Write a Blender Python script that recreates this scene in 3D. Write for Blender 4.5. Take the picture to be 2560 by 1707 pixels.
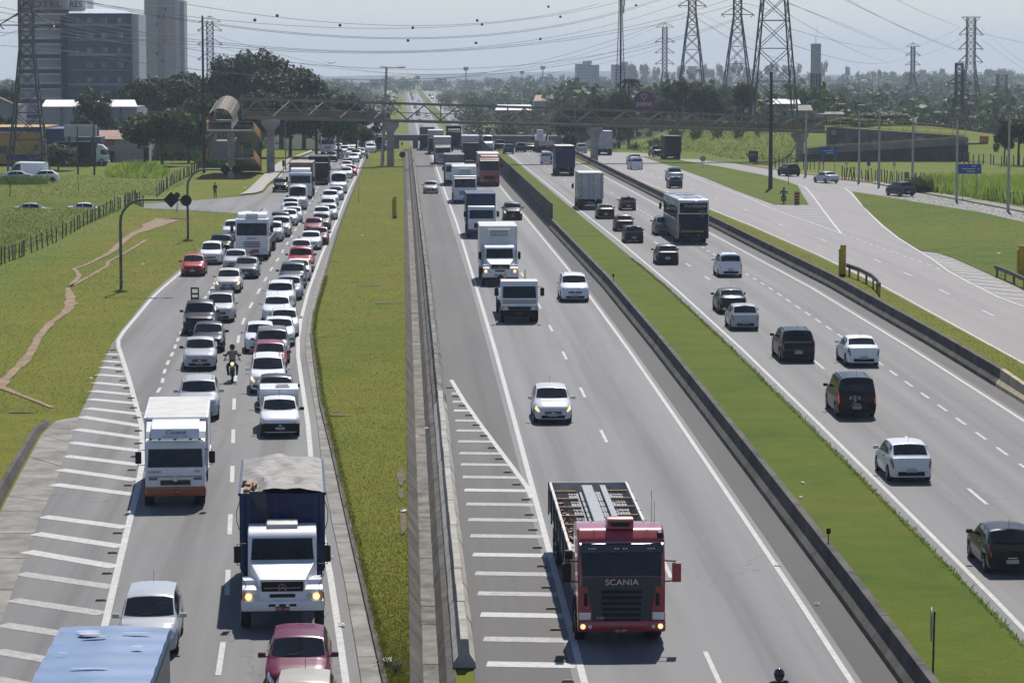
import bpy, bmesh, math, random
import numpy as np
from mathutils import Vector, Matrix
for o in list(bpy.data.objects): bpy.data.objects.remove(o)
scene = bpy.context.scene
COL = scene.collection
random.seed(7); RNG = np.random.default_rng(7)

HAZE = 0.000155
# ---------------------------------------------------------------- camera
FPX, CX, CY, YH, XV, CAMZ = 7184.0, 1280.0, 853.5, 169.0, 1005.0, 14.6
PITCH = math.atan((CY - YH) / FPX)
YAW = math.atan((CX - XV) / (FPX / math.cos(PITCH)))
FWD = Vector((math.sin(YAW)*math.cos(PITCH), math.cos(YAW)*math.cos(PITCH), -math.sin(PITCH)))
RGT = Vector((math.cos(YAW), -math.sin(YAW), 0))
UPV = RGT.cross(FWD)
cam_d = bpy.data.cameras.new('camera'); cam = bpy.data.objects.new('camera', cam_d); COL.objects.link(cam)
cam.matrix_world = Matrix(((RGT.x, UPV.x, -FWD.x, 0), (RGT.y, UPV.y, -FWD.y, 0), (RGT.z, UPV.z, -FWD.z, CAMZ), (0, 0, 0, 1)))
cam_d.sensor_width = 36; cam_d.sensor_fit = 'HORIZONTAL'; cam_d.lens = FPX/2560*36
cam_d.clip_start = 1; cam_d.clip_end = 60000
scene.camera = cam
# ---------------------------------------------------------------- sky and sun (sun ahead, a little right, high)
SUN = Vector((0.14, 0.80, 1.0)).normalized()
SUN_EL = math.asin(SUN.z); SUN_AZ = math.atan2(SUN.x, SUN.y)
w = bpy.data.worlds.new('World'); scene.world = w; w.use_nodes = True
wn = w.node_tree.nodes; wl = w.node_tree.links
sky = wn.new('ShaderNodeTexSky'); sky.sky_type = 'NISHITA'; sky.sun_disc = False
sky.sun_elevation = SUN_EL; sky.sun_rotation = SUN_AZ
sky.altitude = 600; sky.air_density = 1.0; sky.dust_density = 0.15; sky.ozone_density = 2.5
tint = wn.new('ShaderNodeMix'); tint.data_type = 'RGBA'; tint.blend_type = 'MULTIPLY'; tint.inputs[0].default_value = 1.0; tint.inputs[7].default_value = (1.0,.965,1.03,1)
wl.new(sky.outputs[0], tint.inputs[6]); wl.new(tint.outputs[2], wn['Background'].inputs[0]); wn['Background'].inputs[1].default_value = 0.08
sl = bpy.data.lights.new('sun', 'SUN'); sl.energy = 4.6; sl.angle = math.radians(0.53); sl.color = (1.0, 0.955, 0.89)
so = bpy.data.objects.new('sun', sl); COL.objects.link(so)
so.rotation_mode = 'QUATERNION'; so.rotation_quaternion = (-SUN).to_track_quat('-Z', 'Y')
vs = scene.view_settings; vs.view_transform = 'Standard'; vs.look = 'None'; vs.exposure = 0.12; vs.gamma = 1.0
vs.use_curve_mapping = False
scene.cycles.use_denoising = True
scene.cycles.max_bounces = 6; scene.cycles.diffuse_bounces = 2; scene.cycles.glossy_bounces = 3
scene.cycles.volume_bounces = 0; scene.cycles.transparent_max_bounces = 6
scene.cycles.sample_clamp_indirect = 4.0

# ---------------------------------------------------------------- the lie of the land
ZK_Y = [-400, 20, 60, 76, 86, 97, 110, 127, 152, 190, 520, 560, 600, 650, 2500, 5000, 14000]
ZK_Z = [-4, -3.35, -2.3, -1.83, -1.56, -1.32, -1.07, -.77, -.38, 0, 0, -1.3, -4.2, -5.6, -6, -22, -62]
from bisect import bisect_right
SEG = [(ZK_Y[i], ZK_Y[i+1], ZK_Z[i], (ZK_Z[i+1]-ZK_Z[i])/(ZK_Y[i+1]-ZK_Y[i])) for i in range(len(ZK_Y)-1)]
def zp(y):
    i = min(max(bisect_right(ZK_Y, y)-1, 0), len(SEG)-1); g = SEG[i]; return g[2] + (y-g[0])*g[3]
def ray(x, y): return FWD + RGT*((x-CX)/FPX) - UPV*((y-CY)/FPX)
def P(x, y, dz=0.0):
    """ground point seen at photograph pixel x, y"""
    r = ray(x, y)
    for y0, y1, z0, k in SEG[1:]:
        den = r.z - k*r.y
        if den >= 0: continue
        t = (z0 - y0*k - CAMZ + dz)/den
        if y0 - 1e-6 <= t*r.y <= y1 + 1e-6: return Vector((t*r.x, t*r.y, CAMZ + t*r.z))
    t = 14000/r.y; return Vector((t*r.x, t*r.y, CAMZ + t*r.z))
def AT(x, y, d):
    """point at depth d metres (along the road axis) seen at pixel x, y"""
    r = ray(x, y); t = d/r.y
    return Vector((r.x*t, d, CAMZ + r.z*t))

# ---------------------------------------------------------------- materials
MATS = {}
def _nodes(name):
    m = bpy.data.materials.new(name); m.use_nodes = True
    nt = m.node_tree; return m, nt, nt.nodes['Principled BSDF']
def mixrgb(nt, fac, a, b, mode='MIX'):
    n = nt.nodes.new('ShaderNodeMix'); n.data_type = 'RGBA'; n.blend_type = mode
    for s, v in ((n.inputs[0], fac), (n.inputs[6], a), (n.inputs[7], b)):
        if hasattr(v, 'links'): nt.links.new(v, s)
        elif isinstance(v, (tuple, list)): s.default_value = (*v[:3], 1)
        else: s.default_value = v
    return n.outputs[2]
def noise(nt, vec, scale, detail=4, rough=.55, dist=0):
    n = nt.nodes.new('ShaderNodeTexNoise'); n.inputs['Scale'].default_value = scale
    n.inputs['Detail'].default_value = detail; n.inputs['Roughness'].default_value = rough
    n.inputs['Distortion'].default_value = dist
    if vec is not None: nt.links.new(vec, n.inputs['Vector'])
    return n.outputs['Fac']
def ramp(nt, fac, stops):
    n = nt.nodes.new('ShaderNodeValToRGB'); cr = n.color_ramp
    while len(cr.elements) < len(stops): cr.elements.new(0.5)
    for e, (p, c) in zip(cr.elements, stops):
        e.position = p; e.color = (*c, 1) if isinstance(c, tuple) else (c, c, c, 1)
    nt.links.new(fac, n.inputs[0]); return n.outputs[0]
def coords(nt, kind='Object', scale=None):
    if kind == 'World':
        out = nt.nodes.new('ShaderNodeNewGeometry').outputs['Position']
    else:
        out = nt.nodes.new('ShaderNodeTexCoord').outputs[kind]
    if scale:
        mp = nt.nodes.new('ShaderNodeMapping'); mp.inputs['Scale'].default_value = scale
        nt.links.new(out, mp.inputs[0]); out = mp.outputs[0]
    return out
def bump(nt, bs, height, strength=.3, dist=.02):
    b = nt.nodes.new('ShaderNodeBump'); b.inputs['Strength'].default_value = strength; b.inputs['Distance'].default_value = dist
    nt.links.new(height, b.inputs['Height']); nt.links.new(b.outputs[0], bs.inputs['Normal'])
def mat(name, col=(.5,.5,.5), rough=.6, metal=0.0, var=.12, scale=3.0, kind='Object', coat=0, emit=None, spec=.5, bmp=0, stretch=None):
    if name in MATS: return MATS[name]
    m, nt, bs = _nodes(name)
    bs.inputs['Roughness'].default_value = rough; bs.inputs['Metallic'].default_value = metal
    bs.inputs['Specular IOR Level'].default_value = spec
    if var > 0:
        v = coords(nt, kind, stretch); n = noise(nt, v, scale, 5, .6)
        lo = tuple(c*(1-var*1.6) for c in col); hi = tuple(min(1, c*(1+var)) for c in col)
        nt.links.new(ramp(nt, n, [(.3, lo), (.7, hi)]), bs.inputs['Base Color'])
        if bmp: bump(nt, bs, n, bmp, .03)
    else: bs.inputs['Base Color'].default_value = (*col, 1)
    if coat:
        bs.inputs['Coat Weight'].default_value = coat; bs.inputs['Coat Roughness'].default_value = .04
    if emit:
        bs.inputs['Emission Color'].default_value = (*emit[0], 1); bs.inputs['Emission Strength'].default_value = emit[1]
    MATS[name] = m; return m

# car paint takes each body's own colour
def paint():
    m, nt, bs = _nodes('car_paint')
    oi = nt.nodes.new('ShaderNodeObjectInfo'); v = coords(nt)
    n = noise(nt, v, 2.2, 5, .6)
    c = mixrgb(nt, ramp(nt, n, [(.35, 1.0), (.75, .975)]), (.13,.12,.105), oi.outputs['Color'])
    sep = nt.nodes.new('ShaderNodeSeparateXYZ'); nt.links.new(v, sep.inputs[0])
    low = nt.nodes.new('ShaderNodeMapRange'); low.inputs[1].default_value = .15; low.inputs[2].default_value = .55
    low.inputs[3].default_value = .10; low.inputs[4].default_value = 0
    nt.links.new(sep.outputs[2], low.inputs[0])          # road dust on the sills
    c = mixrgb(nt, low.outputs[0], c, (.06,.056,.05))
    nt.links.new(c, bs.inputs['Base Color'])
    bs.inputs['Roughness'].default_value = .34; bs.inputs['Specular IOR Level'].default_value = .15; bs.inputs['Coat Weight'].default_value = .30; bs.inputs['Coat Roughness'].default_value = .06
    MATS['paint'] = m; return m
PAINT = paint()
def glass_mat():
    m, nt, bs = _nodes('tinted_glass')
    oi = nt.nodes.new('ShaderNodeTexCoord')
    n = noise(nt, oi.outputs['Object'], 1.6, 2)
    nt.links.new(ramp(nt, n, [(.3,(.006,.008,.010)),(.7,(.018,.023,.026))]), bs.inputs['Base Color'])
    bs.inputs['Roughness'].default_value = .06; bs.inputs['Specular IOR Level'].default_value = .5
    MATS['glass'] = m; return m
GLASS = glass_mat()
M_BLACK = mat('black_plastic', (.010,.010,.011), .55, spec=.25, var=.2)
M_TYRE = mat('tyre_rubber', (.022,.021,.02), .85, var=.25)
M_RIM = mat('alloy_rim', (.45,.45,.46), .35, .8, var=.15)
M_CHROME = mat('chrome', (.62,.62,.64), .18, 1, var=.05)
M_LAMP = mat('headlight_glass', (.72,.74,.76), .12, .3, var=.1, coat=1)
M_LAMP_ON = mat('headlight_lit', (.9,.7,.4), .2, var=0, emit=((1,.72,.34), 1.1))
M_LAMP_AMBER = mat('indicator_lens', (.85,.32,.05), .25, var=.1)
M_TAIL = mat('taillight_lens', (.30,.012,.012), .18, var=.2, coat=1)
M_TAIL_ON = mat('brake_light_lit', (.6,.05,.02), .25, var=0, emit=((1,.10,.04), .28))
M_PLATE = mat('grey_plate', (.42,.42,.43), .45, var=.15, scale=30)
M_PLATE_RED = mat('red_plate', (.17,.012,.018), .45, var=.15, scale=30)
M_WHITE = mat('white_enamel', (.82,.83,.84), .35, var=.07, coat=.6)
M_METALG = mat('grey_steel', (.24,.25,.25), .5, .5, var=.2)
M_DARKSTEEL = mat('dark_steel', (.055,.055,.06), .55, .3, var=.25)
M_CONC = mat('weathered_concrete', (.255,.24,.21), .9, var=.28, scale=.9, kind='World', bmp=.25)
M_CONC_L = mat('pale_concrete', (.40,.375,.33), .9, var=.2, scale=1.3, kind='World', bmp=.2)
M_CONC_D = mat('sooty_shaded_concrete', (.085,.075,.062), .9, var=.4, scale=.7, kind='World', bmp=.3)  # soot on the barriers; painted shade on the kerb and low wall
M_YELLOW = mat('yellow_road_paint', (.52,.33,.015), .55, var=.2)
M_ORANGE = mat('orange_panel', (.52,.22,.02), .6, var=.2)

# ---------------------------------------------------------------- mesh helpers
class MB:
    def __init__(s): s.v = []; s.f = []
    def add(s, vs, fs):
        b = len(s.v); s.v += [tuple(v) for v in vs]; s.f += [tuple(i+b for i in f) for f in fs]; return s
    def box(s, c, d, top=None):
        x, y, z = c; a, b, h = d[0]/2, d[1]/2, d[2]/2; ta, tb = (a, b) if top is None else (top[0]/2, top[1]/2)
        return s.add([(x-a,y-b,z-h),(x+a,y-b,z-h),(x+a,y+b,z-h),(x-a,y+b,z-h),(x-ta,y-tb,z+h),(x+ta,y-tb,z+h),(x+ta,y+tb,z+h),(x-ta,y+tb,z+h)],
                     [(3,2,1,0),(4,5,6,7),(0,1,5,4),(1,2,6,5),(2,3,7,6),(3,0,4,7)])
    def bar(s, p, q, w, h=None):
        p = Vector(p); q = Vector(q); h = h or w; d = (q-p)
        if d.length < 1e-6: return s
        d.normalize(); up = Vector((0,0,1)) if abs(d.z) < .95 else Vector((0,1,0))
        r = d.cross(up).normalized(); u = r.cross(d)
        vs = [a + r*(sx*w/2) + u*(sz*h/2) for a in (p, q) for sx, sz in ((-1,-1),(1,-1),(1,1),(-1,1))]
        return s.add(vs, [(3,2,1,0),(4,5,6,7),(0,1,5,4),(1,2,6,5),(2,3,7,6),(3,0,4,7)])
    def tube(s, pts, r, n=6, r2=None):
        pts = [Vector(p) for p in pts]; m = len(pts); rings = []
        for i, p in enumerate(pts):
            d = (pts[min(i+1,m-1)] - pts[max(i-1,0)]).normalized()
            up = Vector((0,0,1)) if abs(d.z) < .9 else Vector((0,1,0))
            a = d.cross(up).normalized(); b = a.cross(d)
            rr = r if r2 is None else r + (r2-r)*i/(m-1)
            rings.append([p + (a*math.cos(k*2*math.pi/n) + b*math.sin(k*2*math.pi/n))*rr for k in range(n)])
        fs = [(i*n+k, i*n+(k+1)%n, (i+1)*n+(k+1)%n, (i+1)*n+k) for i in range(m-1) for k in range(n)]
        fs += [tuple(range(n))[::-1], tuple((m-1)*n+k for k in range(n))]
        return s.add([v for g in rings for v in g], fs)
    def cyl(s, c, r, h, axis='z', n=16, r2=None):
        c = Vector(c); d = {'x': Vector((1,0,0)), 'y': Vector((0,1,0)), 'z': Vector((0,0,1))}[axis]
        return s.tube([c - d*h/2, c + d*h/2], r, n, r2)
    def lathe(s, prof, c=(0,0,0), axis='x', n=18):
        m = len(prof); vs = []
        for (r, t) in prof:
            for k in range(n):
                a = 2*math.pi*k/n; p = {'x': (t, r*math.cos(a), r*math.sin(a)), 'z': (r*math.cos(a), r*math.sin(a), t), 'y': (r*math.cos(a), t, r*math.sin(a))}[axis]
                vs.append((p[0]+c[0], p[1]+c[1], p[2]+c[2]))
        fs = [(i*n+k, i*n+(k+1)%n, (i+1)*n+(k+1)%n, (i+1)*n+k) for i in range(m-1) for k in range(n)]
        return s.add(vs, fs)
    def prism(s, poly, x0, x1, axis='x'):
        n = len(poly)
        mk = {'x': lambda t,a,b: (t,a,b), 'y': lambda t,a,b: (a,t,b), 'z': lambda t,a,b: (a,b,t)}[axis]
        vs = [mk(x0,a,b) for a,b in poly] + [mk(x1,a,b) for a,b in poly]
        return s.add(vs, [tuple(range(n))[::-1], tuple(range(n,2*n))] + [(i,(i+1)%n,n+(i+1)%n,n+i) for i in range(n)])
    def quad(s, a, b, c, d): return s.add([a,b,c,d], [(0,1,2,3)])
    def grid(s, rows):
        n = len(rows[0]); return s.add([p for r in rows for p in r], [(i*n+j, i*n+j+1, (i+1)*n+j+1, (i+1)*n+j) for i in range(len(rows)-1) for j in range(n-1)])
    def mesh(s, name, bevel=0, smooth=None, recalc=True, seg=2):
        me = bpy.data.meshes.new(name); me.from_pydata(s.v, [], s.f)
        if bevel or recalc:
            bm = bmesh.new(); bm.from_mesh(me)
            if bevel: bmesh.ops.remove_doubles(bm, verts=bm.verts, dist=1e-5)
            bmesh.ops.recalc_face_normals(bm, faces=bm.faces)
            if bevel:
                es = [e for e in bm.edges if len(e.link_faces) == 2 and e.calc_face_angle(0) > .5]
                bmesh.ops.bevel(bm, geom=es, offset=bevel, segments=seg, profile=.7, affect='EDGES', clamp_overlap=True)
            bm.to_mesh(me); bm.free()
        if smooth:
            me.polygons.foreach_set('use_smooth', [True]*len(me.polygons)); me.set_sharp_from_angle(angle=math.radians(smooth))
        return me
    def build(s, name, m, parent=None, bevel=0, smooth=None, color=None, recalc=True, seg=2):
        return obj(name, s.mesh(name, bevel, smooth, recalc, seg), m, parent, color)
def obj(name, me, m, parent=None, color=None):
    if m is not None and len(me.materials) == 0: me.materials.append(m)
    o = bpy.data.objects.new(name, me); COL.objects.link(o)
    if parent is not None: o.parent = parent
    if color is not None: o.color = (*color, 1)
    return o
def empty(name, loc=(0,0,0), rz=0):
    o = bpy.data.objects.new(name, None); COL.objects.link(o); o.location = loc; o.rotation_euler.z = rz
    o.empty_display_size = .3; return o
def tag(o, label, cat, group=None):
    o['label'] = label; o['category'] = cat
    if group: o['group'] = group
    return o
def struct(o): o['kind'] = 'structure'; return o
def text(name, s, m, parent, loc, size, rot=(math.pi/2,0,0), ext=.004, align='CENTER', shear=0, sx=1):
    c = bpy.data.curves.new(name, 'FONT'); c.body = s; c.size = size; c.extrude = ext; c.align_x = align; c.align_y = 'CENTER'; c.shear = shear
    c.materials.append(m); t_ = bpy.data.objects.new(name, c); COL.objects.link(t_); bpy.context.view_layer.update()
    me = bpy.data.meshes.new_from_object(t_.evaluated_get(bpy.context.evaluated_depsgraph_get())); bpy.data.objects.remove(t_)
    o = bpy.data.objects.new(name, me); COL.objects.link(o)
    if len(me.materials) == 0: me.materials.append(m)
    o.parent = parent; o.location = loc; o.rotation_euler = rot; o.scale = (sx,1,1); return o
def soft(name, pts, m, zoff, parent=None, kind=True, edge=0):
    """a sheet on the ground with the outline pts (x, y), following the lie of the land"""
    bm = bmesh.new(); vs = [bm.verts.new((p[0], p[1], 0)) for p in pts]; bm.faces.new(vs)
    ys = [p[1] for p in pts]
    for k in ZK_Y:
        if min(ys) < k < max(ys):
            bmesh.ops.bisect_plane(bm, geom=bm.verts[:]+bm.edges[:]+bm.faces[:], plane_co=(0,k,0), plane_no=(0,1,0))
    bmesh.ops.triangulate(bm, faces=bm.faces)
    for v in bm.verts: v.co.z = zp(v.co.y) + zoff
    bmesh.ops.recalc_face_normals(bm, faces=bm.faces)
    for f_ in bm.faces:
        if f_.normal.z < 0: f_.normal_flip()
    me = bpy.data.meshes.new(name); bm.to_mesh(me); bm.free()
    o = obj(name, me, m, parent)
    if parent is None and kind: struct(o)
    return o
def stripe(name, line, width, m, zoff, parent):
    """a painted line following points (x, y)"""
    pts = [Vector((p[0], p[1], 0)) for p in line]; L = []; R_ = []
    for i, p in enumerate(pts):
        d = (pts[min(i+1,len(pts)-1)] - pts[max(i-1,0)]).normalized(); n = Vector((d.y, -d.x, 0))*width/2
        L.append((p-n)[:2]); R_.append((p+n)[:2])
    return soft(name, L + R_[::-1], m, zoff, parent)
def interp(line, y):
    p = line[0]
    if y <= p[1]: return p[0]
    for q in line[1:]:
        if y <= q[1]: return p[0] + (q[0]-p[0])*(y-p[1])/(q[1]-p[1]) if q[1] > p[1] else q[0]
        p = q
    return p[0]
def PX(*pts): return [tuple(P(*p)[:2]) for p in pts]
# ================================================================ ground, roads, markings
def grass_mat(name, tones, brown=.35, far=False):
    m, nt, bs = _nodes(name); v = coords(nt, 'World')
    big = noise(nt, v, .035, 3, .5, .6); mid = noise(nt, v, .38, 5, .62, .4); fine = noise(nt, v, 7.0, 4, .7)
    a = ramp(nt, mid, [(.30, tones[0]), (.52, tones[1]), (.74, tones[2])])
    b = ramp(nt, mid, [(.30, tones[1]), (.55, tones[2]), (.78, tones[3])])
    c = mixrgb(nt, ramp(nt, big, [(.36, 0.0), (.66, 1.0)]), a, b)
    dry = noise(nt, v, .14, 6, .7, 1.2)
    c = mixrgb(nt, ramp(nt, dry, [(.60, 0.0), (.74, brown)]), c, (.17,.115,.055))
    c = mixrgb(nt, ramp(nt, fine, [(.25, .45), (.75, 0.0)]), c, mixrgb(nt, .4, c, (.02,.03,.01)))
    hue = noise(nt, v, .09, 4, .6, .8); c = mixrgb(nt, ramp(nt, hue, [(.42,0.0),(.7,.5)]), c, tones[3]); nt.links.new(c, bs.inputs['Base Color']); bs.inputs['Roughness'].default_value = .95; bs.inputs['Specular IOR Level'].default_value = .12
    bump(nt, bs, fine, .9, .06); MATS[name] = m; return m
G_OLIVE = grass_mat('verge_grass', [(.095,.135,.009), (.135,.165,.013), (.175,.182,.018), (.20,.165,.03)], .5)
G_GREEN = grass_mat('median_grass', [(.062,.108,.008), (.090,.138,.011), (.125,.155,.015), (.155,.15,.024)], .3)
G_FIELD = grass_mat('field_grass', [(.09,.14,.012), (.125,.17,.018), (.16,.185,.025), (.18,.17,.035)], .4)
G_WOOD = grass_mat('woodland_floor', [(.022,.036,.012), (.032,.048,.015), (.045,.060,.018), (.06,.07,.024)], .2)

def asphalt(name, col, streak=.42, patch=.12, lane=None):
    m, nt, bs = _nodes(name); v = coords(nt, 'World')
    vs_ = coords(nt, 'World', (.75, .012, .0)); st = noise(nt, vs_, 1.0, 4, .6)
    pt = noise(nt, coords(nt, 'World', (.25,.05,.1)), 1.0, 4, .65, .5); gr = noise(nt, v, 34, 3, .7)
    dk = tuple(c*(1-streak*1.5) for c in col); lt = tuple(c*(1+streak*.7) for c in col)
    c = ramp(nt, st, [(.28, dk), (.5, col), (.72, lt)])
    c = mixrgb(nt, ramp(nt, pt, [(.35, patch), (.65, 0.0)]), c, tuple(x*.45 for x in col))
    c = mixrgb(nt, ramp(nt, gr, [(.3, .35), (.7, 0.0)]), c, tuple(x*.5 for x in col))
    oil = noise(nt, coords(nt, 'World', (1.2,.10,.1)), 1.0, 5, .7, .8)
    c = mixrgb(nt, ramp(nt, oil, [(.62, 0.0), (.78, .35)]), c, tuple(x*.4 for x in col))
    if lane:                                    # oil-darkened strip down the middle of each lane
        sx = nt.nodes.new('ShaderNodeSeparateXYZ'); nt.links.new(v, sx.inputs[0])
        def mth(op, a, b):
            n = nt.nodes.new('ShaderNodeMath'); n.operation = op
            for s_, q in zip(n.inputs, (a, b)):
                if hasattr(q, 'links'): nt.links.new(q, s_)
                else: s_.default_value = q
            return n.outputs[0]
        ph = mth('COSINE', mth('MULTIPLY', mth('SUBTRACT', sx.outputs[0], lane[0]), 2*math.pi/lane[1]), 0)
        amt = mth('MULTIPLY', mth('MAXIMUM', ph, 0.0), mth('ADD', mth('MULTIPLY', oil, .5), .02))
        c = mixrgb(nt, amt, c, tuple(x*.35 for x in col))
    vo = nt.nodes.new('ShaderNodeTexVoronoi'); vo.feature = 'DISTANCE_TO_EDGE'; vo.inputs['Scale'].default_value = 1.0
    wv = nt.nodes.new('ShaderNodeMapping'); wv.inputs['Scale'].default_value = (.16,.055,.1); nz = nt.nodes.new('ShaderNodeVectorMath'); nz.operation = 'ADD'
    n3 = nt.nodes.new('ShaderNodeTexNoise'); n3.inputs['Scale'].default_value = .8; n3.inputs['Detail'].default_value = 5; nt.links.new(v, n3.inputs['Vector']); nt.links.new(v, wv.inputs[0]); nt.links.new(wv.outputs[0], nz.inputs[0])
    sc3 = nt.nodes.new('ShaderNodeVectorMath'); sc3.operation = 'SCALE'; sc3.inputs['Scale'].default_value = .22; nt.links.new(n3.outputs['Color'], sc3.inputs[0]); nt.links.new(sc3.outputs[0], nz.inputs[1]); nt.links.new(nz.outputs[0], vo.inputs['Vector'])
    crk = ramp(nt, vo.outputs['Distance'], [(.0,.55),(.0055,.0)]); brk = ramp(nt, pt, [(.48,0.0),(.58,1.0)])
    c = mixrgb(nt, mixrgb(nt, brk, (0,0,0), crk), c, tuple(x*.3 for x in col))
    nt.links.new(c, bs.inputs['Base Color']); bs.inputs['Roughness'].default_value = .72; bs.inputs['Specular IOR Level'].default_value = .35
    bump(nt, bs, gr, .25, .01); MATS[name] = m; return m
A_LEFT = asphalt('worn_grey_asphalt', (.170,.166,.161), .42, .3); A_MID = asphalt('pale_asphalt', (.185,.183,.184), .34, .12, (6.68,3.59))
A_SHOULDER = asphalt('dark_shoulder_asphalt', (.085,.081,.077), .35, .5); A_RIGHT = asphalt('warm_grey_asphalt', (.182,.176,.172), .30, .12, (19.65,3.13))
A_SERV = asphalt('pinkish_asphalt', (.245,.226,.219), .14, .12)
def paint_mat(name, col, wear=.5):
    m, nt, bs = _nodes(name); v = coords(nt, 'World'); n = noise(nt, v, 5, 6, .75); n2 = noise(nt, v, .6, 4, .6)
    f1 = ramp(nt, n, [(.42, wear), (.58, 0.0)]); c = mixrgb(nt, f1, col, (.24,.235,.225))
    c = mixrgb(nt, ramp(nt, n2, [(.3,.4),(.7,0.0)]), c, tuple(x*.7 for x in col))
    nt.links.new(c, bs.inputs['Base Color']); bs.inputs['Roughness'].default_value = .7; MATS[name] = m; return m
W_PAINT = paint_mat('white_road_paint', (.56,.55,.52)); W_WORN = paint_mat('worn_road_paint', (.43,.41,.38), .85)
Y_PAINT = paint_mat('cream_edge_paint', (.58,.52,.40))

# --- the land
def smooth01(t): t = max(0.0, min(1.0, t)); return t*t*(3-2*t)
def hump(x, y):
    h = 0.0
    if .175 < x < 1.365 and 40 < y < 520: h -= 1.1                                  # drainage channel beside the middle barrier
    if x < -31.5 and 301 < y < 325: h -= 1.45*smooth01((-31.5-x)/3)*smooth01((y-301)/2.5)*smooth01((325-y)/5)   # sunken side street
    if x > 42 and y > 455: h += 4.2*smooth01((y-455)/60)*smooth01((x-42)/12)*smooth01((130-x)/40)*smooth01((1400-y)/500)
    if x < -22 and y > 470: h += 2.0*smooth01((y-470)/60)*smooth01((-22-x)/14)*smooth01((1400-y)/500)
    if y > 1500: h += 16*smooth01((y-1500)/2200)*smooth01((x-60)/700)
    if y > 4000: h += (34*smooth01((y-4000)/5000))*(.5+.5*math.sin(x*.0021+1.0)*math.cos(x*.0009))
    return h
def gz(x, y): return zp(y) + hump(x, y)
def terrain():
    xs = sorted(set([round(v,3) for v in list(np.arange(-64, 90, 2.2)) + [.17,.18,1.36,1.37,-31.5] + list(-64 - np.geomspace(3, 9000, 26)) + list(90 + np.geomspace(3, 9000, 26))]))
    ys = sorted(set([round(float(v),2) for v in ZK_Y + list(np.arange(24, 660, 6.5)) + [301,303.5,320,325] + list(np.geomspace(680, 14000, 50))]))
    rows = [[(x, y, gz(x, y) - .03) for x in xs] for y in ys]
    mb = MB(); mb.grid(rows); me = mb.mesh('ground', recalc=False)
    me.polygons.foreach_set('use_smooth', [True]*len(me.polygons)); me.set_sharp_from_angle(angle=math.radians(30))
    o = obj('ground', me, G_OLIVE); me.materials.append(G_FIELD); me.materials.append(G_WOOD)
    idx = []
    for p in me.polygons:
        c = p.center; idx.append(2 if (c.y > 640 and not -16 < c.x < 33) or (c.y > 470 and c.x < -30) else 1 if (c.x < -26 or (c.x > 33 and c.y > 300)) else 0)
    me.polygons.foreach_set('material_index', idx)
    return struct(o)
GROUND = terrain()

LR = PX((880,1830),(865,1707),(850,1600),(826,1440),(801,1310),(782,1200),(770,1060),(755,960),(745,890),(745,850),(752,800),(770,730),(803,640),(838,560),(866,490),(890,440),(903,405)) + [(-6.4,520),(-6.6,700),(-6.6,3000)]
KR = PX((985,1830),(960,1707),(918,1520),(895,1420),(870,1310),(830,1130),(800,1010),(785,900),(778,840),(783,790),(803,720),(828,630),(850,560),(885,470),(912,405)) + [(-5.4,520)]
LL = PX((240,1660),(263,1559),(300,1400),(329,1282),(342,1230),(357,1150),(354,1063),(322,945),(296,866),(296,850),(310,828),(334,800),(380,745),(430,700),(500,640),(560,595),(592,566))
LB = PX((-90,1800),(0,1562),(63,1395),(107,1277),(131,1230),(175,1107),(197,1041),(225,985),(258,905),(280,860),(300,830),(328,796),(372,741),(422,696),(460,664),(495,632),(540,596),(575,568),(600,545),(597,534),
        (480,526),(356,521),(359,510),(481,502),(560,495),(640,487),(659,482),(672,467),(690,450),(706,434),(727,405),(779,384),(812,374)) + [(-14.5,520),(-14.2,700),(-14.2,3000)]
MAIN_L = soft('carriageway', LB + [(-5.6,3000),(-5.6,700),(-5.6,520)] + [(x+.4, y) for x, y in LR[:-3]][::-1], A_LEFT, 0.0)
MAIN_C = soft('carriageway', [(4.55,40),(12.3,40),(12.3,2300),(4.55,2300)], A_MID, 0.0)
soft('road_shoulder', [(1.9,40),(4.55,40),(4.55,520),(4.55,3000),(2.0,3000),(2.0,520)], A_SHOULDER, 0.0)
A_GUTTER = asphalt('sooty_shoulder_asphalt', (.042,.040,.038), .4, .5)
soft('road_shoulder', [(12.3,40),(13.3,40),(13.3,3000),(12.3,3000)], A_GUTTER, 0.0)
MAIN_R = soft('carriageway', [(17.55,40),(27.5,40),(27.5,3000),(17.55,3000)], A_RIGHT, 0.0)
soft('road_shoulder', [(27.5,40),(28.4,40),(28.4,3000),(27.5,3000)], A_SHOULDER, 0.0)
SERV = soft('service_road', PX((2700,995),(2508,884),(2217,724),(2040,638),(1870,563),(1768,523),(1600,456),(1400,390),(1330,368)) + [(24.5,700),(30,700)] +
            PX((1400,372),(1480,379),(1603,383),(1701,391),(1765,402),(1838,409),(1921,423),(2038,440),(2095,450),(2180,459),(2222,468),(2287,481),(2386,499),(2560,532),(2700,560)), A_SERV, -.008)
soft('grass_island', PX((1603,391),(1701,401),(1806,418),(1907,438),(1962,452),(1995,465),(2006,487),(2022,512),(1937,512),(1839,476),(1765,446),(1702,423)), G_GREEN, .03)
soft('grass_island', PX((2131,479),(2331,512),(2455,532),(2560,556),(2700,590),(2700,790),(2560,726),(2468,683),(2386,646),(2344,632),(2301,627),(2249,594),(2211,564),(2183,539),(2158,517)), G_GREEN, .03)
soft('grass_median', [(14.05,40),(17.6,40),(17.62,152),(17.6,520),(17.6,3000),(14.05,3000)], G_GREEN, .03)
soft('grass_median', [(29.05,40),(31.75,40),(31.6,152),(31.95,190),(32.0,268),(31.5,300)] + PX((1620,464),(1420,397),(1345,373)) + [(29.05,470)], G_OLIVE, .03)
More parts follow.
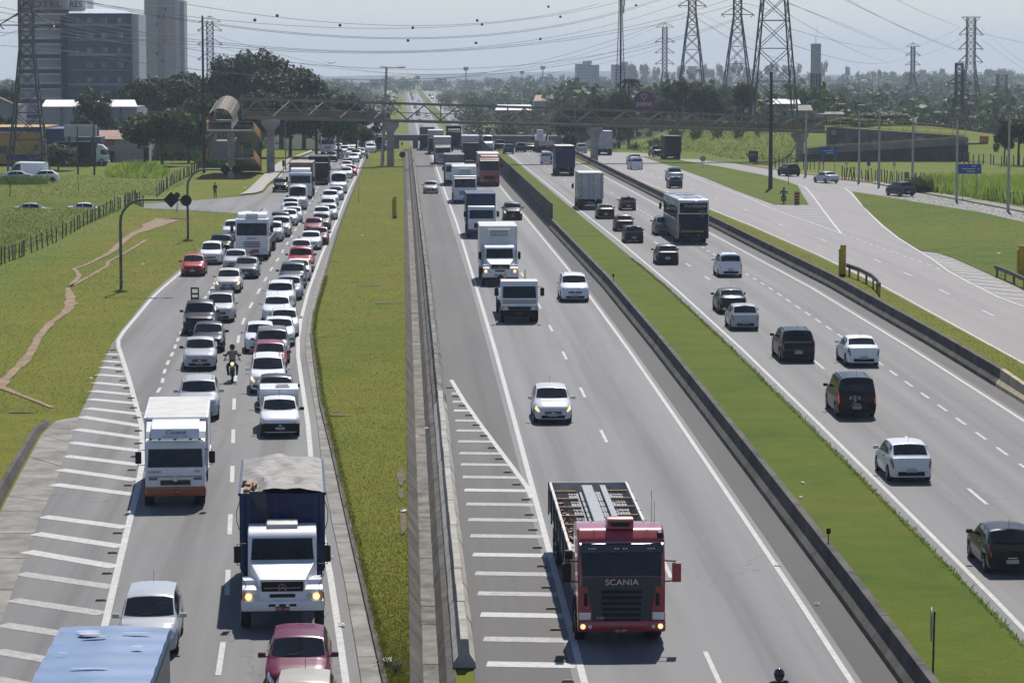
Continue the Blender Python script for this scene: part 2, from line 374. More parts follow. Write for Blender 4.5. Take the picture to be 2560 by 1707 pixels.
# pale footway with a kerb on the far side of the junction
soft('footway', PX((640,484),(600,488),(618,478),(668,430),(700,405),(727,396),(779,376),(779,381),(727,400),(703,431),(688,447),(668,464),(656,479)), M_CONC_L, .11)
soft('footway', PX((2180,457),(2222,466),(2287,479),(2386,497),(2560,530),(2700,557),(2700,548),(2560,521),(2386,489),(2287,474),(2222,461),(2185,452)), M_CONC, .06)
soft('dusty_ground', PX((1780,402),(1838,407),(1921,420),(2038,437),(2095,447),(2175,455),(2170,449),(2090,440),(1990,428),(1900,414)), mat('dusty_soil', (.30,.20,.12), .95, var=.3, scale=.5, kind='World'), .01)
# gutter slabs between the edge line and the kerb of the near carriageway, one by one
GUT = [[], []]
for y in np.arange(60, 520, 1.0):
    GUT[0].append((interp(LR, y)+.4, float(y))); GUT[1].append((interp(KR, y)-.06, float(y)))
gut = empty('gutter'); struct(gut)
step = 3.4; y = 62.0; k = 0
while y < 300:
    y2 = y + step - .03
    a0, a1, b0, b1 = interp(LR,y)+.42, interp(LR,y2)+.42, interp(KR,y)-.05, interp(KR,y2)-.05
    soft('gutter_slab', [(a0,y),(b0,y),(b1,y2),(a1,y2)], M_CONC, .012 + .004*(k % 3), gut); y += step; k += 1
soft('gutter_slab', [(interp(LR,v)+.42, v) for v in (300,340,400,460,518)] + [(interp(KR,v)-.05, v) for v in (518,460,400,340,300)], M_CONC, .012, gut)
kb = MB(); pr = None
for y in list(np.arange(60, 300, 2.0)) + list(np.arange(300, 520, 10)):
    x = interp(KR, y); z = zp(y)
    cur = [(x-.06,y,z-.1),(x-.05,y,z+.13),(x+.09,y,z+.13),(x+.10,y,z-.1)]
    if pr:
        for i in range(3): kb.quad(pr[i], pr[i+1], cur[i+1], cur[i])
    pr = cur
kb.build('kerb', M_CONC_D, gut)  # dark colour paints in the shade of the groove beside the grass
# left shoulder apron and the low wall that holds the bank
ap_r = PX((-60,1720),(0,1562),(63,1395),(107,1277),(131,1230),(175,1107),(197,1041))
ap_l = PX((-200,1720),(-150,1562),(-60,1395),(2,1277),(40,1205),(105,1085),(140,1052))
ap = empty('apron'); struct(ap)
N = 13
rs = [(float(np.interp(t, np.linspace(0,1,len(ap_r)), [p[0] for p in ap_r])), float(np.interp(t, np.linspace(0,1,len(ap_r)), [p[1] for p in ap_r]))) for t in np.linspace(0,1,N)]
ls = [(float(np.interp(t, np.linspace(0,1,len(ap_l)), [p[0] for p in ap_l])), float(np.interp(t, np.linspace(0,1,len(ap_l)), [p[1] for p in ap_l]))) for t in np.linspace(0,1,N)]
for i in range(N-1):
    g = .985
    soft('apron_slab', [ls[i], rs[i], tuple(np.array(rs[i])+(np.array(rs[i+1])-np.array(rs[i]))*g), tuple(np.array(ls[i])+(np.array(ls[i+1])-np.array(ls[i]))*g)], M_CONC, .006+.003*(i%2), ap)
wl_ = MB(); bank = []
for i, (x, y) in enumerate(ls):
    t = i/(N-1); h = .62*(1-t)**.6 + .02; z = zp(y)
    bank.append(((x-.10,y+.02,z-.05),(x-.26,y+.06,z+h),(x-.42,y+.08,z+h),(x-3.0,y+.6,z+h*1.05),(x-14,y+2,z+h*.9-.02)))
wl_.grid([b[:3] for b in bank]); wl_.build('retaining_kerb', M_CONC_D, ap, recalc=False)  # backlit wall face, its shade put into the concrete colour as well
bk = MB(); bk.grid([b[2:] for b in bank]); o = bk.build('grass_bank', G_OLIVE, recalc=True); struct(o)
for p in o.data.polygons:
    if p.normal.z < 0: p.flip()

# --- painted markings
def dashes(parent, fx, ys, ln, wd=.14, m=W_PAINT, z=.010):
    for y in ys:
        x0, x1 = fx(y-ln/2), fx(y+ln/2)
        stripe('lane_dash', [(x0, y-ln/2), (x1, y+ln/2)], wd, m, z, parent)
def yl(a, b, s): return [float(v) for v in np.arange(a, b, s)]
stripe('edge_line', LR, .20, W_PAINT, .010, MAIN_L)
stripe('edge_line', LL, .22, W_PAINT, .010, MAIN_L)
stripe('edge_line', [(x-.35, y) for x, y in PX((690,463),(706,441),(727,412),(779,390),(812,380))] + [(-13.4,520)], .16, W_PAINT, .010, MAIN_L)
DM = PX((545,1690),(563,1570),(569,1460),(575,1310),(581,1185),(583,1090),(585,1010),(595,848),(607,805),(627,764),(645,732),(680,670),(695,648),(720,605),(748,560),(790,480),(812,425)) + [(-10.3,520),(-10.4,3000)]
dashes(MAIN_L, lambda y: interp(DM, y), [79.0,89.4,99.6,110.6,120.7,130.9,141.2] + [158.3,168.5,178.6,188.6] + yl(199,520,10.2), 4.0, .16)
D2 = PX((404,965),(411,928),(420,905),(433,880),(445,848),(460,815),(530,722),(545,690),(600,640)) + [(-13.0,300),(-13.2,520)]
dashes(MAIN_L, lambda y: interp(D2, y), yl(136, 205, 3.7), 1.9, .16)
dashes(MAIN_L, lambda y: interp(DM, y)+3.1 if False else interp(D2, y), yl(330, 520, 10.2), 3.6, .14)
stripe('edge_line', [(4.85,40),(4.83,95),(4.9,152),(4.9,190),(5.1,270),(5.0,352),(5.0,520),(5.0,3000)], .20, W_PAINT, .010, MAIN_C)
stripe('edge_line', [(12.02,40),(12.03,520),(12.03,3000)], .17, W_PAINT, .010, MAIN_C)
dashes(MAIN_C, lambda y: 8.46, [P(*q).y for q in ((1351.6,764.6),(1380.5,820.8),(1413.7,888.5),(1458.8,980.8),(1510.8,1090))] + [91.5,77.5] + yl(189,520,14), 3.7)
dia = PX((1128,950),(1160,1003),(1200,1060),(1245,1120),(1290,1180),(1318,1218),(1330,1245))
stripe('hatch_border', dia, .20, W_PAINT, .012, MAIN_C)
for r in (983.4,1004,1026,1051,1076,1103,1132.6,1160.7,1192,1224.7,1259.7,1298.5,1339,1386,1433,1483,1536,1597,1659.5):
    y = P(1150, r).y; x1 = 4.72 if y < P(1318,1218).y else interp(sorted(dia, key=lambda p: p[1]), y)
    stripe('hatch_stripe', [(2.28, y), (x1, y - .27*(x1-2.28)/2.4)], .62, W_WORN if int(r) % 3 else W_PAINT, .008, MAIN_C)
stripe('edge_line', [(17.95,40),(18.05,97),(18.1,152),(18.1,190),(18.3,240),(18.3,269),(17.7,400),(17.6,520),(17.6,3000)][:-4] + [(18.2,300),(18.1,520),(18.1,2250)], .17, W_PAINT, .010, MAIN_R)
stripe('edge_line', [(27.2,40),(27.15,520),(27.15,3000)], .17, W_PAINT, .010, MAIN_R)
dashes(MAIN_R, lambda y: 21.2, yl(77.5, 520, 13.5), 3.5)
dashes(MAIN_R, lambda y: 24.4, yl(98, 300, 4.35), 2.2, .13)
dashes(MAIN_R, lambda y: 24.4, yl(308, 520, 13.5), 3.5)
stripe('edge_line', PX((2660,962),(2508,880),(2217,720),(2040,634),(1870,560),(1768,520),(1600,452),(1400,387),(1335,366)), .16, Y_PAINT, .010, SERV)
for q in ((1791.7,498),(1864,525),(1951,562),(2059.5,601),(2193.5,652),(2270,686),(2361.5,730),(2470,783)):
    c = P(*q); stripe('lane_dash', [(c.x-.02, c.y-1.9), (c.x+.02, c.y+1.9)], .15, W_PAINT, .010, SERV)
SD_ = PX((1792,498),(1640,440),(1530,402))
for y in yl(345, 470, 12): stripe('lane_dash', [(interp(SD_, y), y-1.8), (interp(SD_, y+1.8), y+1.8)], .15, W_PAINT, .010, SERV)
for (a, b) in ((693,870),(760,890),(820,912),(880,935),(940,957),(1000,977),(1060,997),(1122,1022),(1182,1040),(1243,1060),(1318,1085),(1390,1110),(1470,1142),(1550,1175)):
    c = P(1920+a/3.647, 350+b/3.647); stripe('lane_dash', [(c.x, c.y-1.0), (c.x, c.y+1.0)], .15, W_PAINT, .010, SERV)
H_ = lambda *q: PX(*[(1920+a/3.647, 350+b/3.647) for a, b in q])
stripe('edge_line', PX((1701,430),(1765,456),(1858,490),(1920,518)) + H_((200,690),(430,768),(670,856)), .16, W_PAINT, .010, SERV)
stripe('edge_line', H_((270,405),(340,430),(400,500),(480,610),(540,690),(600,770),(670,856)), .2, W_PAINT, .012, SERV)
stripe('edge_line', H_((600,425),(700,440),(760,490),(860,600),(960,705),(1060,800),(1200,905),(1390,1022),(1500,1090),(1650,1200),(1850,1310),(2100,1435),(2334,1520)), .18, W_PAINT, .010, SERV)
for q in (((1415,1035),(1545,1040)),((1450,1062),(1620,1068)),((1490,1085),(1690,1098)),((1530,1108),(1740,1128)),((1570,1130),(1800,1148)),((1610,1152),(1860,1175)),((1660,1180),(1920,1200)),((1705,1208),(1985,1230)),
          ((1750,1240),(2060,1265)),((1810,1272),(2140,1305)),((1880,1308),(2210,1340)),((1960,1348),(2310,1382)),((2050,1395),(2390,1425)),((2150,1440),(2440,1465)),
          ((325,507),(400,508)),((340,530),(418,532)),((355,550),(432,552)),((370,570),(447,572))):
    stripe('hatch_stripe', H_(*q), .60, W_WORN, .006, SERV)
for r in range(630, 850, 24):
    xa = (r-615)/240*670; xb = float(np.interp(r, [610,690,770,855], [480,540,600,670]))
    if xb-xa > 20: stripe('hatch_stripe', H_((xa+6, r), (xb-6, r-2)), .55, W_WORN, .006, SERV)
# left hatch
HL = [(975,310,1085,315),(950,372,1105,385),(925,428,1130,450),(890,497,1150,517),(865,570,1180,600),(840,645,1200,680),(820,720,1235,760),(790,803,1275,858),(735,880,1300,968),(690,995,1305,1078),(640,1115,1305,1195),(590,1238,1275,1320),(545,1362,1245,1460),(490,1497,1225,1590)]
HL = [(a/3.647, 800+b/3.647, c/3.647, 800+d/3.647) for a,b,c,d in HL] + [(a/3.647, 1277+b/3.647, c/3.647, 1277+d/3.647) for a,b,c,d in
     [(390,50,1150,150),(320,205,1110,325),(240,368,1060,510),(180,570,1030,695),(110,810,940,935),(20,1035,900,1170),(-40,1275,700,1400),(-60,1530,500,1640)]]
for i, (a,b,c,d) in enumerate(HL): stripe('hatch_stripe', PX((a,b),(c,d)), .62, W_PAINT if i < 17 else W_WORN, .008, MAIN_L)
# road studs, small cast blocks
stud_b = MB(); stud_b.box((0,0,.03), (.36,.20,.06), (.24,.10)); stud_me = stud_b.mesh('road_stud', bevel=.012)
M_STUD = mat('stud_body', (.20,.14,.09), .7, var=.2)
for (x, y, par) in [(a/3.647, 800+b/3.647, MAIN_L) for a,b in ((1030,278),(1050,345),(1078,415),(1085,473),(1118,555),(1155,625),(1195,715),(1217,803),(1250,893),(1260,1013),(1262,1128),(1228,1248),(1203,1370),(1168,1510))] + \
    [(a/3.647, 1277+b/3.647, MAIN_L) for a,b in ((1072,205),(1027,385),(977,572),(920,817))] + \
    [(1020+a/3.92, 900+b/3.92, MAIN_C) for a,b in ((407,275),(467,360),(530,450),(597,545),(667,640),(742,745),(818,863),(892,972),(977,1102),(1064,1222),(1155,1368))] + \
    [(1160+a/2.352, 1200+b/2.352, MAIN_C) for a,b in ((308,28),(365,116),(383,205),(405,293))] + [(1100+a/3.647, 1277+b/3.647, MAIN_C) for a,b in ((815,38),(848,175),(888,338),(930,506),(970,700),(1015,893),(1055,1085),(1105,1330),(1165,1555))]:
    p = P(x, y); o = obj('road_stud', stud_me, M_STUD, par); o.location = (p.x, p.y, p.z+.002)
# dirt track worn across the left verge
M_DIRT = mat('red_dirt', (.29,.20,.12), .95, var=.22, scale=1.1, kind='World', bmp=.3)
nt = M_DIRT.node_tree; bs_ = nt.nodes['Principled BSDF']; at_n = nt.nodes.new('ShaderNodeAttribute'); at_n.attribute_name = 'edge'
nn_ = noise(nt, coords(nt, 'World'), 2.6, 6, .75); sm_ = nt.nodes.new('ShaderNodeMath'); sm_.operation = 'ADD'; nt.links.new(at_n.outputs['Fac'], sm_.inputs[0]); nt.links.new(nn_, sm_.inputs[1])
nt.links.new(ramp(nt, sm_.outputs[0], [(.92,0.0),(1.34,1.0)]), bs_.inputs['Alpha'])
def wobble_path(name, pts, widths):
    ln = PX(*pts); L = []; R_ = []; rnd = random.Random(len(pts)); n = 70
    tt = np.linspace(0, 1, len(ln))
    for i in range(n):
        t = i/(n-1); x = float(np.interp(t, tt, [p[0] for p in ln])); y = float(np.interp(t, tt, [p[1] for p in ln])); wd = float(np.interp(t, tt, widths))
        x2 = float(np.interp(t+.01, tt, [p[0] for p in ln])); y2 = float(np.interp(t+.01, tt, [p[1] for p in ln])); x1 = float(np.interp(t-.01, tt, [p[0] for p in ln])); y1 = float(np.interp(t-.01, tt, [p[1] for p in ln]))
        d = Vector((x2-x1, y2-y1, 0)).normalized(); nn = Vector((d.y, -d.x, 0)); a, b = wd/2*(.65+.7*rnd.random()), wd/2*(.65+.7*rnd.random())
        L.append((x-nn.x*a, y-nn.y*a)); R_.append((x+nn.x*b, y+nn.y*b))
    mb = MB(); rows = []
    for l, r in zip(L, R_):
        l = Vector(l); r = Vector(r); l2 = l + (l-r)*.45; r2 = r + (r-l)*.45; rows.append([(*q, zp(q[1])+.012) for q in (l2, l+(r-l)*.2, (l+r)/2, l+(r-l)*.8, r2)])
    mb.grid(rows); o = mb.build(name, M_DIRT); at_ = o.data.attributes.new('edge', 'FLOAT', 'POINT'); at_.data.foreach_set('value', [v for _ in rows for v in (0.0,.75,1.0,.75,0.0)])
    return struct(o)
wobble_path('dirt_path', [(130,1018),(60,990),(2,968),(15,945),(60,905),(90,860),(105,830),(135,800),(165,780),(178,755),(170,720),(200,690),(185,672),(215,662),(270,635),(330,585),(390,562),(425,545),(455,548)], [.2,.3,.5,.42,.42,.42,.45,.38,.5,.75,.34,.3,.25,.3,.42,.6,1.8,3.0,1])
wobble_path('dirt_path', [(172,718),(225,690),(268,665),(270,655),(330,622),(365,600)], [.3,.28,.28,.25,.25,.35])
for i, (x, y, a, b) in enumerate(((300,500,1.2,.4),(925,714,.8,.10),(958,757,.5,.12),(1004,1190,.16,.5),(1008,1300,.12,.7),(1002,1235,.10,.3),(845,1038,.4,.05),(50,1030,.7,.05),(805,840,.35,.04))):
    c = P(x, y); rr = random.Random(i)
    ring = [(c.x + a*math.cos(t*.5236)*(.7+.6*rr.random()), c.y + b*4*math.sin(t*.5236)*(.7+.6*rr.random())) for t in range(12)]
    soft('bare_patch', ring, mat('bare_soil', (.13,.10,.065), .95, var=.3, scale=2, kind='World'), .010)
# ================================================================ barriers, channel, fences
def extrude_y(prof, ys, fx=lambda y: 0.0, zoff=0.0):
    mb = MB(); mb.grid([[(fx(y)+a, y, zp(y)+b+zoff) for a, b in prof] for y in ys]); return mb
YSEG = lambda a, b: [v for v in sorted(set([a, b] + [k for k in ZK_Y if a < k < b]))]
# drainage channel with sloping concrete walls
ch = empty('drainage_channel'); struct(ch)
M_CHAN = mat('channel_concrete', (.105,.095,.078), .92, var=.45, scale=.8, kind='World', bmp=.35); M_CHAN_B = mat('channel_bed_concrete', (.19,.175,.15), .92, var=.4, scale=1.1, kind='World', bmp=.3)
y = 44.0; k = 0
while y < 330:
    y2 = y + 2.6
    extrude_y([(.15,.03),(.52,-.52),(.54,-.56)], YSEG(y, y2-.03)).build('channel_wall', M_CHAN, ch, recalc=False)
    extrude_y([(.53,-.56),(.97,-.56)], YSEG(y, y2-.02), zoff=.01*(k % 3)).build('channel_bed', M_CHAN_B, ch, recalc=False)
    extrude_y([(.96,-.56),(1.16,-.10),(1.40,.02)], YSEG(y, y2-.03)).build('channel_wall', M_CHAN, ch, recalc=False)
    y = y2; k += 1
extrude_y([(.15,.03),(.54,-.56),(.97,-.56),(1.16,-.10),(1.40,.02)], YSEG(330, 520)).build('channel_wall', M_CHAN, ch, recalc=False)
# barrier between channel and shoulder: separate cast blocks with an earth gap behind
JER = [(-.11,.82),(.11,.82),(.14,.40),(.30,.16),(.32,0.0),(-.32,0.0),(-.30,.16),(-.14,.40)]
def barrier_block(y0, y1, x, m, parent, name='barrier_block', sc=1.0, prof=JER):
    mb = MB(); n = len(prof)
    for yy in (y0, y1): mb.v += [(x+a*sc, yy, zp(yy)+b*sc) for a, b in prof]
    mb.f = [tuple(range(n))[::-1], tuple(range(n, 2*n))] + [(i, (i+1) % n, n+(i+1) % n, n+i) for i in range(n)]
    return mb.build(name, m, parent, bevel=.012, seg=1)
M_BAR = mat('barrier_concrete', (.19,.172,.145), .9, var=.45, scale=.9, kind='World', bmp=.3)
lb = empty('concrete_barrier', (0,0,0)); tag(lb, 'pale concrete block barrier beside the open drainage channel, ending at a cut face', 'barrier')
y = 77.6; k = 0
while y < 520:
    ln = 2.45 if y < 260 else 6.0; jit = random.uniform(-.03,.03)
    barrier_block(y, y+ln-.05, 1.66+jit*.4, M_CONC_L if y < 128 else M_BAR, lb, sc=1.0 + jit*.4); y += ln; k += 1
CJ = [(-.12,.86),(.12,.86),(.15,.42),(.33,.18),(.36,0.0),(-.36,0.0),(-.33,.18),(-.15,.42)]
cb = empty('concrete_barrier', (0,0,0)); tag(cb, 'sooty concrete barrier between the oncoming lanes and the green median', 'barrier')
y = 44.0; k = 0
while y < 520:
    ln = 6.0 if y < 270 else 12.0
    barrier_block(y, y+ln-.02, 13.62, M_CONC_D, cb, prof=CJ); y += ln; k += 1
rb = empty('concrete_barrier', (0,0,0)); tag(rb, 'dark concrete barrier along the narrow verge of the service road', 'barrier')
y = 136.0; k = 0
while y < 470:
    ln = 6.0 if y < 270 else 12.0
    barrier_block(y, y+ln-.02, 28.72, M_CONC_D, rb, prof=CJ); y += ln; k += 1
mb = MB(); n = len(CJ)     # pale tapering end
for yy, sc, ht in ((135.98,1.0,1.0),(128,.95,.8),(112,.8,.3),(104,.7,.12)):
    mb.v += [(28.72+a*sc, yy, zp(yy)+b*ht) for a, b in CJ]
mb.f = [tuple(range(3*n,4*n)), tuple(range(n))[::-1]] + [(j*n+i, j*n+(i+1) % n, (j+1)*n+(i+1) % n, (j+1)*n+i) for j in range(3) for i in range(n)]
o = mb.build('barrier_end', mat('sandy_concrete', (.46,.38,.25), .9, var=.2, scale=1.2, kind='World'), rb)
# dark anti-glare screen standing on the middle barrier
sc_ = empty('glare_screen', (13.62,262,0)); tag(sc_, 'dark anti-glare screen of panels standing on the middle barrier', 'screen')
M_SCREEN = mat('screen_panel', (.020,.020,.021), .7, var=.3, scale=2)
pm = MB(); pm.box((0,1.48,1.55),(.05,2.94,1.38)); pme = pm.mesh('screen_panel', bevel=.01, seg=1)
for i in range(84):
    y = i*3.0; o = obj('screen_panel', pme, M_SCREEN, sc_); o.location = (random.uniform(-.015,.015), y, zp(262+y)*1.0)
for i in range(0, 84, 2):
    o = MB().box((0.05, i*3.0, 1.45), (.08,.08,1.6)).build('screen_post', M_DARKSTEEL, sc_)
def reflector(px, py, d, label):
    p = P(px, py); r = empty('delineator', (13.66, p.y, zp(p.y)+.855)); tag(r, label, 'delineator', 'small delineator posts on the middle barrier')
    MB().bar((0,0,0),(0,0,.30),.03).build('post', M_BLACK, r); MB().box((0,0,.36),(.14,.03,.18)).build('reflector_plate', M_BLACK, r, bevel=.01)
reflector(2105,1420,0,'small dark delineator on the middle barrier nearest the camera'); reflector(1556,735,0,'small dark delineator on the middle barrier halfway along')
reflector(1373,503,0,'small dark delineator above the dark screen on the middle barrier')
# timber post-and-wire fences
M_POST = mat('weathered_post', (.095,.085,.07), .9, var=.35); M_WIRE = mat('fence_wire', (.12,.115,.11), .6, .5, var=.1)
def post_fence(name, pts, n, h, label, lean=.06, r=.06, wires=(.35,.7,1.0), m=M_POST):
    ln = PX(*pts); f_ = empty(name, (*ln[0], zp(ln[0][1]))); tag(f_, label, 'fence'); tt = np.linspace(0,1,len(ln)); rr = random.Random(n)
    tops = []; base = Vector(f_.location)
    me = MB().tube([(0,0,-.15),(0,0,h*.5),(0,0,h)], r, 6, r*.85).mesh('post')
    for i in range(n):
        t = min(1, max(0, (i + rr.uniform(-.3,.3))/(n-1))); x = float(np.interp(t,tt,[p[0] for p in ln])); y = float(np.interp(t,tt,[p[1] for p in ln]))
        o = obj('post', me, m, f_); o.location = Vector((x, y, gz(x,y))) - base
        o.rotation_euler = (rr.uniform(-lean,lean), rr.uniform(-lean,lean), rr.uniform(0,3)); o.scale = (1,1,rr.uniform(.85,1.12)); tops.append((x-base.x, y-base.y, gz(x,y)-base.z))
    for wz in wires:
        MB().tube([(a,b,c+h*wz*.93) for a,b,c in tops], .008, 3).build('wire', M_WIRE, f_, recalc=False)
post_fence('post_fence', [(-60,690),(5,660),(60,640),(150,600),(215,562),(260,540),(312,517),(335,508),(358,518)], 56, 1.35, 'row of weathered timber posts with wire along the near field')
post_fence('post_fence', [(392,493),(430,462),(470,442),(497,424)], 26, 1.45, 'second post fence running up beside the dark lamp pole', r=.07)
post_fence('post_fence', [(1930,421),(1990,422),(2060,424)], 14, 1.5, 'short post fence beneath the end of the footbridge', r=.07)
post_fence('post_fence', [(2105,448),(2160,452),(2220,458),(2300,466),(2350,470)], 40, 1.6, 'leaning post fence in front of the ramp wall', .14, .08)
post_fence('post_fence', [(2470,500),(2500,503),(2560,512)], 10, 1.3, 'dark posts behind the reeds at the edge of the picture', r=.09)
post_fence('post_fence', [(2400,408),(2450,410),(2510,414),(2560,416)], 14, 1.6, 'far post fence beyond the end of the ramp', r=.09)
# guard rails with round posts
def guard_rail(name, pts, label, dz=.72, n=6):
    ln = [P(*p) for p in pts]; g = empty(name, ln[0]); tag(g, label, 'guard rail'); b = Vector(g.location); tt = np.linspace(0,1,len(ln))
    at = lambda t: Vector([float(np.interp(t,tt,[p[k] for p in ln])) for k in range(3)]) - b
    rows = []
    for i in range(25):
        p = at(i/24); d = (at(min(1,i/24+.02)) - at(max(0,i/24-.02))).normalized(); nn = Vector((d.y,-d.x,0))
        rows.append([p + nn*a + Vector((0,0,dz+c)) for a, c in ((.03,.16),(.09,.11),(.03,.02),(.09,-.07),(.03,-.14),(-.02,-.14),(-.02,.16),(.03,.16))])
    MB().grid(rows).build('rail', mat('rusty_rail', (.085,.062,.05), .6, .4, var=.3), g, recalc=False)
    for i in range(n):
        p = at((i+.3)/n); MB().box((p.x,p.y,p.z+.36),(.13,.13,.8)).build('post', M_YELLOW if i % 2 else mat('rusty_post', (.16,.09,.03), .8, var=.3), g)
guard_rail('guard_rail', [(2117,690),(2150,702),(2180,718),(2195,732),(2201,742)], 'short curved guard rail with brown posts behind the yellow marker post', .75, 6)
guard_rail('guard_rail', [(2487,690),(2520,703),(2560,722),(2640,760)], 'yellow edged guard rail at the right edge of the picture', .65, 5)
def marker(px, py, h, w, label):
    p = P(px, py); r = empty('marker_post', (p.x,p.y,gz(p.x,p.y))); tag(r, label, 'marker post', 'yellow marker posts')
    MB().box((0,0,h/2),(w,w*.8,h)).build('post', M_YELLOW, r, bevel=.02); MB().box((0,0,.07),(w*1.15,w,.14)).build('base', M_BLACK, r, bevel=.01)
    MB().box((-w*.62,0,h*.45),(w*.3,w*.5,h*.84)).build('bracket', M_YELLOW, r, bevel=.01)
marker(987,545,2.1,.34,'yellow square marker post on the grass strip beside the channel')
marker(2107,690,2.2,.38,'tall yellow marker post at the head of the curved guard rail'); marker(2553,692,2.2,.40,'yellow marker post cut by the right edge of the picture')
# ================================================================ cars
# key stations along the length: t (0 nose .. 1 tail), roof/hood height, belt height, half-width factor, upper edge factor
def K(*rows): return rows
SPECS = {
 'hatch':  dict(L=3.92, W=1.69, H=1.49, wb=(.185,.815), r=.30, cowl=.262, rf=.435, rr=.815, rb=.945, k=K((0,.60,.54,.70,.84),(.012,.70,.62,.80,.84),(.05,.80,.70,.90,.84),(.14,.90,.79,.985,.86),(.262,.98,.88,1,.88),(.435,1.43,.92,1,.765),(.60,1.49,.945,1,.755),(.815,1.44,.975,.99,.755),(.945,1.02,.98,.95,.86),(.982,.95,.90,.91,.88),(1,.66,.58,.82,.88))),
 'compact':dict(L=3.75, W=1.64, H=1.46, wb=(.18,.82), r=.285, cowl=.27, rf=.45, rr=.84, rb=.965, k=K((0,.62,.56,.76,.86),(.012,.72,.64,.86,.86),(.05,.80,.72,.94,.86),(.14,.89,.80,.99,.87),(.27,.96,.88,1,.88),(.45,1.40,.92,1,.775),(.60,1.46,.935,1,.765),(.84,1.41,.96,.99,.765),(.965,.98,.96,.95,.88),(.99,.90,.86,.92,.88),(1,.62,.55,.86,.88))),
 'sedan':  dict(L=4.35, W=1.73, H=1.46, wb=(.185,.80), r=.305, cowl=.275, rf=.425, rr=.715, rb=.845, k=K((0,.60,.54,.70,.84),(.012,.69,.61,.80,.84),(.05,.78,.69,.90,.84),(.14,.88,.78,.985,.86),(.275,.96,.87,1,.88),(.425,1.40,.91,1,.765),(.56,1.46,.93,1,.755),(.715,1.40,.95,1,.755),(.845,1.06,.97,.985,.86),(.965,1.03,.95,.93,.86),(.985,.96,.89,.90,.86),(1,.66,.58,.82,.86))),
 'suv':    dict(L=4.42, W=1.82, H=1.68, wb=(.19,.81), r=.35, cowl=.255, rf=.395, rr=.86, rb=.955, k=K((0,.72,.64,.74,.84),(.012,.86,.76,.84,.84),(.05,.97,.85,.93,.85),(.14,1.05,.93,.99,.87),(.255,1.11,1.01,1,.88),(.395,1.60,1.05,1,.78),(.55,1.68,1.07,1,.77),(.86,1.62,1.10,.99,.77),(.955,1.12,1.10,.95,.87),(.985,1.02,.96,.92,.88),(1,.72,.62,.84,.88))),
 'minivan':dict(L=4.15, W=1.72, H=1.66, wb=(.185,.815), r=.31, cowl=.205, rf=.40, rr=.89, rb=.965, k=K((0,.66,.58,.72,.84),(.012,.78,.68,.82,.84),(.05,.89,.77,.92,.85),(.12,.99,.85,.985,.87),(.205,1.06,.93,1,.88),(.40,1.59,.98,1,.78),(.55,1.66,1.0,1,.77),(.89,1.61,1.02,.99,.775),(.965,1.08,1.03,.96,.88),(.985,1.0,.94,.93,.88),(1,.70,.62,.86,.88))),
 'mpv':    dict(L=4.20, W=1.76, H=1.84, wb=(.20,.83), r=.32, cowl=.225, rf=.385, rr=.955, rb=.988, k=K((0,.70,.62,.74,.84),(.012,.82,.72,.84,.84),(.05,.92,.80,.93,.85),(.13,1.02,.90,.99,.87),(.225,1.10,.99,1,.88),(.385,1.74,1.04,1,.82),(.50,1.84,1.05,1,.81),(.955,1.80,1.06,.99,.81),(.988,1.12,1.06,.975,.90),(.995,1.0,.94,.96,.90),(1,.66,.58,.93,.90))),
 'pickup': dict(L=4.5, W=1.68, H=1.54, wb=(.17,.76), r=.31, cowl=.245, rf=.385, rr=.545, rb=.585, k=K((0,.62,.55,.74,.85),(.012,.74,.65,.84,.85),(.05,.84,.74,.93,.85),(.14,.93,.83,.99,.87),(.245,1.0,.92,1,.88),(.385,1.46,.96,1,.775),(.46,1.54,.97,1,.77),(.545,1.50,.98,1,.77),(.585,1.03,.985,1,.90),(.60,1.0,.985,1,.93),(.985,1.0,.98,.98,.93),(1,.96,.94,.965,.93))),
 'bigpickup': dict(L=5.1, W=1.85, H=1.80, wb=(.18,.78), r=.38, cowl=.245, rf=.365, rr=.62, rb=.66, k=K((0,.82,.74,.76,.85),(.012,.96,.86,.86,.85),(.05,1.04,.93,.94,.85),(.14,1.10,1.0,.99,.87),(.245,1.15,1.07,1,.88),(.365,1.70,1.10,1,.78),(.46,1.80,1.11,1,.77),(.62,1.76,1.12,1,.77),(.66,1.16,1.12,1,.90),(.675,1.14,1.12,1,.93),(.985,1.14,1.11,.98,.93),(1,1.10,1.06,.965,.93))),
 'van':    dict(L=5.6, W=1.98, H=2.50, wb=(.17,.80), r=.35, cowl=.135, rf=.285, rr=.975, rb=.99, k=K((0,.80,.72,.74,.84),(.012,.98,.88,.84,.84),(.04,1.10,.98,.92,.85),(.09,1.24,1.10,.98,.88),(.135,1.32,1.18,1,.90),(.285,2.36,1.26,1,.84),(.36,2.50,1.27,1,.83),(.975,2.46,1.28,.99,.83),(.99,1.45,1.28,.98,.90),(.996,1.2,1.1,.97,.92),(1,.70,.62,.96,.93))),
}
PROTO = {}
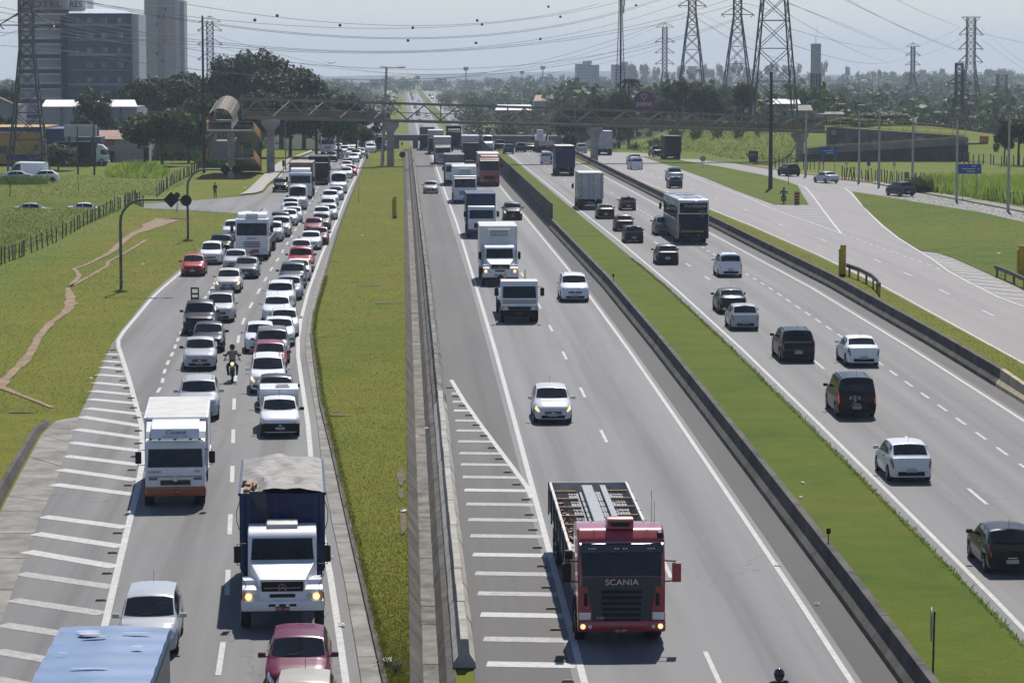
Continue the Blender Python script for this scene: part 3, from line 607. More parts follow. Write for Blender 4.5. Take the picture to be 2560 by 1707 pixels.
def car_surface(sp):
    L, W = sp['L'], sp['W']; k = sp['k']; ts = [q[0] for q in k]
    zt = lambda t: float(np.interp(t, ts, [q[1] for q in k])); zb_ = lambda t: float(np.interp(t, ts, [q[2] for q in k]))
    hw = lambda t: float(np.interp(t, ts, [q[3] for q in k])); ew = lambda t: float(np.interp(t, ts, [q[4] for q in k]))
    wy = [L/2 - q*L for q in sp['wb']]; r = sp['r']; ra = r+.055
    def sec(t):
        y = L/2 - t*L; w = hw(t)*W/2; belt = zb_(t); top = zt(t); e = ew(t)*w; zb = .23
        for q in wy:
            d = abs(y-q)
            if d < ra: zb = max(zb, r + math.sqrt(ra*ra-d*d))
        zb = min(zb, belt-.06); hgt = belt-zb; up = top-belt
        return [(.62*w, y, zb), (.95*w, y, zb+.01), (1.0*w, y, zb+.38*hgt), (.992*w, y, zb+.78*hgt), (.955*w, y, belt),
                (.955*w+(e-.955*w)*.52, y, belt+.58*up), (e, y, top-.11*up-.008), (.62*e, y, top-.018*min(1,up*2)), (0, y, top)]
    return sec
def S(sec, t, v, side=1):
    s = sec(t); i = min(int(v), 7); f_ = v-i; a, b = s[i], s[i+1]
    return Vector((side*(a[0]+(b[0]-a[0])*f_), a[1], a[2]+(b[2]-a[2])*f_))
def patch(sec, t0, t1, v0, v1, side=1, nt=5, nv=5, off=.008, full=False):
    """panel laid on the body between stations t0..t1 and rows v0..v1; full spans both sides"""
    def vs_(u):
        if not full: return v0 + (v1-v0)*u, side
        q = (8-v0)*2*u
        return (v0+q, 1) if q <= 8-v0 else (8-(q-(8-v0)), -1)
    def pt(a, u):
        v, sd = vs_(u); t = t0(u) + (t1(u)-t0(u))*a if callable(t0) else t0+(t1-t0)*a
        p = S(sec, t, v, sd); e = 1e-3
        dv, sd2 = vs_(min(1, u+.02)); du, sd1 = vs_(max(0, u-.02)); n = (S(sec, t+e, v, sd)-S(sec, t-e, v, sd)).cross(S(sec, t, dv, sd2)-S(sec, t, du, sd1))
        if n.length < 1e-9: n = Vector((0,0,1))
        n.normalize(); c = Vector((0, p.y*.6, .6))
        if n.dot(p-c) < 0: n = -n
        return p + n*off
    mb = MB(); mb.grid([[pt(i/nt, j/nv) for j in range(nv+1)] for i in range(nt+1)]); return mb
_wheels = {}
def wheel_mesh(r, wd):
    if (r, wd) not in _wheels:
        t = MB().lathe([(r*.62,-wd/2),(r*.94,-wd/2),(r,-wd*.36),(r,wd*.36),(r*.94,wd/2),(r*.62,wd/2),(r*.58,wd*.3)], n=22).mesh('tyre', smooth=40)
        rm = MB(); rm.lathe([(r*.63,wd*.42),(r*.56,wd*.34),(r*.30,wd*.30),(r*.10,wd*.40),(0.001,wd*.41)], n=20)
        for q in range(5):
            a = q*2*math.pi/5; rm.bar((wd*.36, r*.14*math.cos(a), r*.14*math.sin(a)), (wd*.45, r*.60*math.cos(a), r*.60*math.sin(a)), r*.16, .03)
        _wheels[(r, wd)] = (t, rm.mesh('rim', smooth=40))
    return _wheels[(r, wd)]
def add_wheel(root, x, y, r, wd, rim=True, name='wheel'):
    tm, rm = wheel_mesh(r, wd); o = obj(name, tm, M_TYRE, root); o.location = (x, y, r)
    if x < 0: o.rotation_euler.z = math.pi
    if rim: obj('rim', rm, M_RIM, o)
    return o
def make_car(kind):
    sp = SPECS[kind]; L, W = sp['L'], sp['W']; sec = car_surface(sp); root = empty(kind + '_car'); root['kind_'] = kind
    wy = [L/2 - q*L for q in sp['wb']]; r = sp['r']; ra = r+.055
    ts = set([q[0] for q in sp['k']] + list(np.linspace(0,1,19)))
    for q in sp['wb']:
        for d in (-1,-.97,-.8,-.5,0,.5,.8,.97,1): ts.add(round(q + d*ra/L, 5))
    for q in sp['wb']: ts.add(round(q-ra*1.001/L,5)); ts.add(round(q+ra*1.001/L,5))
    ts = sorted(t for t in ts if 0 <= t <= 1)
    ts = [t for i, t in enumerate(ts) if i == 0 or t-ts[i-1] > .0006]
    rows = []
    for t in ts:
        s = sec(t); rows.append([(-p[0],p[1],p[2]) for p in s[::-1]][::-1][:8] + [s[8]] + s[:8][::-1])
    rows = [[(-p[0],p[1],p[2]) for p in sec(t)[:8]] + [sec(t)[8]] + [tuple(p) for p in sec(t)[:8][::-1]] for t in ts]
    mb = MB(); mb.grid(rows); n = len(rows[0])
    mb.f.append(tuple(range(n))); mb.f.append(tuple((len(rows)-1)*n+i for i in range(n))[::-1])
    mb.build('body', PAINT, root, smooth=38, color=(.8,.8,.8))
    MB().box((0,0,.36),(W*.80,L*.90,.30)).build('underbody', M_BLACK, root)
    c, f_, rr, rb_ = sp['cowl'], sp['rf'], sp['rr'], sp['rb']
    g = 'window'
    patch(sec, lambda u: c+.012+.035*abs(2*u-1)**2*.6, lambda u: f_-.012, 6.12, 8, full=True, nt=6, nv=12).build('windshield', GLASS, root, smooth=50)
    van = kind == 'van'; open_bed = kind in ('pickup','bigpickup')
    patch(sec, lambda u: rr+.014, lambda u: rb_-(rb_-rr)*(.10 if not open_bed else .15), 6.15, 8, full=True, nt=5, nv=12).build('rear_window', GLASS, root, smooth=50)
    b_end = .50 if van else rr + (rb_-rr)*.30
    mid = (f_+rr)/2 + (.03 if not van else 0)
    for sd in (1,-1):
        if van: patch(sec, f_-.075, f_+.13, 4.15, 5.55, sd).build('side_window', GLASS, root, smooth=50)
        elif open_bed: patch(sec, c+.085, rr-.012, 4.18, 5.85, sd).build('side_window', GLASS, root, smooth=50)
        else:
            patch(sec, c+.085, mid-.012, 4.18, 5.88, sd).build('side_window', GLASS, root, smooth=50)
            patch(sec, mid+.006, b_end, 4.18, 5.88, sd).build('side_window', GLASS, root, smooth=50)
        for yy in wy: add_wheel(root, sd*(W/2-.115), yy, r, .20)
        patch(sec, .006, .085, 3.25, 4.75, sd, off=.012).build('headlight', M_LAMP, root, smooth=50)
        tall = kind in ('mpv','van','minivan','pickup','bigpickup')
        patch(sec, .955 if not tall else .975, .9985, 3.0, 4.55 if not tall else 4.6, sd, off=.012).build('taillight', M_TAIL, root, smooth=50)
        zm = S(sec, c+.06, 4.3).z + .07; xm = W/2
        m_ = MB().box((sd*(xm+.10), L/2-(c+.075)*L, zm),(.20,.11,.135)); m_.bar((sd*(xm-.06), L/2-(c+.07)*L, zm-.05),(sd*(xm+.05), L/2-(c+.075)*L, zm-.02),.05)
        m_.build('mirror', PAINT if kind not in ('pickup','van','bigpickup') else M_BLACK, root, bevel=.03, smooth=60, color=(.02,.02,.02))
        if kind in ('suv','mpv','minivan'):
            pts = [S(sec, t, 6.35, sd)+Vector((0,0,q)) for t, q in ((f_+.04,.0),(f_+.06,.05),((f_+rr)/2,.055),(rr-.05,.05),(rr-.03,0))]
            MB().tube(pts, .018, 5).build('roof_rail', M_METALG, root)
        for tt in (mid,):
            a = S(sec, tt, 1.3, sd); b = S(sec, tt, 3.9, sd); q = Vector((sd*.006,0,0))
            if not van: MB().grid([[a+q, a+q+Vector((0,.012,0))],[S(sec,tt,2.1,sd)+q, S(sec,tt,2.1,sd)+q+Vector((0,.012,0))],[S(sec,tt,3.2,sd)+q, S(sec,tt,3.2,sd)+q+Vector((0,.012,0))],[b+q, b+q+Vector((0,.012,0))]]).build('door_gap', M_BLACK, root, recalc=False)
            hp = S(sec, tt-.03, 3.5, sd); MB().box((hp.x+sd*.012, hp.y, hp.z),(.03,.16,.03)).build('door_handle', M_BLACK, root)
    zn = sp['k'][0][1]; wn = sp['k'][0][3]*W
    gr = MB()
    for q in range(3): gr.box((0, L/2+.012, zn-.045-q*.045),(wn*.62,.03,.026))
    gr.build('grille', M_BLACK, root)
    MB().box((0,L/2+.030,zn-.09),(.13,.02,.07)).build('badge', M_CHROME, root, bevel=.01)
    MB().box((0,L/2+.008,.335),(wn*.86,.03,.13)).build('lower_intake', M_BLACK, root, bevel=.01)
    pl = MB().box((0,L/2+.028,.415),(.40,.015,.125)).build('license_plate', M_PLATE, root)
    pz = .62 if kind not in ('sedan','hatch','suv','minivan') else .80
    p = S(sec, .992, 4.0); MB().box((0,-L/2-.012,min(pz, zb2(sec)-.1)),(.40,.02,.13)).build('license_plate', M_PLATE, root)
    MB().box((0,-L/2-.006,.36),(W*.60,.025,.16)).build('rear_bumper_insert', M_BLACK, root, bevel=.01)
    hb = S(sec, .9995, 3.9); MB().box((0,-L/2-.008,hb.z+.01),(.30,.02,.035)).build('boot_handle', M_CHROME, root)
    a0 = S(sec, rr-.04, 8) if not open_bed else S(sec, f_+.02, 8); MB().tube([a0, a0+Vector((0,-.10 if not open_bed else -.12,.32))], .006, 4).build('antenna', M_BLACK, root)
    for sx in (-.12,.20):
        q0 = S(sec, c+.02, 7.5 if sx < 0 else 7.9); MB().bar(q0+Vector((sx,0,.014)), q0+Vector((sx-.45,-.16,.10)), .022,.012).build('wiper', M_BLACK, root)
    if open_bed:
        t0, t1 = sp['k'][9][0]+.012, .985
        a, b = S(sec,t0,8), S(sec,t1,8); MB().box((0,(a.y+b.y)/2,a.z+.006),(W*.80,a.y-b.y,.014)).build('bed_cover', M_BLACK, root)
    PROTO[kind] = dict(root=root, front=wy[0], rear=wy[1], L=L, W=W)
    return root
def zb2(sec): return sec(1.0)[4][2]
def kids(o): return [c for c in CH.get(o.name, [])]
CH = {}
def index_children():
    CH.clear()
    for o in bpy.data.objects:
        if o.parent: CH.setdefault(o.parent.name, []).append(o)
SMALL = {'rim','door_gap','door_handle','badge','antenna','wiper','boot_handle','lower_intake','rear_bumper_insert','grille','roof_rail','license_plate','mudguard','step','emblem'}
FRONT_ONLY = {'windshield','headlight','grille','badge','lower_intake','wiper'}
REAR_ONLY = {'rear_window','taillight','rear_bumper_insert','boot_handle'}
def clone(root, color=None, lod=0, drop=()):
    r = root.copy(); COL.objects.link(r)
    for k_ in list(r.keys()): del r[k_]
    def rec(src, dst):
        for c in kids(src):
            st = c.name.split('.')[0]
            if (lod >= 2 and st in SMALL) or st in drop: continue
            d = c.copy(); COL.objects.link(d); d.parent = dst
            if color is not None and (st == 'body' or st == 'cab' or (st == 'mirror' and c.get('painted'))): d.color = (*color, 1)
            rec(c, d)
    rec(root, r); return r
def ground_frame(p, heading):
    """matrix for a vehicle at ground point p facing heading (radians from +Y, anticlockwise)"""
    f_ = Vector((-math.sin(heading), math.cos(heading), 0)); e = 2.0
    slope = (zp(p.y+e) - zp(p.y-e))/(2*e); f_ = Vector((f_.x, f_.y, slope*f_.y)).normalized()
    r = f_.cross(Vector((0,0,1))).normalized(); u = r.cross(f_)
    return Matrix(((r.x,f_.x,u.x,p.x),(r.y,f_.y,u.y,p.y),(r.z,f_.z,u.z,p.z),(0,0,0,1)))
def place(root, p, heading, anchor):
    """set root so that its local point (0, anchor) stands on p"""
    d = Vector((-math.sin(heading), math.cos(heading), 0)); q = p - d*anchor; q.z = gz(q.x, q.y); root.matrix_world = ground_frame(q, heading)
def set_mat(o, m):
    o.data = o.data.copy() if False else o.data
    o.material_slots[0].link = 'OBJECT'; o.material_slots[0].material = m
for k_ in SPECS: make_car(k_)
index_children()
NAMES = {'hatch':'hatchback','compact':'small_hatchback','sedan':'sedan','suv':'suv','minivan':'minivan','mpv':'tall_wagon','pickup':'small_pickup','bigpickup':'pickup_truck','van':'panel_van'}
CATS = {'hatch':'car','compact':'car','sedan':'car','suv':'car','minivan':'car','mpv':'car','pickup':'pickup','bigpickup':'pickup','van':'van'}
def car(kind, px, py, color, label, back=False, heading=None, group=None, lights=False, brake=False, drop=(), bumper=None, pt=None, scale=None, tyres=True):
    pr = PROTO[kind]; p = pt if pt is not None else P(px, py); d = p.y
    wpx = pr['W']*FPX/d; lod = 0 if wpx > 60 else (1 if wpx > 34 else 2)
    r = clone(pr['root'], color, lod, set(drop) | ((FRONT_ONLY if back else REAR_ONLY) if lod >= 2 else set()))
    r.name = NAMES[kind]
    if heading is None: heading = 0.0 if back else math.pi
    place(r, p, heading, pr['rear'] if back else pr['front'])
    if scale: r.scale = scale
    tag(r, label, CATS[kind], group or ('cars driving away' if back else 'oncoming cars'))
    for c in [o for o in r.children]:
        st = c.name.split('.')[0]
        if st == 'headlight' and lights: set_mat(c, M_LAMP_ON)
        if st == 'taillight' and brake: set_mat(c, M_TAIL_ON)
        if st == 'mirror' and lod < 2 and sum(color) > .05 and kind not in ('pickup','van','bigpickup'): c.color = (*color,1)
    return r
WHITE=(.86,.87,.88); SILVER=(.48,.49,.51); GREY=(.16,.165,.17); DGREY=(.030,.031,.035); BLACK=(.003,.003,.0035); NAVY=(.010,.014,.032); RED=(.42,.018,.022); DRED=(.065,.006,.008); WINE=(.13,.008,.028); BEIGE=(.42,.39,.33); GREEN=(.008,.028,.026)
# ================================================================ trucks: local y = 0 is the front bumper, the body runs to -y
def colmat(name, c, rough=.4, coat=.4, var=.10, scale=1.2): return mat(name, c, rough, var=var, scale=scale, coat=coat, spec=.5 if max(c) > .2 else .2)
T_WHITE = colmat('truck_white', (.82,.83,.84), var=.06); T_CREAM = colmat('truck_cream', (.58,.56,.50), .5, .1); T_RED = colmat('truck_red', (.38,.022,.035), .35, .8)
T_BLUE = colmat('truck_blue', (.022,.05,.13), .5, .2); T_NAVY = colmat('truck_navy', (.018,.034,.10), .5, .15); T_GREY = colmat('truck_grey', (.17,.165,.16), .5, .1)
T_DARK = colmat('truck_dark', (.014,.015,.017), .5, .0); T_SILVER = colmat('truck_silver', (.52,.53,.55), .4, .3); T_BROWN = colmat('truck_brown', (.24,.19,.14), .6, 0)
T_ORANGE = colmat('truck_orange', (.36,.085,.018), .4, .5); T_RUST = colmat('truck_rust', (.28,.10,.045), .6, 0)
M_STEELPIPE = mat('steel_bundle', (.24,.26,.275), .6, .0, var=.2, scale=6); M_TIMBER = mat('raw_timber', (.36,.22,.12), .8, var=.25, scale=5)
M_PLY = mat('grey_board', (.50,.48,.45), .7, var=.3, scale=1.5); M_TARP = mat('dusty_tarp', (.25,.23,.21), .65, var=.3, scale=2.6, bmp=.2)
def panel(root, name, pts, m, off=.0, thick=.02):
    """flat plate through four points, thickened"""
    a, b, c, d = [Vector(p) for p in pts]; n = (b-a).cross(d-a).normalized()
    mb = MB(); v = [p + n*off for p in (a,b,c,d)]; v2 = [p + n*(off-thick) for p in (a,b,c,d)]
    mb.add(v+v2, [(0,1,2,3),(7,6,5,4),(0,4,5,1),(1,5,6,2),(2,6,7,3),(3,7,4,0)]); return mb.build(name, m, root)
def mirror_pair(root, x, y, z, m=M_BLACK, h=.48, w=.24, arm=True):
    for sd in (-1,1):
        mb = MB().box((sd*(x+.26), y, z),(w,.12,h))
        o = mb.build('mirror', m, root, bevel=.04, smooth=50)
        if arm: MB().tube([(sd*x,y-.05,z+h*.62),(sd*(x+.26),y,z+h*.62),(sd*(x+.28),y,z),(sd*(x+.26),y,z-h*.62),(sd*x,y-.05,z-h*.62)], .016, 5).build('mirror_arm', M_BLACK, root)
def axle(root, y, W, r=.5, dual=False):
    for sd in (-1,1): add_wheel(root, sd*(W/2-.16 if not dual else W/2-.27), y, r, .28 if not dual else .55, True)
def chassis(root, L, W, axles, z=.75):
    mb = MB()
    for sd in (-1,1): mb.box((sd*.42,-L/2-.3,z),(.12,L-.8,.22))
    mb.box((0,-L/2,z-.05),(1.3,L*.7,.12)); mb.build('chassis', M_DARKSTEEL, root)
    for y, dual in axles:
        axle(root, y, W, .50, dual); MB().cyl((0,y,.5),.09,W*.8,'x',8).build('axle', M_DARKSTEEL, root)
    MB().box((-W/2+.35,-L*.42,.68),(.55,1.0,.5)).build('fuel_tank', M_METALG, root, bevel=.08)
def rear_end(root, L, W, z):
    MB().box((0,-L+.02,.50),(W*.92,.10,.12)).build('underrun_bar', M_DARKSTEEL, root)
    for sd in (-1,1):
        MB().box((sd*(W/2-.22),-L-.02,z-.16),(.34,.05,.13)).build('taillight', M_TAIL, root, bevel=.01)
        MB().box((sd*(W/2-.35),-L+.35,.62),(.5,.03,.5)).build('mudguard', M_BLACK, root)
    MB().box((0,-L-.03,.62),(.40,.02,.14)).build('license_plate', M_PLATE_RED, root)
def cargo_box(root, y0, y1, W, z0, z1, m, frame=None, doors=True, roof=None, ribs=0):
    MB().box((0,(y0+y1)/2,(z0+z1)/2),(W,y0-y1,z1-z0)).build('cargo_box', m, root, bevel=.035, smooth=40)
    if roof is not None: MB().box((0,(y0+y1)/2,z1+.004),(W-.10,y0-y1-.10,.02)).build('roof_skin', roof, root)
    fm = frame or m; fr = MB(); e = .012
    for sd in (-1,1):
        for yy in (y0,y1): fr.box((sd*(W/2-.03),yy+(e if yy==y0 else -e),(z0+z1)/2),(.09,.05,z1-z0))
        fr.box((sd*(W/2+e),(y0+y1)/2,z1-.05),(.04,y0-y1,.10)); fr.box((sd*(W/2+e),(y0+y1)/2,z0+.05),(.04,y0-y1,.10))
        for q in range(ribs):
            yy = y0 + (y1-y0)*(q+.5)/ribs; fr.box((sd*(W/2+.008),yy,(z0+z1)/2),(.03,.05,z1-z0-.2))
    for yy, s_ in ((y0,1),(y1,-1)):
        fr.box((0,yy+s_*e,z1-.04),(W-.1,.05,.08)); fr.box((0,yy+s_*e,z0+.04),(W-.1,.05,.08))
    fr.build('box_frame', fm, root)
    if doors:
        for sd in (-1,1):
            MB().box((sd*W*.243,y1-.022,(z0+z1)/2),(W*.465,.03,z1-z0-.18)).build('rear_door', m, root, bevel=.008)
            for q in (.10,.40): MB().tube([(sd*W*q,y1-.06,z0+.12),(sd*W*q,y1-.06,z1-.12)],.018,5).build('lock_rod', M_DARKSTEEL, root)
            for q in (.12,.38,.64,.90): MB().box((sd*(W/2-.08),y1-.05,z0+(z1-z0)*q),(.20,.03,.05)).build('hinge', M_DARKSTEEL, root)
def cab_over(root, W=2.35, H=2.75, z0=.55, Lc=1.75, m=T_WHITE, bumper=None, rake=.16, wb=None, visor=False, lit=True, grille='slats', fair=None, amber=True, sw=M_BLACK):
    wb = wb or z0 + (H-z0)*.50; r_ = rake; zt = H-.30
    poly = [(0,z0+.02),(.02,z0+.30),(0,wb),(-r_,zt),(-r_-.14,H-.06),(-.55,H),(-Lc,H-.02),(-Lc,z0+.25),(-Lc+.1,z0)]
    mb = MB().prism(poly, -W/2, W/2); mb.build('cab', m, root, bevel=.07, smooth=35, seg=3)
    ins = .10
    panel(root, 'windshield', [(-W/2+ins,.006,wb+.03),(W/2-ins,.006,wb+.03),(W/2-ins-.03,-r_*.93,zt-.04),(-W/2+ins+.03,-r_*.93,zt-.04)], GLASS, .012)
    for sd in (-1,1):
        panel(root, 'side_window', [(sd*W/2,-.22,wb+.02),(sd*W/2,-1.12,wb+.02),(sd*W/2,-1.10,zt-.02),(sd*W/2,-.34,zt-.02)][::sd], GLASS, .010)
        MB().box((sd*(W/2+.006),-.68,(z0+wb)/2+.1),(.012,1.0,.02)).build('door_gap', M_BLACK, root)
        MB().box((sd*(W/2-.28),.03,z0+.16),(.36,.06,.20)).build('headlight', M_LAMP, root, bevel=.02)
        if lit: MB().cyl((sd*(W/2-.22),.062,z0+.02),.085,.04,'y',12).build('headlight', M_LAMP_ON, root)
        if amber: MB().box((sd*(W/2-.06),.025,z0+.17),(.10,.06,.16)).build('indicator', M_LAMP_AMBER, root, bevel=.01)
        MB().box((sd*(W/2-.05),-.75,z0-.10),(.12,.9,.28)).build('step', M_BLACK, root, bevel=.02)
        MB().lathe([(.50,-.02),(.66,-.02),(.66,.24),(.62,.24)], (sd*(W/2-.20),-.95,.5),'x',20).build('mudguard', M_BLACK, root)
    bm_ = bumper or m
    MB().box((0,.03,z0+.02),(W+.02,.20,.36)).build('bumper', bm_, root, bevel=.05, smooth=40)
    if grille == 'slats':
        for q in range(4): MB().box((0,.036,z0+.42+q*.12),(W*.50,.03,.055)).build('grille_slat', M_BLACK, root)
    elif grille == 'dark':
        MB().box((0,.030,z0+.52),(W*.55,.03,.42)).build('grille', M_BLACK, root, bevel=.03)
    mirror_pair(root, W/2, -.12, (wb+zt)/2+.02, sw)
    for q in (-.45,.25): MB().bar((q,.03,wb+.04),(q+.5,-.02,wb+.22),.03,.015).build('wiper', M_BLACK, root)
    MB().box((0,.142,z0+.0),(.42,.02,.14)).build('license_plate', M_PLATE_RED, root)
    if visor: MB().prism([(-r_+.02,zt+.02),(-r_+.30,zt-.08),(-r_+.30,zt-.04),(-r_+.02,zt+.10)], -W/2+.08, W/2-.08).build('sun_visor', M_DARKSTEEL, root)
    if fair: # roof deflector
        hh = fair; MB().prism([(-r_-.25,H-.02),(-.85,H+hh*.75),(-Lc*.92,H+hh),(-Lc*.92,H-.02)], -W/2+.12, W/2-.12).build('roof_fairing', m, root, bevel=.10, smooth=40, seg=3)
def cab_bonnet(root, m=T_WHITE, W=2.02, H=2.64, lit=True, emblem=True):
    """bonneted cab: hood in front, cab behind"""
    z0 = .80; zb = 1.80; yc = -1.28
    MB().prism([(yc,z0),(yc,zb),(yc-.30,H-.20),(yc-.50,H-.05),(yc-.8,H),(yc-1.75,H-.04),(yc-1.75,z0)], -W/2, W/2).build('cab', m, root, bevel=.07, smooth=35, seg=3)
    panel(root, 'windshield', [(-W/2+.09,yc+.004,zb+.03),(W/2-.09,yc+.004,zb+.03),(W/2-.13,yc-.29,H-.23),(-W/2+.13,yc-.29,H-.23)], GLASS, .012)
    for sd in (-1,1): panel(root, 'side_window', [(sd*W/2,yc-.25,zb),(sd*W/2,yc-1.2,zb),(sd*W/2,yc-1.15,H-.28),(sd*W/2,yc-.45,H-.28)][::sd], GLASS, .010)
    # hood tapering forward
    hw0, hw1 = .66, .97
    v = [(-hw0,0,z0+.40),(hw0,0,z0+.40),(hw0,-.02,1.50),(-hw0,-.02,1.50),(-hw1,yc,z0+.40),(hw1,yc,z0+.40),(hw1,yc,zb+.02),(-hw1,yc,zb+.02)]
    MB().add(v, [(0,1,2,3),(7,6,5,4),(0,4,5,1),(3,2,6,7),(1,5,6,2),(0,3,7,4)]).build('hood', m, root, bevel=.05, smooth=35)
    for sd in (-1,1):
        MB().prism([(.06,z0+.0),(.08,z0+.42),(-.10,1.28),(-.9,1.34),(-1.25,1.18),(-1.3,z0+.28),(-.95,z0+.62),(-.35,z0+.62),(-.12,z0)], sd*.60, sd*1.16).build('fender', m, root, bevel=.05, smooth=40)
        MB().cyl((sd*.98,.10,z0+.22),.10,.05,'y',14).build('headlight', M_LAMP_ON if lit else M_LAMP, root); MB().cyl((sd*.78,.09,z0+.22),.09,.05,'y',14).build('headlight', M_LAMP, root)
        MB().box((sd*1.10,.06,z0+.24),(.10,.08,.24)).build('indicator', M_LAMP_AMBER, root, bevel=.02)
        MB().tube([(sd*1.05,-.1,1.28),(sd*1.22,.02,1.70)],.012,4).build('fender_rod', M_BLACK, root)
    MB().box((0,.03,z0+.20),(1.36,.10,.32)).build('front_panel', m, root, bevel=.03)
    MB().box((0,.085,z0+.24),(.74,.02,.10)).build('lower_grille', M_BLACK, root)
    MB().box((0,.012,1.24),(1.22,.05,.42)).build('grille', M_BLACK, root, bevel=.02)
    if emblem:
        MB().box((0,.045,1.26),(1.04,.02,.025)).build('grille_bar', M_CHROME, root)
        e = MB(); n = 24; e.lathe([(.105,0),(.125,0),(.125,.02),(.105,.02),(.105,0)], (0,.045,1.26), 'y', n)
        for q in range(3):
            a = math.pi/2 + q*2*math.pi/3; e.bar((0,.055,1.26),(.11*math.cos(a),.055,1.26+.11*math.sin(a)),.022,.02)
        e.build('emblem', M_CHROME, root)
    MB().prism([(.16,z0-.20),(.20,z0-.05),(.17,z0+.10),(-.25,z0+.10),(-.25,z0-.20)], -1.19, 1.19).build('bumper', m, root, bevel=.05, smooth=40)
    for q in (-.3,0,.3): MB().box((q,.19,z0-.02),(.20,.02,.07)).build('bumper_slot', M_BLACK, root)
    MB().box((0,.205,z0-.13),(.40,.02,.14)).build('license_plate', M_PLATE_RED, root)
    mirror_pair(root, W/2+.05, yc-.1, 1.98, M_BLACK, .50, .20)
    for q in (-.6,.15): MB().bar((q,yc+.03,zb+.05),(q+.55,yc-.03,zb+.2),.03,.015).build('wiper', M_BLACK, root)
TR = {}
def box_truck(name, L=8.2, W=2.45, H=3.5, cab=T_WHITE, box=T_WHITE, frame=None, z0=1.05, cabkw=None, reefer=False, kind='over', roof=None, gap=.15, ribs=0, doors=True, base=None):
    root = empty(name); kw = dict(cabkw or {}); Hc = kw.get('H', 2.75)
    cl = kw.get('Lc', 1.75) if kind == 'over' else 3.05
    if kind == 'over': cab_over(root, m=cab, **kw)
    else: cab_bonnet(root, cab)
    chassis(root, L, W, [(-.95 if kind == 'over' else -.62, False), (-L+1.9, True)] + ([(-L+3.15, True)] if L > 8.5 else []))
    cargo_box(root, -cl-gap, -L, W, z0, H, box, frame, doors, roof, ribs); rear_end(root, L, W, z0)
    if reefer:
        MB().box((0,-cl-gap+.18,H-.45),(W*.62,.40,.55)).build('cooling_unit', T_WHITE, root, bevel=.06)
        for q in range(5): MB().box((0,-cl-gap+.39,H-.62+q*.08),(W*.5,.02,.03)).build('cooling_slat', M_BLACK, root)
    TR[name] = dict(root=root, front=-.95 if kind == 'over' else -.62, rear=-L+1.9, L=L, tail=-L); return root
def put(root, p, back, label, cat='truck', heading=None, group=None, name=None, anchor=None):
    t = root; info = [v for v in TR.values() if v['root'] is root][0]
    h = heading if heading is not None else (0.0 if back else math.pi)
    place(root, p, h, anchor if anchor is not None else (info['rear'] if back else info['front'])); tag(root, label, cat, group or ('trucks driving away' if back else 'oncoming trucks'))
    if name: root.name = name
    return root
HL_ = lambda px, py: None
def head_left(y):      # heading of oncoming traffic on the near carriageway at distance y
    dx = (interp(DM, y+6) - interp(DM, y-6))/12; return math.pi - math.atan(dx)

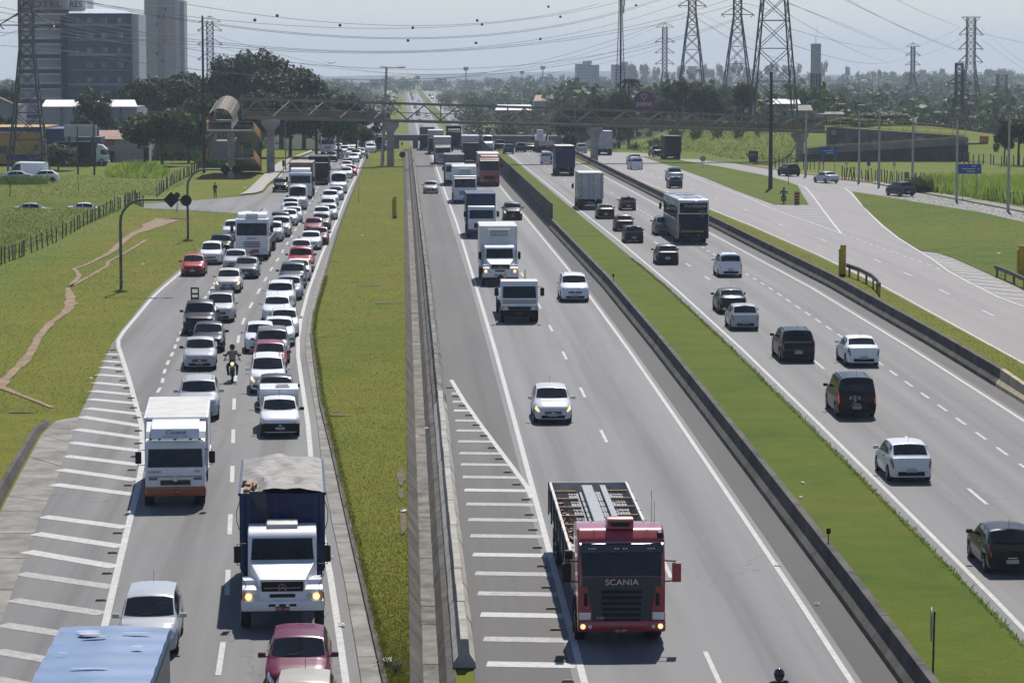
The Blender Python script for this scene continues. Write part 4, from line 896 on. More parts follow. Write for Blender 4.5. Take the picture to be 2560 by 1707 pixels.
# ---- red cab-over with an open body of steel bundles (nearest of the middle road)
def red_flatbed():
    root = empty('red_truck'); W, H, z0, Lc = 2.48, 3.28, .62, 2.1
    wb = 1.98
    poly = [(0,z0),(.03,z0+.4),(0,wb),(-.20,H-.62),(-.30,H-.30),(-.62,H-.04),(-1.1,H),(-Lc,H-.08),(-Lc,z0+.2),(-Lc+.1,z0)]
    MB().prism(poly, -W/2, W/2).build('cab', T_RED, root, bevel=.10, smooth=35, seg=3)
    panel(root, 'windshield', [(-W/2+.12,.004,wb+.02),(W/2-.12,.004,wb+.02),(W/2-.10,-.185,H-.66),(-W/2+.10,-.185,H-.66)], GLASS, .012)
    MB().prism([(-.16,H-.66),(-.05,H-.60),(-.13,H-.40),(-.24,H-.36)], -W/2+.05, W/2-.05).build('sun_visor', mat('smoked_visor', (.03,.032,.034), .2, var=.1, coat=1), root, bevel=.015)
    MB().tube([(-W/2+.1,-.18,H-.36),(0,-.16,H-.35),(W/2-.1,-.18,H-.36)], .022, 6).build('visor_trim', M_CHROME, root)
    for q in (-.92,-.84,-.76,-.14,-.06,.10,.18,.76,.84,.92): MB().box((q,-.075,H-.50),(.05,.02,.03)).build('marker_lamp', M_LAMP, root)
    # grey grille surround, seven openings
    gy = mat('grille_grey', (.035,.038,.05), .4, var=.1)
    MB().add([(-.72,.05,wb-.02),(.72,.05,wb-.02),(.98,.045,wb-.24),(.80,.06,z0+.10),(.62,.065,z0-.02),(-.62,.065,z0-.02),(-.80,.06,z0+.10),(-.98,.045,wb-.24)], [(0,1,2,3,4,5,6,7)]).build('grille_panel', gy, root)
    MB().prism([(.0,wb-.28),(.055,wb-.28),(.045,wb+.0),(.0,wb+.0)], -1.12, 1.12).build('grille_top', gy, root, bevel=.02)
    for q in range(6): MB().box((0,.082,wb-.42-q*.165),(1.16-q*.02,.03,.085)).build('grille_slat', M_BLACK, root, bevel=.012)
    text('lettering', 'SCANIA', M_CHROME, root, (0,.075,wb-.145), .235, (math.pi/2,0,math.pi), .006, sx=1.15)
    text('lettering', 'P 420', M_CHROME, root, (.60,.105,z0+.20), .09, (math.pi/2,0,math.pi), .004)
    for sd in (-1,1):
        MB().box((sd*1.04,.04,z0+.24),(.34,.07,.22)).build('headlight', M_LAMP, root, bevel=.03)
        MB().box((sd*1.205,.0,z0+.24),(.08,.12,.20)).build('indicator', M_LAMP_AMBER, root, bevel=.02)
        MB().cyl((sd*1.10,.125,z0-.04),.075,.04,'y',12).build('headlight', M_LAMP_ON, root); MB().cyl((sd*.90,.125,z0-.04),.055,.04,'y',12).build('fog_lamp', M_LAMP, root)
        MB().box((sd*1.02,.055,z0+.72),(.10,.04,.36)).build('corner_vent', M_BLACK, root, bevel=.02)
        panel(root, 'side_window', [(sd*W/2,-.25,wb),(sd*W/2,-1.2,wb),(sd*W/2,-1.18,H-.7),(sd*W/2,-.40,H-.7)][::sd], GLASS, .010)
        MB().box((sd*(W/2-.02),-.95,z0-.16),(.10,1.0,.34)).build('step', M_BLACK, root, bevel=.02)
        MB().lathe([(.52,-.02),(.68,-.02),(.68,.26),(.64,.26)], (sd*(W/2-.22),-1.25,.52),'x',20).build('mudguard', M_BLACK, root)
    MB().prism([(.10,z0-.20),(.13,z0-.05),(.10,z0+.12),(-.3,z0+.12),(-.3,z0-.20)], -W/2-.01, W/2+.01).build('bumper', T_RED, root, bevel=.05, smooth=40)
    MB().box((0,.14,z0-.16),(.42,.02,.13)).build('license_plate', M_PLATE_RED, root); text('plate_text', 'EJA 5871', mat('plate_white', (.6,.6,.6), .5, var=0), root, (0,.152,z0-.16), .095, (math.pi/2,0,math.pi), .002)
    MB().prism([(-.55,H-.03),(-.62,H+.20),(-.75,H+.27),(-1.25,H+.22),(-1.35,H-.03)], -.38, .38).build('roof_unit', T_RED, root, bevel=.05, smooth=40)
    MB().prism([(-.565,H+.04),(-.60,H+.17),(-.57,H+.17),(-.535,H+.04)], -.26, .26).build('unit_grille', M_BLACK, root)
    for q in (-.75,-.35,.35,.75): MB().bar((q,-.52,H-.055),(q,-1.9,H-.015),.018,.02).build('roof_seam', M_DARKSTEEL, root)
    for q in (.95,1.03): MB().tube([(-q,-1.3,H-.05),(-q,-1.35,H+.95-(q-.95)*4)],.006,4).build('antenna', M_BLACK, root)
    for sd, m_ in ((-1,T_RED),(1,M_BLACK)):
        MB().box((sd*(W/2+.32),-.02,2.10),(.26,.14,.56)).build('mirror', m_, root, bevel=.05, smooth=50)
        MB().bar((sd*(W/2-.02),-.10,2.42),(sd*(W/2+.3),-.02,2.42),.035).build('mirror_arm', M_BLACK, root); MB().bar((sd*(W/2-.02),-.10,1.82),(sd*(W/2+.26),-.02,1.86),.035).build('mirror_arm', M_BLACK, root)
    MB().box((W/2+.26,-.06,2.62),(.24,.16,.26)).build('mirror', M_BLACK, root, bevel=.06, smooth=50)
    MB().lathe([(.16,0),(.20,.06),(.20,.16),(.14,.2)], (-W/2+.02,-.55,H-.28),'x',14).build('air_intake', M_BLACK, root)
    # body: boards, floor, load
    y0, y1, zf, zb_, hw = -2.55, -14.8, 1.22, 2.12, 1.27
    chassis(root, 14.8, 2.5, [(-1.25,False),(-11.6,True),(-12.9,True)], .85)
    MB().box((0,(y0+y1)/2,zf-.06),(hw*2-.04,y0-y1,.12)).build('bed_floor', M_PLY, root)
    for sd in (-1,1):
        nb = 7
        for q in range(nb):
            a, b = y0+(y1-y0)*q/nb, y0+(y1-y0)*(q+1)/nb
            MB().box((sd*hw,(a+b)/2,(zf+zb_)/2),(.05,abs(a-b)-.05,zb_-zf)).build('side_board', M_PLY, root, bevel=.008)
            MB().box((sd*hw,(a+b)/2,zb_+.015),(.085,abs(a-b)-.03,.045)).build('board_cap', T_CREAM, root, bevel=.01)
            MB().box((sd*(hw+.045),b+.05,(zf+zb_)/2-.05),(.05,.09,zb_-zf+.2)).build('stake', M_DARKSTEEL, root)
            for r in range(2): MB().bar((sd*(hw+.04),a-.1-r*.5,zf+.1),(sd*(hw+.04),a-.5-r*.5,zb_-.1),.03,.03).build('brace', M_DARKSTEEL, root)
    MB().box((0,y1,(zf+zb_)/2+.02),(hw*2,.05,zb_-zf)).build('tail_board', M_PLY, root); MB().box((0,y0,(zf+zb_)/2+.05),(hw*2,.05,zb_-zf+.1)).build('head_board', M_PLY, root)
    tag(root, 'red cab-over truck with grey grille and open body of steel', 'truck', 'oncoming trucks')
    TR['red'] = dict(root=root, front=-1.25, rear=-10.4, L=13.4, tail=-13.4); return root
RF = red_flatbed(); put(RF, P(1545,1588), False, 'red cab-over truck with grey grille and an open body carrying steel bundles')
def rel(root, y): return root.matrix_world @ Vector((0,y,0))
ld = empty('steel_load'); ld.matrix_world = RF.matrix_world.copy(); tag(ld, 'strapped bundles of grey steel profiles lying in the red truck\'s open body', 'steel bundle')
for i, (x, w_, z, h) in enumerate(((-.88,.34,1.66,.60),(-.52,.34,1.70,.62),(-.16,.34,1.72,.62),(.20,.36,1.70,.62),(.58,.34,1.68,.60))):
    n = 4
    for q in range(n): MB().box((x - w_/2 + w_*(q+.5)/n, -9.0, z),(w_/n-.018,9.2,h*(.97+.03*(q % 2)))).build('steel_bar', M_STEELPIPE, ld)
for x, w_ in ((.10,.34),(-.42,.18)):
    MB().box((x,-9.0,2.10),(w_,10.0,.16)).build('top_beam', mat('pale_steel', (.22,.24,.255), .55, .0, var=.15, scale=4), ld)
for q in range(9): MB().box((-.1,-4.2-q*.95,2.035),(1.85,.025,.02)).build('strap', M_DARKSTEEL, ld)
tb = empty('timber_bearers'); tb.matrix_world = RF.matrix_world.copy(); tag(tb, 'raw timber bearers wedged across the steel in the red truck', 'timber')
for q in (7.4,8.9,10.4,11.9,13.3):
    MB().box((.86,-q,2.07),(.72,.09,.09)).build('bearer', M_TIMBER, tb); MB().box((-.84,-q-.1,2.07),(.72,.09,.09)).build('bearer', M_TIMBER, tb)
sp_ = MB(); rr = random.Random(4)
for q in range(60): sp_.box((1.08+rr.uniform(-.1,.1),-6.2-rr.random()*6,1.65+rr.random()*.35),(.10,.20,.06))
o = sp_.build('scrap', mat('rusty_scrap', (.17,.10,.065), .7, .4, var=.5, scale=9), ld); o['kind'] = 'stuff'

# ---- white bonneted truck with a high blue body and a torn tarpaulin
def blue_tipper():
    root = empty('bonneted_truck'); cab_bonnet(root, T_WHITE, lit=True); W = 2.5
    chassis(root, 9.4, 2.45, [(-.62,False),(-7.0,True),(-8.2,True)])
    MB().prism([(-1.95,2.58),(-2.0,2.72),(-2.1,2.78),(-2.75,2.78),(-2.85,2.58)], -.46, .46).build('roof_unit', T_CREAM, root, bevel=.06, smooth=40)
    y0, y1, z0, z1, w2 = -3.25, -9.4, 1.15, 3.46, 1.25
    MB().box((0,(y0+y1)/2,z0-.03),(2.5,y0-y1,.10)).build('bed_floor', T_NAVY, root)
    MB().box((0,y0,(z0+z1)/2),(2.5,.07,z1-z0)).build('head_board', T_NAVY, root)
    MB().box((0,y1,(z0+z1)/2),(2.5,.07,z1-z0)).build('tail_board', T_NAVY, root)
    for sd in (-1,1): MB().box((sd*w2,(y0+y1)/2,(z0+z1)/2),(.06,y0-y1,z1-z0)).build('side_board', T_NAVY, root)
    for q in (-1.19,-1.0,-.16,.16,1.0,1.19): MB().box((q,y0+.06,(z0+z1)/2),(.10,.07,z1-z0-.03)).build('rib', T_BLUE if abs(q) > .9 else T_NAVY, root, bevel=.01)
    for q in (z1-.05,z0+.85,z0+.1): MB().box((0,y0+.055,q),(2.42,.05,.10)).build('rib', T_NAVY, root)
    for sd in (-1,1):
        MB().box((sd*(w2+.015),(y0+y1)/2,z1-.03),(.10,y0-y1,.08)).build('board_cap', T_NAVY, root)
        MB().tube([(sd*1.27,y0-.2,3.2),(sd*1.37,y0-.1,2.9),(sd*1.36,y0-.05,2.6),(sd*1.29,y0-.1,2.35)],.012,4).build('rope', M_DARKSTEEL, root)
    text('lettering', '60', mat('faded_lettering', (.25,.27,.30), .6, var=.1), root, (.86,y0+.075,z0+1.0), .26, (math.pi/2,0,math.pi), .003)
    text('plate_text', 'WSF 1044', mat('plate_white', (.6,.6,.6), .5, var=0), root, (0,.218,.67), .095, (math.pi/2,0,math.pi), .002)
    rear_end(root, 9.4, 2.5, 1.15)
    TR['tip'] = dict(root=root, front=-.62, rear=-7, L=9.4, tail=-9.4); return root
BT = blue_tipper(); pbt = P(707,1563); put(BT, pbt, False, 'white bonneted truck with a high navy body numbered 60 under torn tarp', heading=head_left(pbt.y))
tp = empty('tarpaulin'); tp.matrix_world = BT.matrix_world.copy(); tag(tp, 'dusty translucent tarp bulging over the navy truck body', 'tarpaulin')
rr = random.Random(11); rows = []
for i in range(25):
    y = -3.15 - i*6.2/24; row = []
    for j in range(19):
        x = -1.24+2.48*j/18; e = 1-abs(x/1.24)**3
        z = 3.49 + e*(.10 + .05*abs(math.sin(2.1*x+.55*y)) + .03*math.sin(4.5*x-1.4*y)+.02*math.sin(9*x+2*y)) + rr.uniform(-.008,.008)*e - (.13*e if 5 < j < 13 and 4 < i < 9 else 0)
        if j > 13 and i < 8: z -= .16*e
        row.append((x, y + rr.uniform(-.03,.03), z))
    rows.append(row)
MB().grid(rows).build('tarp_sheet', M_TARP, tp, smooth=70)
fl = []
for i in range(7): fl.append([(.5+.02*i - .045*i + j*.10*(1-i*.12), -3.14-.0*i, 3.54-i*.17) for j in range(6)])
MB().grid(fl).build('tarp_flap', mat('dark_tarp', (.05,.055,.065), .8, var=.3), tp, smooth=60)
for q in range(9):
    MB().box((.95+rr.uniform(-.16,.22),-3.5-rr.random()*1.1,3.50+rr.random()*.14),(.06+rr.random()*.1,.5,.12)).build('crate_slat', M_TIMBER, tp)

# ---- white box truck with a wind deflector and orange bumper
def cargo_truck():
    root = empty('box_truck'); W = 2.32
    cab_over(root, W=W, H=2.62, z0=.62, Lc=1.75, m=T_WHITE, bumper=T_ORANGE, rake=.20, wb=1.55, lit=True, grille=None, amber=False)
    chassis(root, 8.6, 2.3, [(-.95,False),(-6.5,True)])
    cargo_box(root, -2.0, -8.2, 2.46, 1.12, 3.26, T_WHITE, T_WHITE, True, T_CREAM); rear_end(root, 8.2, 2.4, 1.12)
    # moulded deflector rising to the box
    prof = [(-.26,2.58),(-.30,2.66),(-.56,3.02),(-.95,3.18),(-1.95,3.22),(-1.95,2.58)]
    MB().prism(prof, -.93, .93).build('wind_deflector', T_WHITE, root, bevel=.12, smooth=45, seg=4)
    for sd in (-1,1): MB().prism([(-.7,2.62),(-1.0,2.85),(-1.96,3.16),(-1.96,2.62)], sd*.90, sd*1.16).build('deflector_wing', T_SILVER, root, bevel=.03)
    MB().box((0,-.22,2.60),(2.18,.09,.07)).build('visor_bar', T_WHITE, root, bevel=.02)
    for q in (-.95,-.6,0,.6,.95): MB().box((q,-.26,2.66),(.10,.10,.06)).build('marker_lamp', M_BLACK, root, bevel=.01)
    tl = math.atan2(.36,.26)
    a = mat('grey_script', (.10,.12,.14), .5, var=0)
    text('lettering', 'Cauana', a, root, (0,-.435,2.90), .27, (tl,0,math.pi), .003, shear=.35)
    text('lettering', 'Comercio de Frutas', mat('green_script', (.13,.28,.24), .5, var=0), root, (0,-.33,2.755), .12, (tl,0,math.pi), .003, shear=.3)
    text('lettering', 'CARGO', M_BLACK, root, (.80,.045,1.40), .125, (math.pi/2,0,math.pi), .003, sx=1.2); text('lettering', '815e', M_BLACK, root, (-.85,.045,1.42), .11, (math.pi/2,0,math.pi), .003)
    MB().box((0,.04,1.22),(2.1,.012,.02)).build('panel_gap', M_BLACK, root)
    MB().box((0,.045,.98),(1.16,.03,.20)).build('grille', mat('grille_grey', (.035,.038,.05), .4, var=.1), root, bevel=.01)
    for q in (-.03,.03): MB().box((0,.065,.98+q),(1.1,.02,.018)).build('grille_slat', M_BLACK, root)
    for sd in (-1,1): MB().box((sd*.86,.045,1.13),(.32,.02,.09)).build('side_vent', T_GREY, root)
    MB().lathe([(.001,.01),(.11,.01),(.11,-.01)], (0,.055,1.13),'y',20).build('emblem', M_CHROME, root)
    text('plate_text', 'EKO 4389', mat('plate_white', (.6,.6,.6), .5, var=0), root, (0,.155,.62), .09, (math.pi/2,0,math.pi), .002)
    TR['cargo'] = dict(root=root, front=-.95, rear=-6.5, L=8.2, tail=-8.2); return root
CT = cargo_truck(); pc = P(441,1256); put(CT, pc, False, 'white box truck with moulded roof deflector and orange bumper on near road', heading=head_left(pc.y)); CT.scale = (.93,.93,.92)

# ---- truck with a blue tarpaulin roof cut by the bottom edge
def tarp_truck():
    root = empty('tarp_truck'); cab_over(root, W=2.4, H=2.7, m=T_WHITE, lit=False)
    chassis(root, 9.0, 2.5, [(-.95,False),(-7,True)]); y0, y1 = -2.0, -9.0
    M_BT = mat('sky_blue_tarp', (.095,.185,.35), .55, var=.12, scale=.9)
    MB().box((0,(y0+y1)/2,2.5),(2.56,y0-y1,2.9)).build('covered_body', mat('grey_curtain', (.16,.165,.17), .7, var=.2), root, bevel=.03)
    rr = random.Random(5); rows = []
    for i in range(29):
        y = y0+.02 + (y1-y0-.04)*i/28
        rows.append([(x, y, 3.97 + .05*(1-abs(x)/1.3) + .028*math.sin(i*1.35+x*.6) + rr.uniform(-.006,.006)) for x in np.linspace(-1.3,1.3,13)])
    rows = [[(-1.31,r[0][1],3.75)] + r + [(1.31,r[0][1],3.75)] for r in rows]
    MB().grid(rows).build('tarp_roof', M_BT, root, smooth=60)
    mp = mat('faded_patch', (.42,.44,.58), .7, var=.1)
    for x, y, a, b in ((.55,-8.2,.30,.12),(-.6,-8.0,.40,.04),(.35,-7.7,.36,.05),(.15,-4.5,.5,.04),(-.75,-6.6,.16,.06),(.9,-6.0,.12,.04),(.5,-7.95,.28,.16)):
        k = MB(); k.add([(x+a*math.cos(q)*(.8+.3*rr.random()),y+b*math.sin(q)*(.8+.3*rr.random()),4.085) for q in np.linspace(0,2*math.pi,9)[:-1]], [tuple(range(8))]); k.build('tarp_patch', mp, root)
    TR['tarp'] = dict(root=root, front=-.95, rear=-7, L=9, tail=-9); return root
TT = tarp_truck();  pr_ = AT(289,1561,67.4); hd = head_left(76)-.012; pr_.z = 0; put(TT, pr_, False, 'truck with a wrinkled sky-blue tarpaulin roof cut by the bottom edge', heading=hd, anchor=-9.0); TT.scale = (1,1,.89)

# ---- tanker with a white cab
def tanker():
    root = empty('tanker_truck'); cab_over(root, W=2.5, H=3.15, z0=.6, Lc=2.0, m=T_WHITE, rake=.22, wb=1.85, grille='slats', fair=.45, amber=False)
    text('lettering', 'IVECO', M_BLACK, root, (0,.05,1.66), .20, (math.pi/2,0,math.pi), .004, sx=1.25)
    MB().box((-.25,.15,.70),(.55,.02,.26)).build('hazard_plate', mat('hazard_orange', (.55,.10,.02), .5, var=.05), root)
    chassis(root, 15, 2.5, [(-1.2,False),(-4.0,True),(-11.5,True),(-12.8,True)])
    MB().lathe([(.01,-3.0),(.7,-3.0),(.98,-3.2),(1.02,-4),(1.02,-14),(.98,-14.8),(.01,-15)], (0,0,2.25), 'y', 28).build('tank', mat('tank_white', (.62,.63,.64), .35, var=.1, coat=.3), root, smooth=40)
    MB().box((0,-.62,3.42),(.95,.5,.2)).build('roof_unit', T_WHITE, root, bevel=.05)
    for q in range(5): MB().lathe([(1.03,-4.2-q*2.2),(1.05,-4.2-q*2.2),(1.05,-4.3-q*2.2),(1.03,-4.3-q*2.2)], (0,0,2.25),'y',28).build('tank_band', M_METALG, root)
    MB().box((0,-9,3.3),(.5,9,.06)).build('catwalk', M_DARKSTEEL, root)
    for sd in (-1,1): MB().box((sd*1.1,-8.5,1.1),(.12,10,.5)).build('side_rail', M_DARKSTEEL, root)
    TR['tank'] = dict(root=root, front=-1.2, rear=-12, L=15, tail=-15); return root
TK = tanker(); p = P(632,648); put(TK, p, False, 'white cab tanker truck standing in the near traffic queue')
# ---- coach
def coach():
    root = empty('coach'); L, W, H = 13.6, 2.58, 3.75; M_CB = colmat('coach_blue', (.004,.006,.030), .45, .05); M_CW = colmat('coach_white', (.66,.70,.74), .3, .8)
    MB().prism([(0,.45),(.06,1.6),(-.15,3.1),(-.6,3.62),(-1.0,3.7),(-L+.4,3.72),(-L+.12,3.62),(-L,3.3),(-L,.48),(-L+.3,.42)], -W/2, W/2).build('body', M_CW, root, bevel=.13, smooth=40, seg=3, color=(.66,.7,.74))
    for sd in (-1,1):
        MB().box((sd*(W/2+.004),-L/2,2.55),(.02,L-.9,1.05)).build('side_windows_band', GLASS, root, bevel=.008)
        for q in range(6): MB().box((sd*(W/2+.012),-1.6-q*1.9,2.55),(.02,.05,1.05)).build('pillar', M_BLACK, root)
        MB().box((sd*(W/2+.003),-L/2,1.45),(.02,L-.8,.9)).build('side_panel', mat('coach_silver', (.16,.165,.18), .35, .4, var=.2), root, bevel=.008)
        MB().box((sd*(W/2+.003),-L/2,.75),(.02,L-.5,.48)).build('skirt_panel', M_CB, root, bevel=.008)
        add_wheel(root, sd*(W/2-.17),-2.4,.50,.28); add_wheel(root, sd*(W/2-.25),-L+3.4,.50,.5); add_wheel(root, sd*(W/2-.17),-L+2.1,.50,.28)
        MB().tube([(sd*1.2,-.2,3.2),(sd*1.5,.25,3.0),(sd*1.52,.3,2.6)],.03,6).build('mirror_arm', M_BLACK, root); MB().box((sd*1.52,.3,2.5),(.22,.16,.55)).build('mirror', M_BLACK, root, bevel=.05)
        MB().box((sd*(W/2-.12),-L-.008,1.35),(.17,.05,.75)).build('taillight', M_TAIL_ON if False else M_TAIL, root, bevel=.03)
    panel(root, 'windshield', [(-1.1,.05,1.5),(1.1,.05,1.5),(1.1,-.13,3.1),(-1.1,-.13,3.1)], GLASS, .02)
    MB().box((0,-L-.004,2.98),(W-.28,.05,.86)).build('rear_window', GLASS, root, bevel=.03)
    MB().box((0,-L-.002,1.62),(W-.10,.05,1.72)).build('rear_panel', M_CB, root, bevel=.03)
    MB().box((0,-L-.022,1.78),(W-.65,.03,.95)).build('engine_cover', M_CB, root, bevel=.02)
    for q in range(3): MB().box((0,-L-.045,1.55+q*.25),(W-.9,.02,.02)).build('cover_seam', M_BLACK, root)
    MB().box((0,-L-.005,2.50),(W-.5,.06,.05)).build('rear_trim', M_CHROME, root)
    MB().box((-.55,-L-.03,1.06),(.95,.03,.20)).build('green_stripe', mat('stripe_green', (.06,.24,.03), .4, var=.1), root); MB().box((.45,-L-.03,1.05),(.9,.03,.14)).build('yellow_stripe', mat('stripe_yellow', (.20,.24,.03), .4, var=.1), root)
    MB().box((0,-L-.02,.60),(W-.06,.08,.34)).build('rear_bumper', M_CB, root, bevel=.05)
    for q in (-.6,.45): MB().cyl((q,-L-.06,.72),.04,.03,'y',10).build('reflector', M_LAMP, root)
    text('lettering', 'TRANSISAAK', mat('coach_lettering', (.42,.45,.48), .4, var=0), root, (.08,-L-.04,3.12), .33, (math.pi/2,0,0), .004, shear=.2)
    text('lettering', 'TURISMO', mat('coach_lettering', (.42,.45,.48), .4, var=0), root, (.72,-L-.04,2.72), .13, (math.pi/2,0,0), .004)
    text('lettering', 'SP 1340', mat('coach_lettering', (.42,.45,.48), .4, var=0), root, (.72,-L-.05,2.33), .12, (math.pi/2,0,0), .004)
    for y, a in ((-L+1.6,1.7),(-L+4.4,1.5),(-L+8,1.0)): MB().box((0,y,3.74),(1.5,a,.12)).build('roof_hatch', M_CW, root, bevel=.04)
    TR['coach'] = dict(root=root, front=-2.4, rear=-L+2.1, L=L, tail=-L); return root
put(coach(), P(1727,606), True, 'white-topped blue coach with dark rear window driving away', 'bus', group='buses', anchor=-13.6+2.1)
# ---- flatbed recovery truck with a yellow frame
def recovery():
    root = empty('recovery_truck'); cab_over(root, W=2.15, H=2.45, z0=.55, Lc=1.75, m=T_WHITE, bumper=M_BLACK, rake=.30, wb=1.42, lit=False, grille=None, amber=False)
    for q in (0,1): MB().box((0,.035,1.17+q*.12),(1.95,.03,.04)).build('grille_slat', M_BLACK, root)
    MB().box((0,.035,.86),(2.0,.04,.20)).build('grille', M_BLACK, root, bevel=.02)
    e = MB(); e.lathe([(.085,0),(.10,0),(.10,.02),(.085,.02),(.085,0)], (0,.055,1.22),'y',20); e.bar((-.05,.06,1.28),(0,.06,1.16),.018); e.bar((.05,.06,1.28),(0,.06,1.16),.018); e.build('emblem', M_CHROME, root)
    for sd in (-1,1): MB().box((sd*.82,.06,.86),(.28,.05,.16)).build('headlight', M_LAMP, root, bevel=.03)
    chassis(root, 8, 2.3, [(-.95,False),(-6.2,True)]); MB().box((0,-5,1.12),(2.35,6,.12)).build('flat_deck', T_BLUE, root, bevel=.02)
    for sd in (-1,1): MB().box((sd*1.17,-5,1.22),(.05,6,.14)).build('deck_rail', M_METALG, root)
    for x in (.78,-.42):
        MB().bar((x,-2.2,1.15),(x,-2.2,2.95),.07).build('yellow_frame', M_YELLOW, root); MB().bar((x,-2.2,2.9),(x,-3.1,2.2),.05).build('yellow_frame', M_YELLOW, root); MB().bar((x,-3.1,1.15),(x,-3.1,2.3),.06).build('yellow_frame', M_YELLOW, root)
    MB().bar((.78,-2.2,2.3),(-.42,-2.2,2.3),.05).build('yellow_frame', M_YELLOW, root)
    TR['rec'] = dict(root=root, front=-.95, rear=-6, L=8, tail=-8); return root
put(recovery(), P(1297,803), False, 'white flat-nosed recovery truck with a yellow frame behind its cab')
put(box_truck('mb_box', L=9.2, W=2.5, H=3.85, cab=T_WHITE, box=T_WHITE, kind='bonnet', roof=T_CREAM, reefer=True, doors=False), P(1250,714), False, 'white bonneted truck with a tall white refrigerated box on the middle road', name='refrigerated_truck')
put(box_truck('blue_vw', L=8.8, W=2.5, H=3.75, cab=T_WHITE, box=T_NAVY, cabkw=dict(W=2.3,H=2.75,bumper=T_BLUE,grille='dark')), P(1203,594), False, 'white cab truck with a navy blue cargo box on the middle road', name='box_truck')
put(box_truck('reefer_white', L=9.5, W=2.55, H=3.9, cab=T_WHITE, box=T_WHITE, roof=T_WHITE, reefer=True, cabkw=dict(W=2.45,H=3.0,visor=True,wb=1.7)), P(1162,508), False, 'white refrigerated truck with a slatted cooling unit behind the navy box truck', name='refrigerated_truck')
put(box_truck('red_man', L=12, W=2.55, H=3.95, cab=T_RED, box=T_CREAM, cabkw=dict(W=2.48,H=3.45,bumper=T_RED,grille='dark',wb=1.9,rake=.2,fair=.4,visor=True)), P(1223,465), False, 'bright red cab-over truck pulling a cream box beside the dark screen', name='red_truck')
put(box_truck('grey_box', L=10, W=2.5, H=3.8, cab=T_WHITE, box=T_GREY, frame=T_DARK, cabkw=dict(W=2.4,H=2.8,bumper=T_DARK)), P(1137,464), False, 'truck with a grey box half hidden behind the white refrigerated truck', name='box_truck')
put(box_truck('white_far', L=11, W=2.55, H=4.1, cab=T_SILVER, box=T_CREAM, cabkw=dict(W=2.4,H=2.9,visor=True)), P(1107,411), False, 'cream box truck with silver cab nearly below the footbridge', name='box_truck')
put(box_truck('bluegrey', L=11, W=2.55, H=4.1, cab=T_DARK, box=T_SILVER, cabkw=dict(W=2.4,H=3.1,lit=False)), P(1177,407), False, 'silver box truck with a dark cab behind the red truck', name='box_truck')
put(box_truck('far1', L=11, W=2.55, H=4.0, cab=T_DARK, box=T_CREAM, cabkw=dict(W=2.4,H=2.8)), P(1090,386), False, 'pale box truck farthest down the middle road beyond the footbridge', name='box_truck')
put(box_truck('far2', L=11, W=2.5, H=4.1, cab=T_DARK, box=T_GREY, cabkw=dict(W=2.4,H=2.8)), P(1068,376), False, 'dark cab truck with its headlight on far down the middle road', name='box_truck')
put(box_truck('far3', L=11, W=2.55, H=4.2, cab=T_DARK, box=T_DARK, cabkw=dict(W=2.45,H=3.2,fair=.5,lit=False)), P(1135,374), False, 'dark truck with a pale fairing behind the far silver car', name='box_truck')
put(box_truck('z9', L=11, W=2.6, H=4.0, cab=T_WHITE, box=T_BROWN, cabkw=dict(W=2.45,H=2.95,fair=.55,grille='dark',amber=False)), P(752,497), False, 'tall white cab truck with a brown box in the near traffic queue', name='box_truck')
put(box_truck('z11', L=10, W=2.5, H=3.5, cab=T_DARK, box=T_DARK, cabkw=dict(W=2.4,H=2.8)), P(796,462), False, 'dark truck tucked behind the brown box truck in the queue', name='box_truck')
put(box_truck('farleft', L=8, W=2.4, H=3.7, cab=T_WHITE, box=T_WHITE, cabkw=dict(W=2.3,H=2.8,lit=False)), P(820,386), False, 'white box truck at the far end of the near queue beside the trees', name='box_truck')
# trucks seen from behind
put(box_truck('rear_white', L=8.5, W=2.5, H=3.75, cab=T_WHITE, box=T_SILVER, roof=T_CREAM), P(1475,521), True, 'off-white box truck with double rear doors driving away', name='box_truck')
put(box_truck('rear_blue', L=10, W=2.55, H=4.0, cab=T_WHITE, box=T_NAVY, roof=T_CREAM), P(1412,438), True, 'navy box truck with a cream roof driving away', name='box_truck')
bl = TR['rear_blue']['root']; text('lettering', 'Z Transport', mat('faint_red_letters', (.22,.03,.04), .5, var=0), bl, (0,-10.05,3.45), .42, (math.pi/2,0,0), .004, shear=.3)
put(box_truck('rear_far_white', L=9, W=2.5, H=4.0, cab=T_WHITE, box=T_SILVER), P(1511,387), True, 'white box truck driving away behind the right footbridge pier', name='box_truck')
put(box_truck('rear_orange', L=9, W=2.5, H=3.8, cab=T_WHITE, box=T_RUST), P(1298,371), True, 'rust orange box truck driving away in the distance', name='box_truck')
put(box_truck('rear_dark', L=9, W=2.6, H=3.7, cab=T_DARK, box=T_DARK, ribs=5), P(1680,398), True, 'dark stake truck driving away on the slip road', name='box_truck')
put(box_truck('side_truck', L=8, W=2.4, H=3.6, cab=T_WHITE, box=T_DARK, cabkw=dict(W=2.3,H=2.7,fair=.5,lit=False)), P(272,414), False, 'truck with a white cab parked sideways at the yellow building', heading=-math.pi/2, name='box_truck', anchor=0)
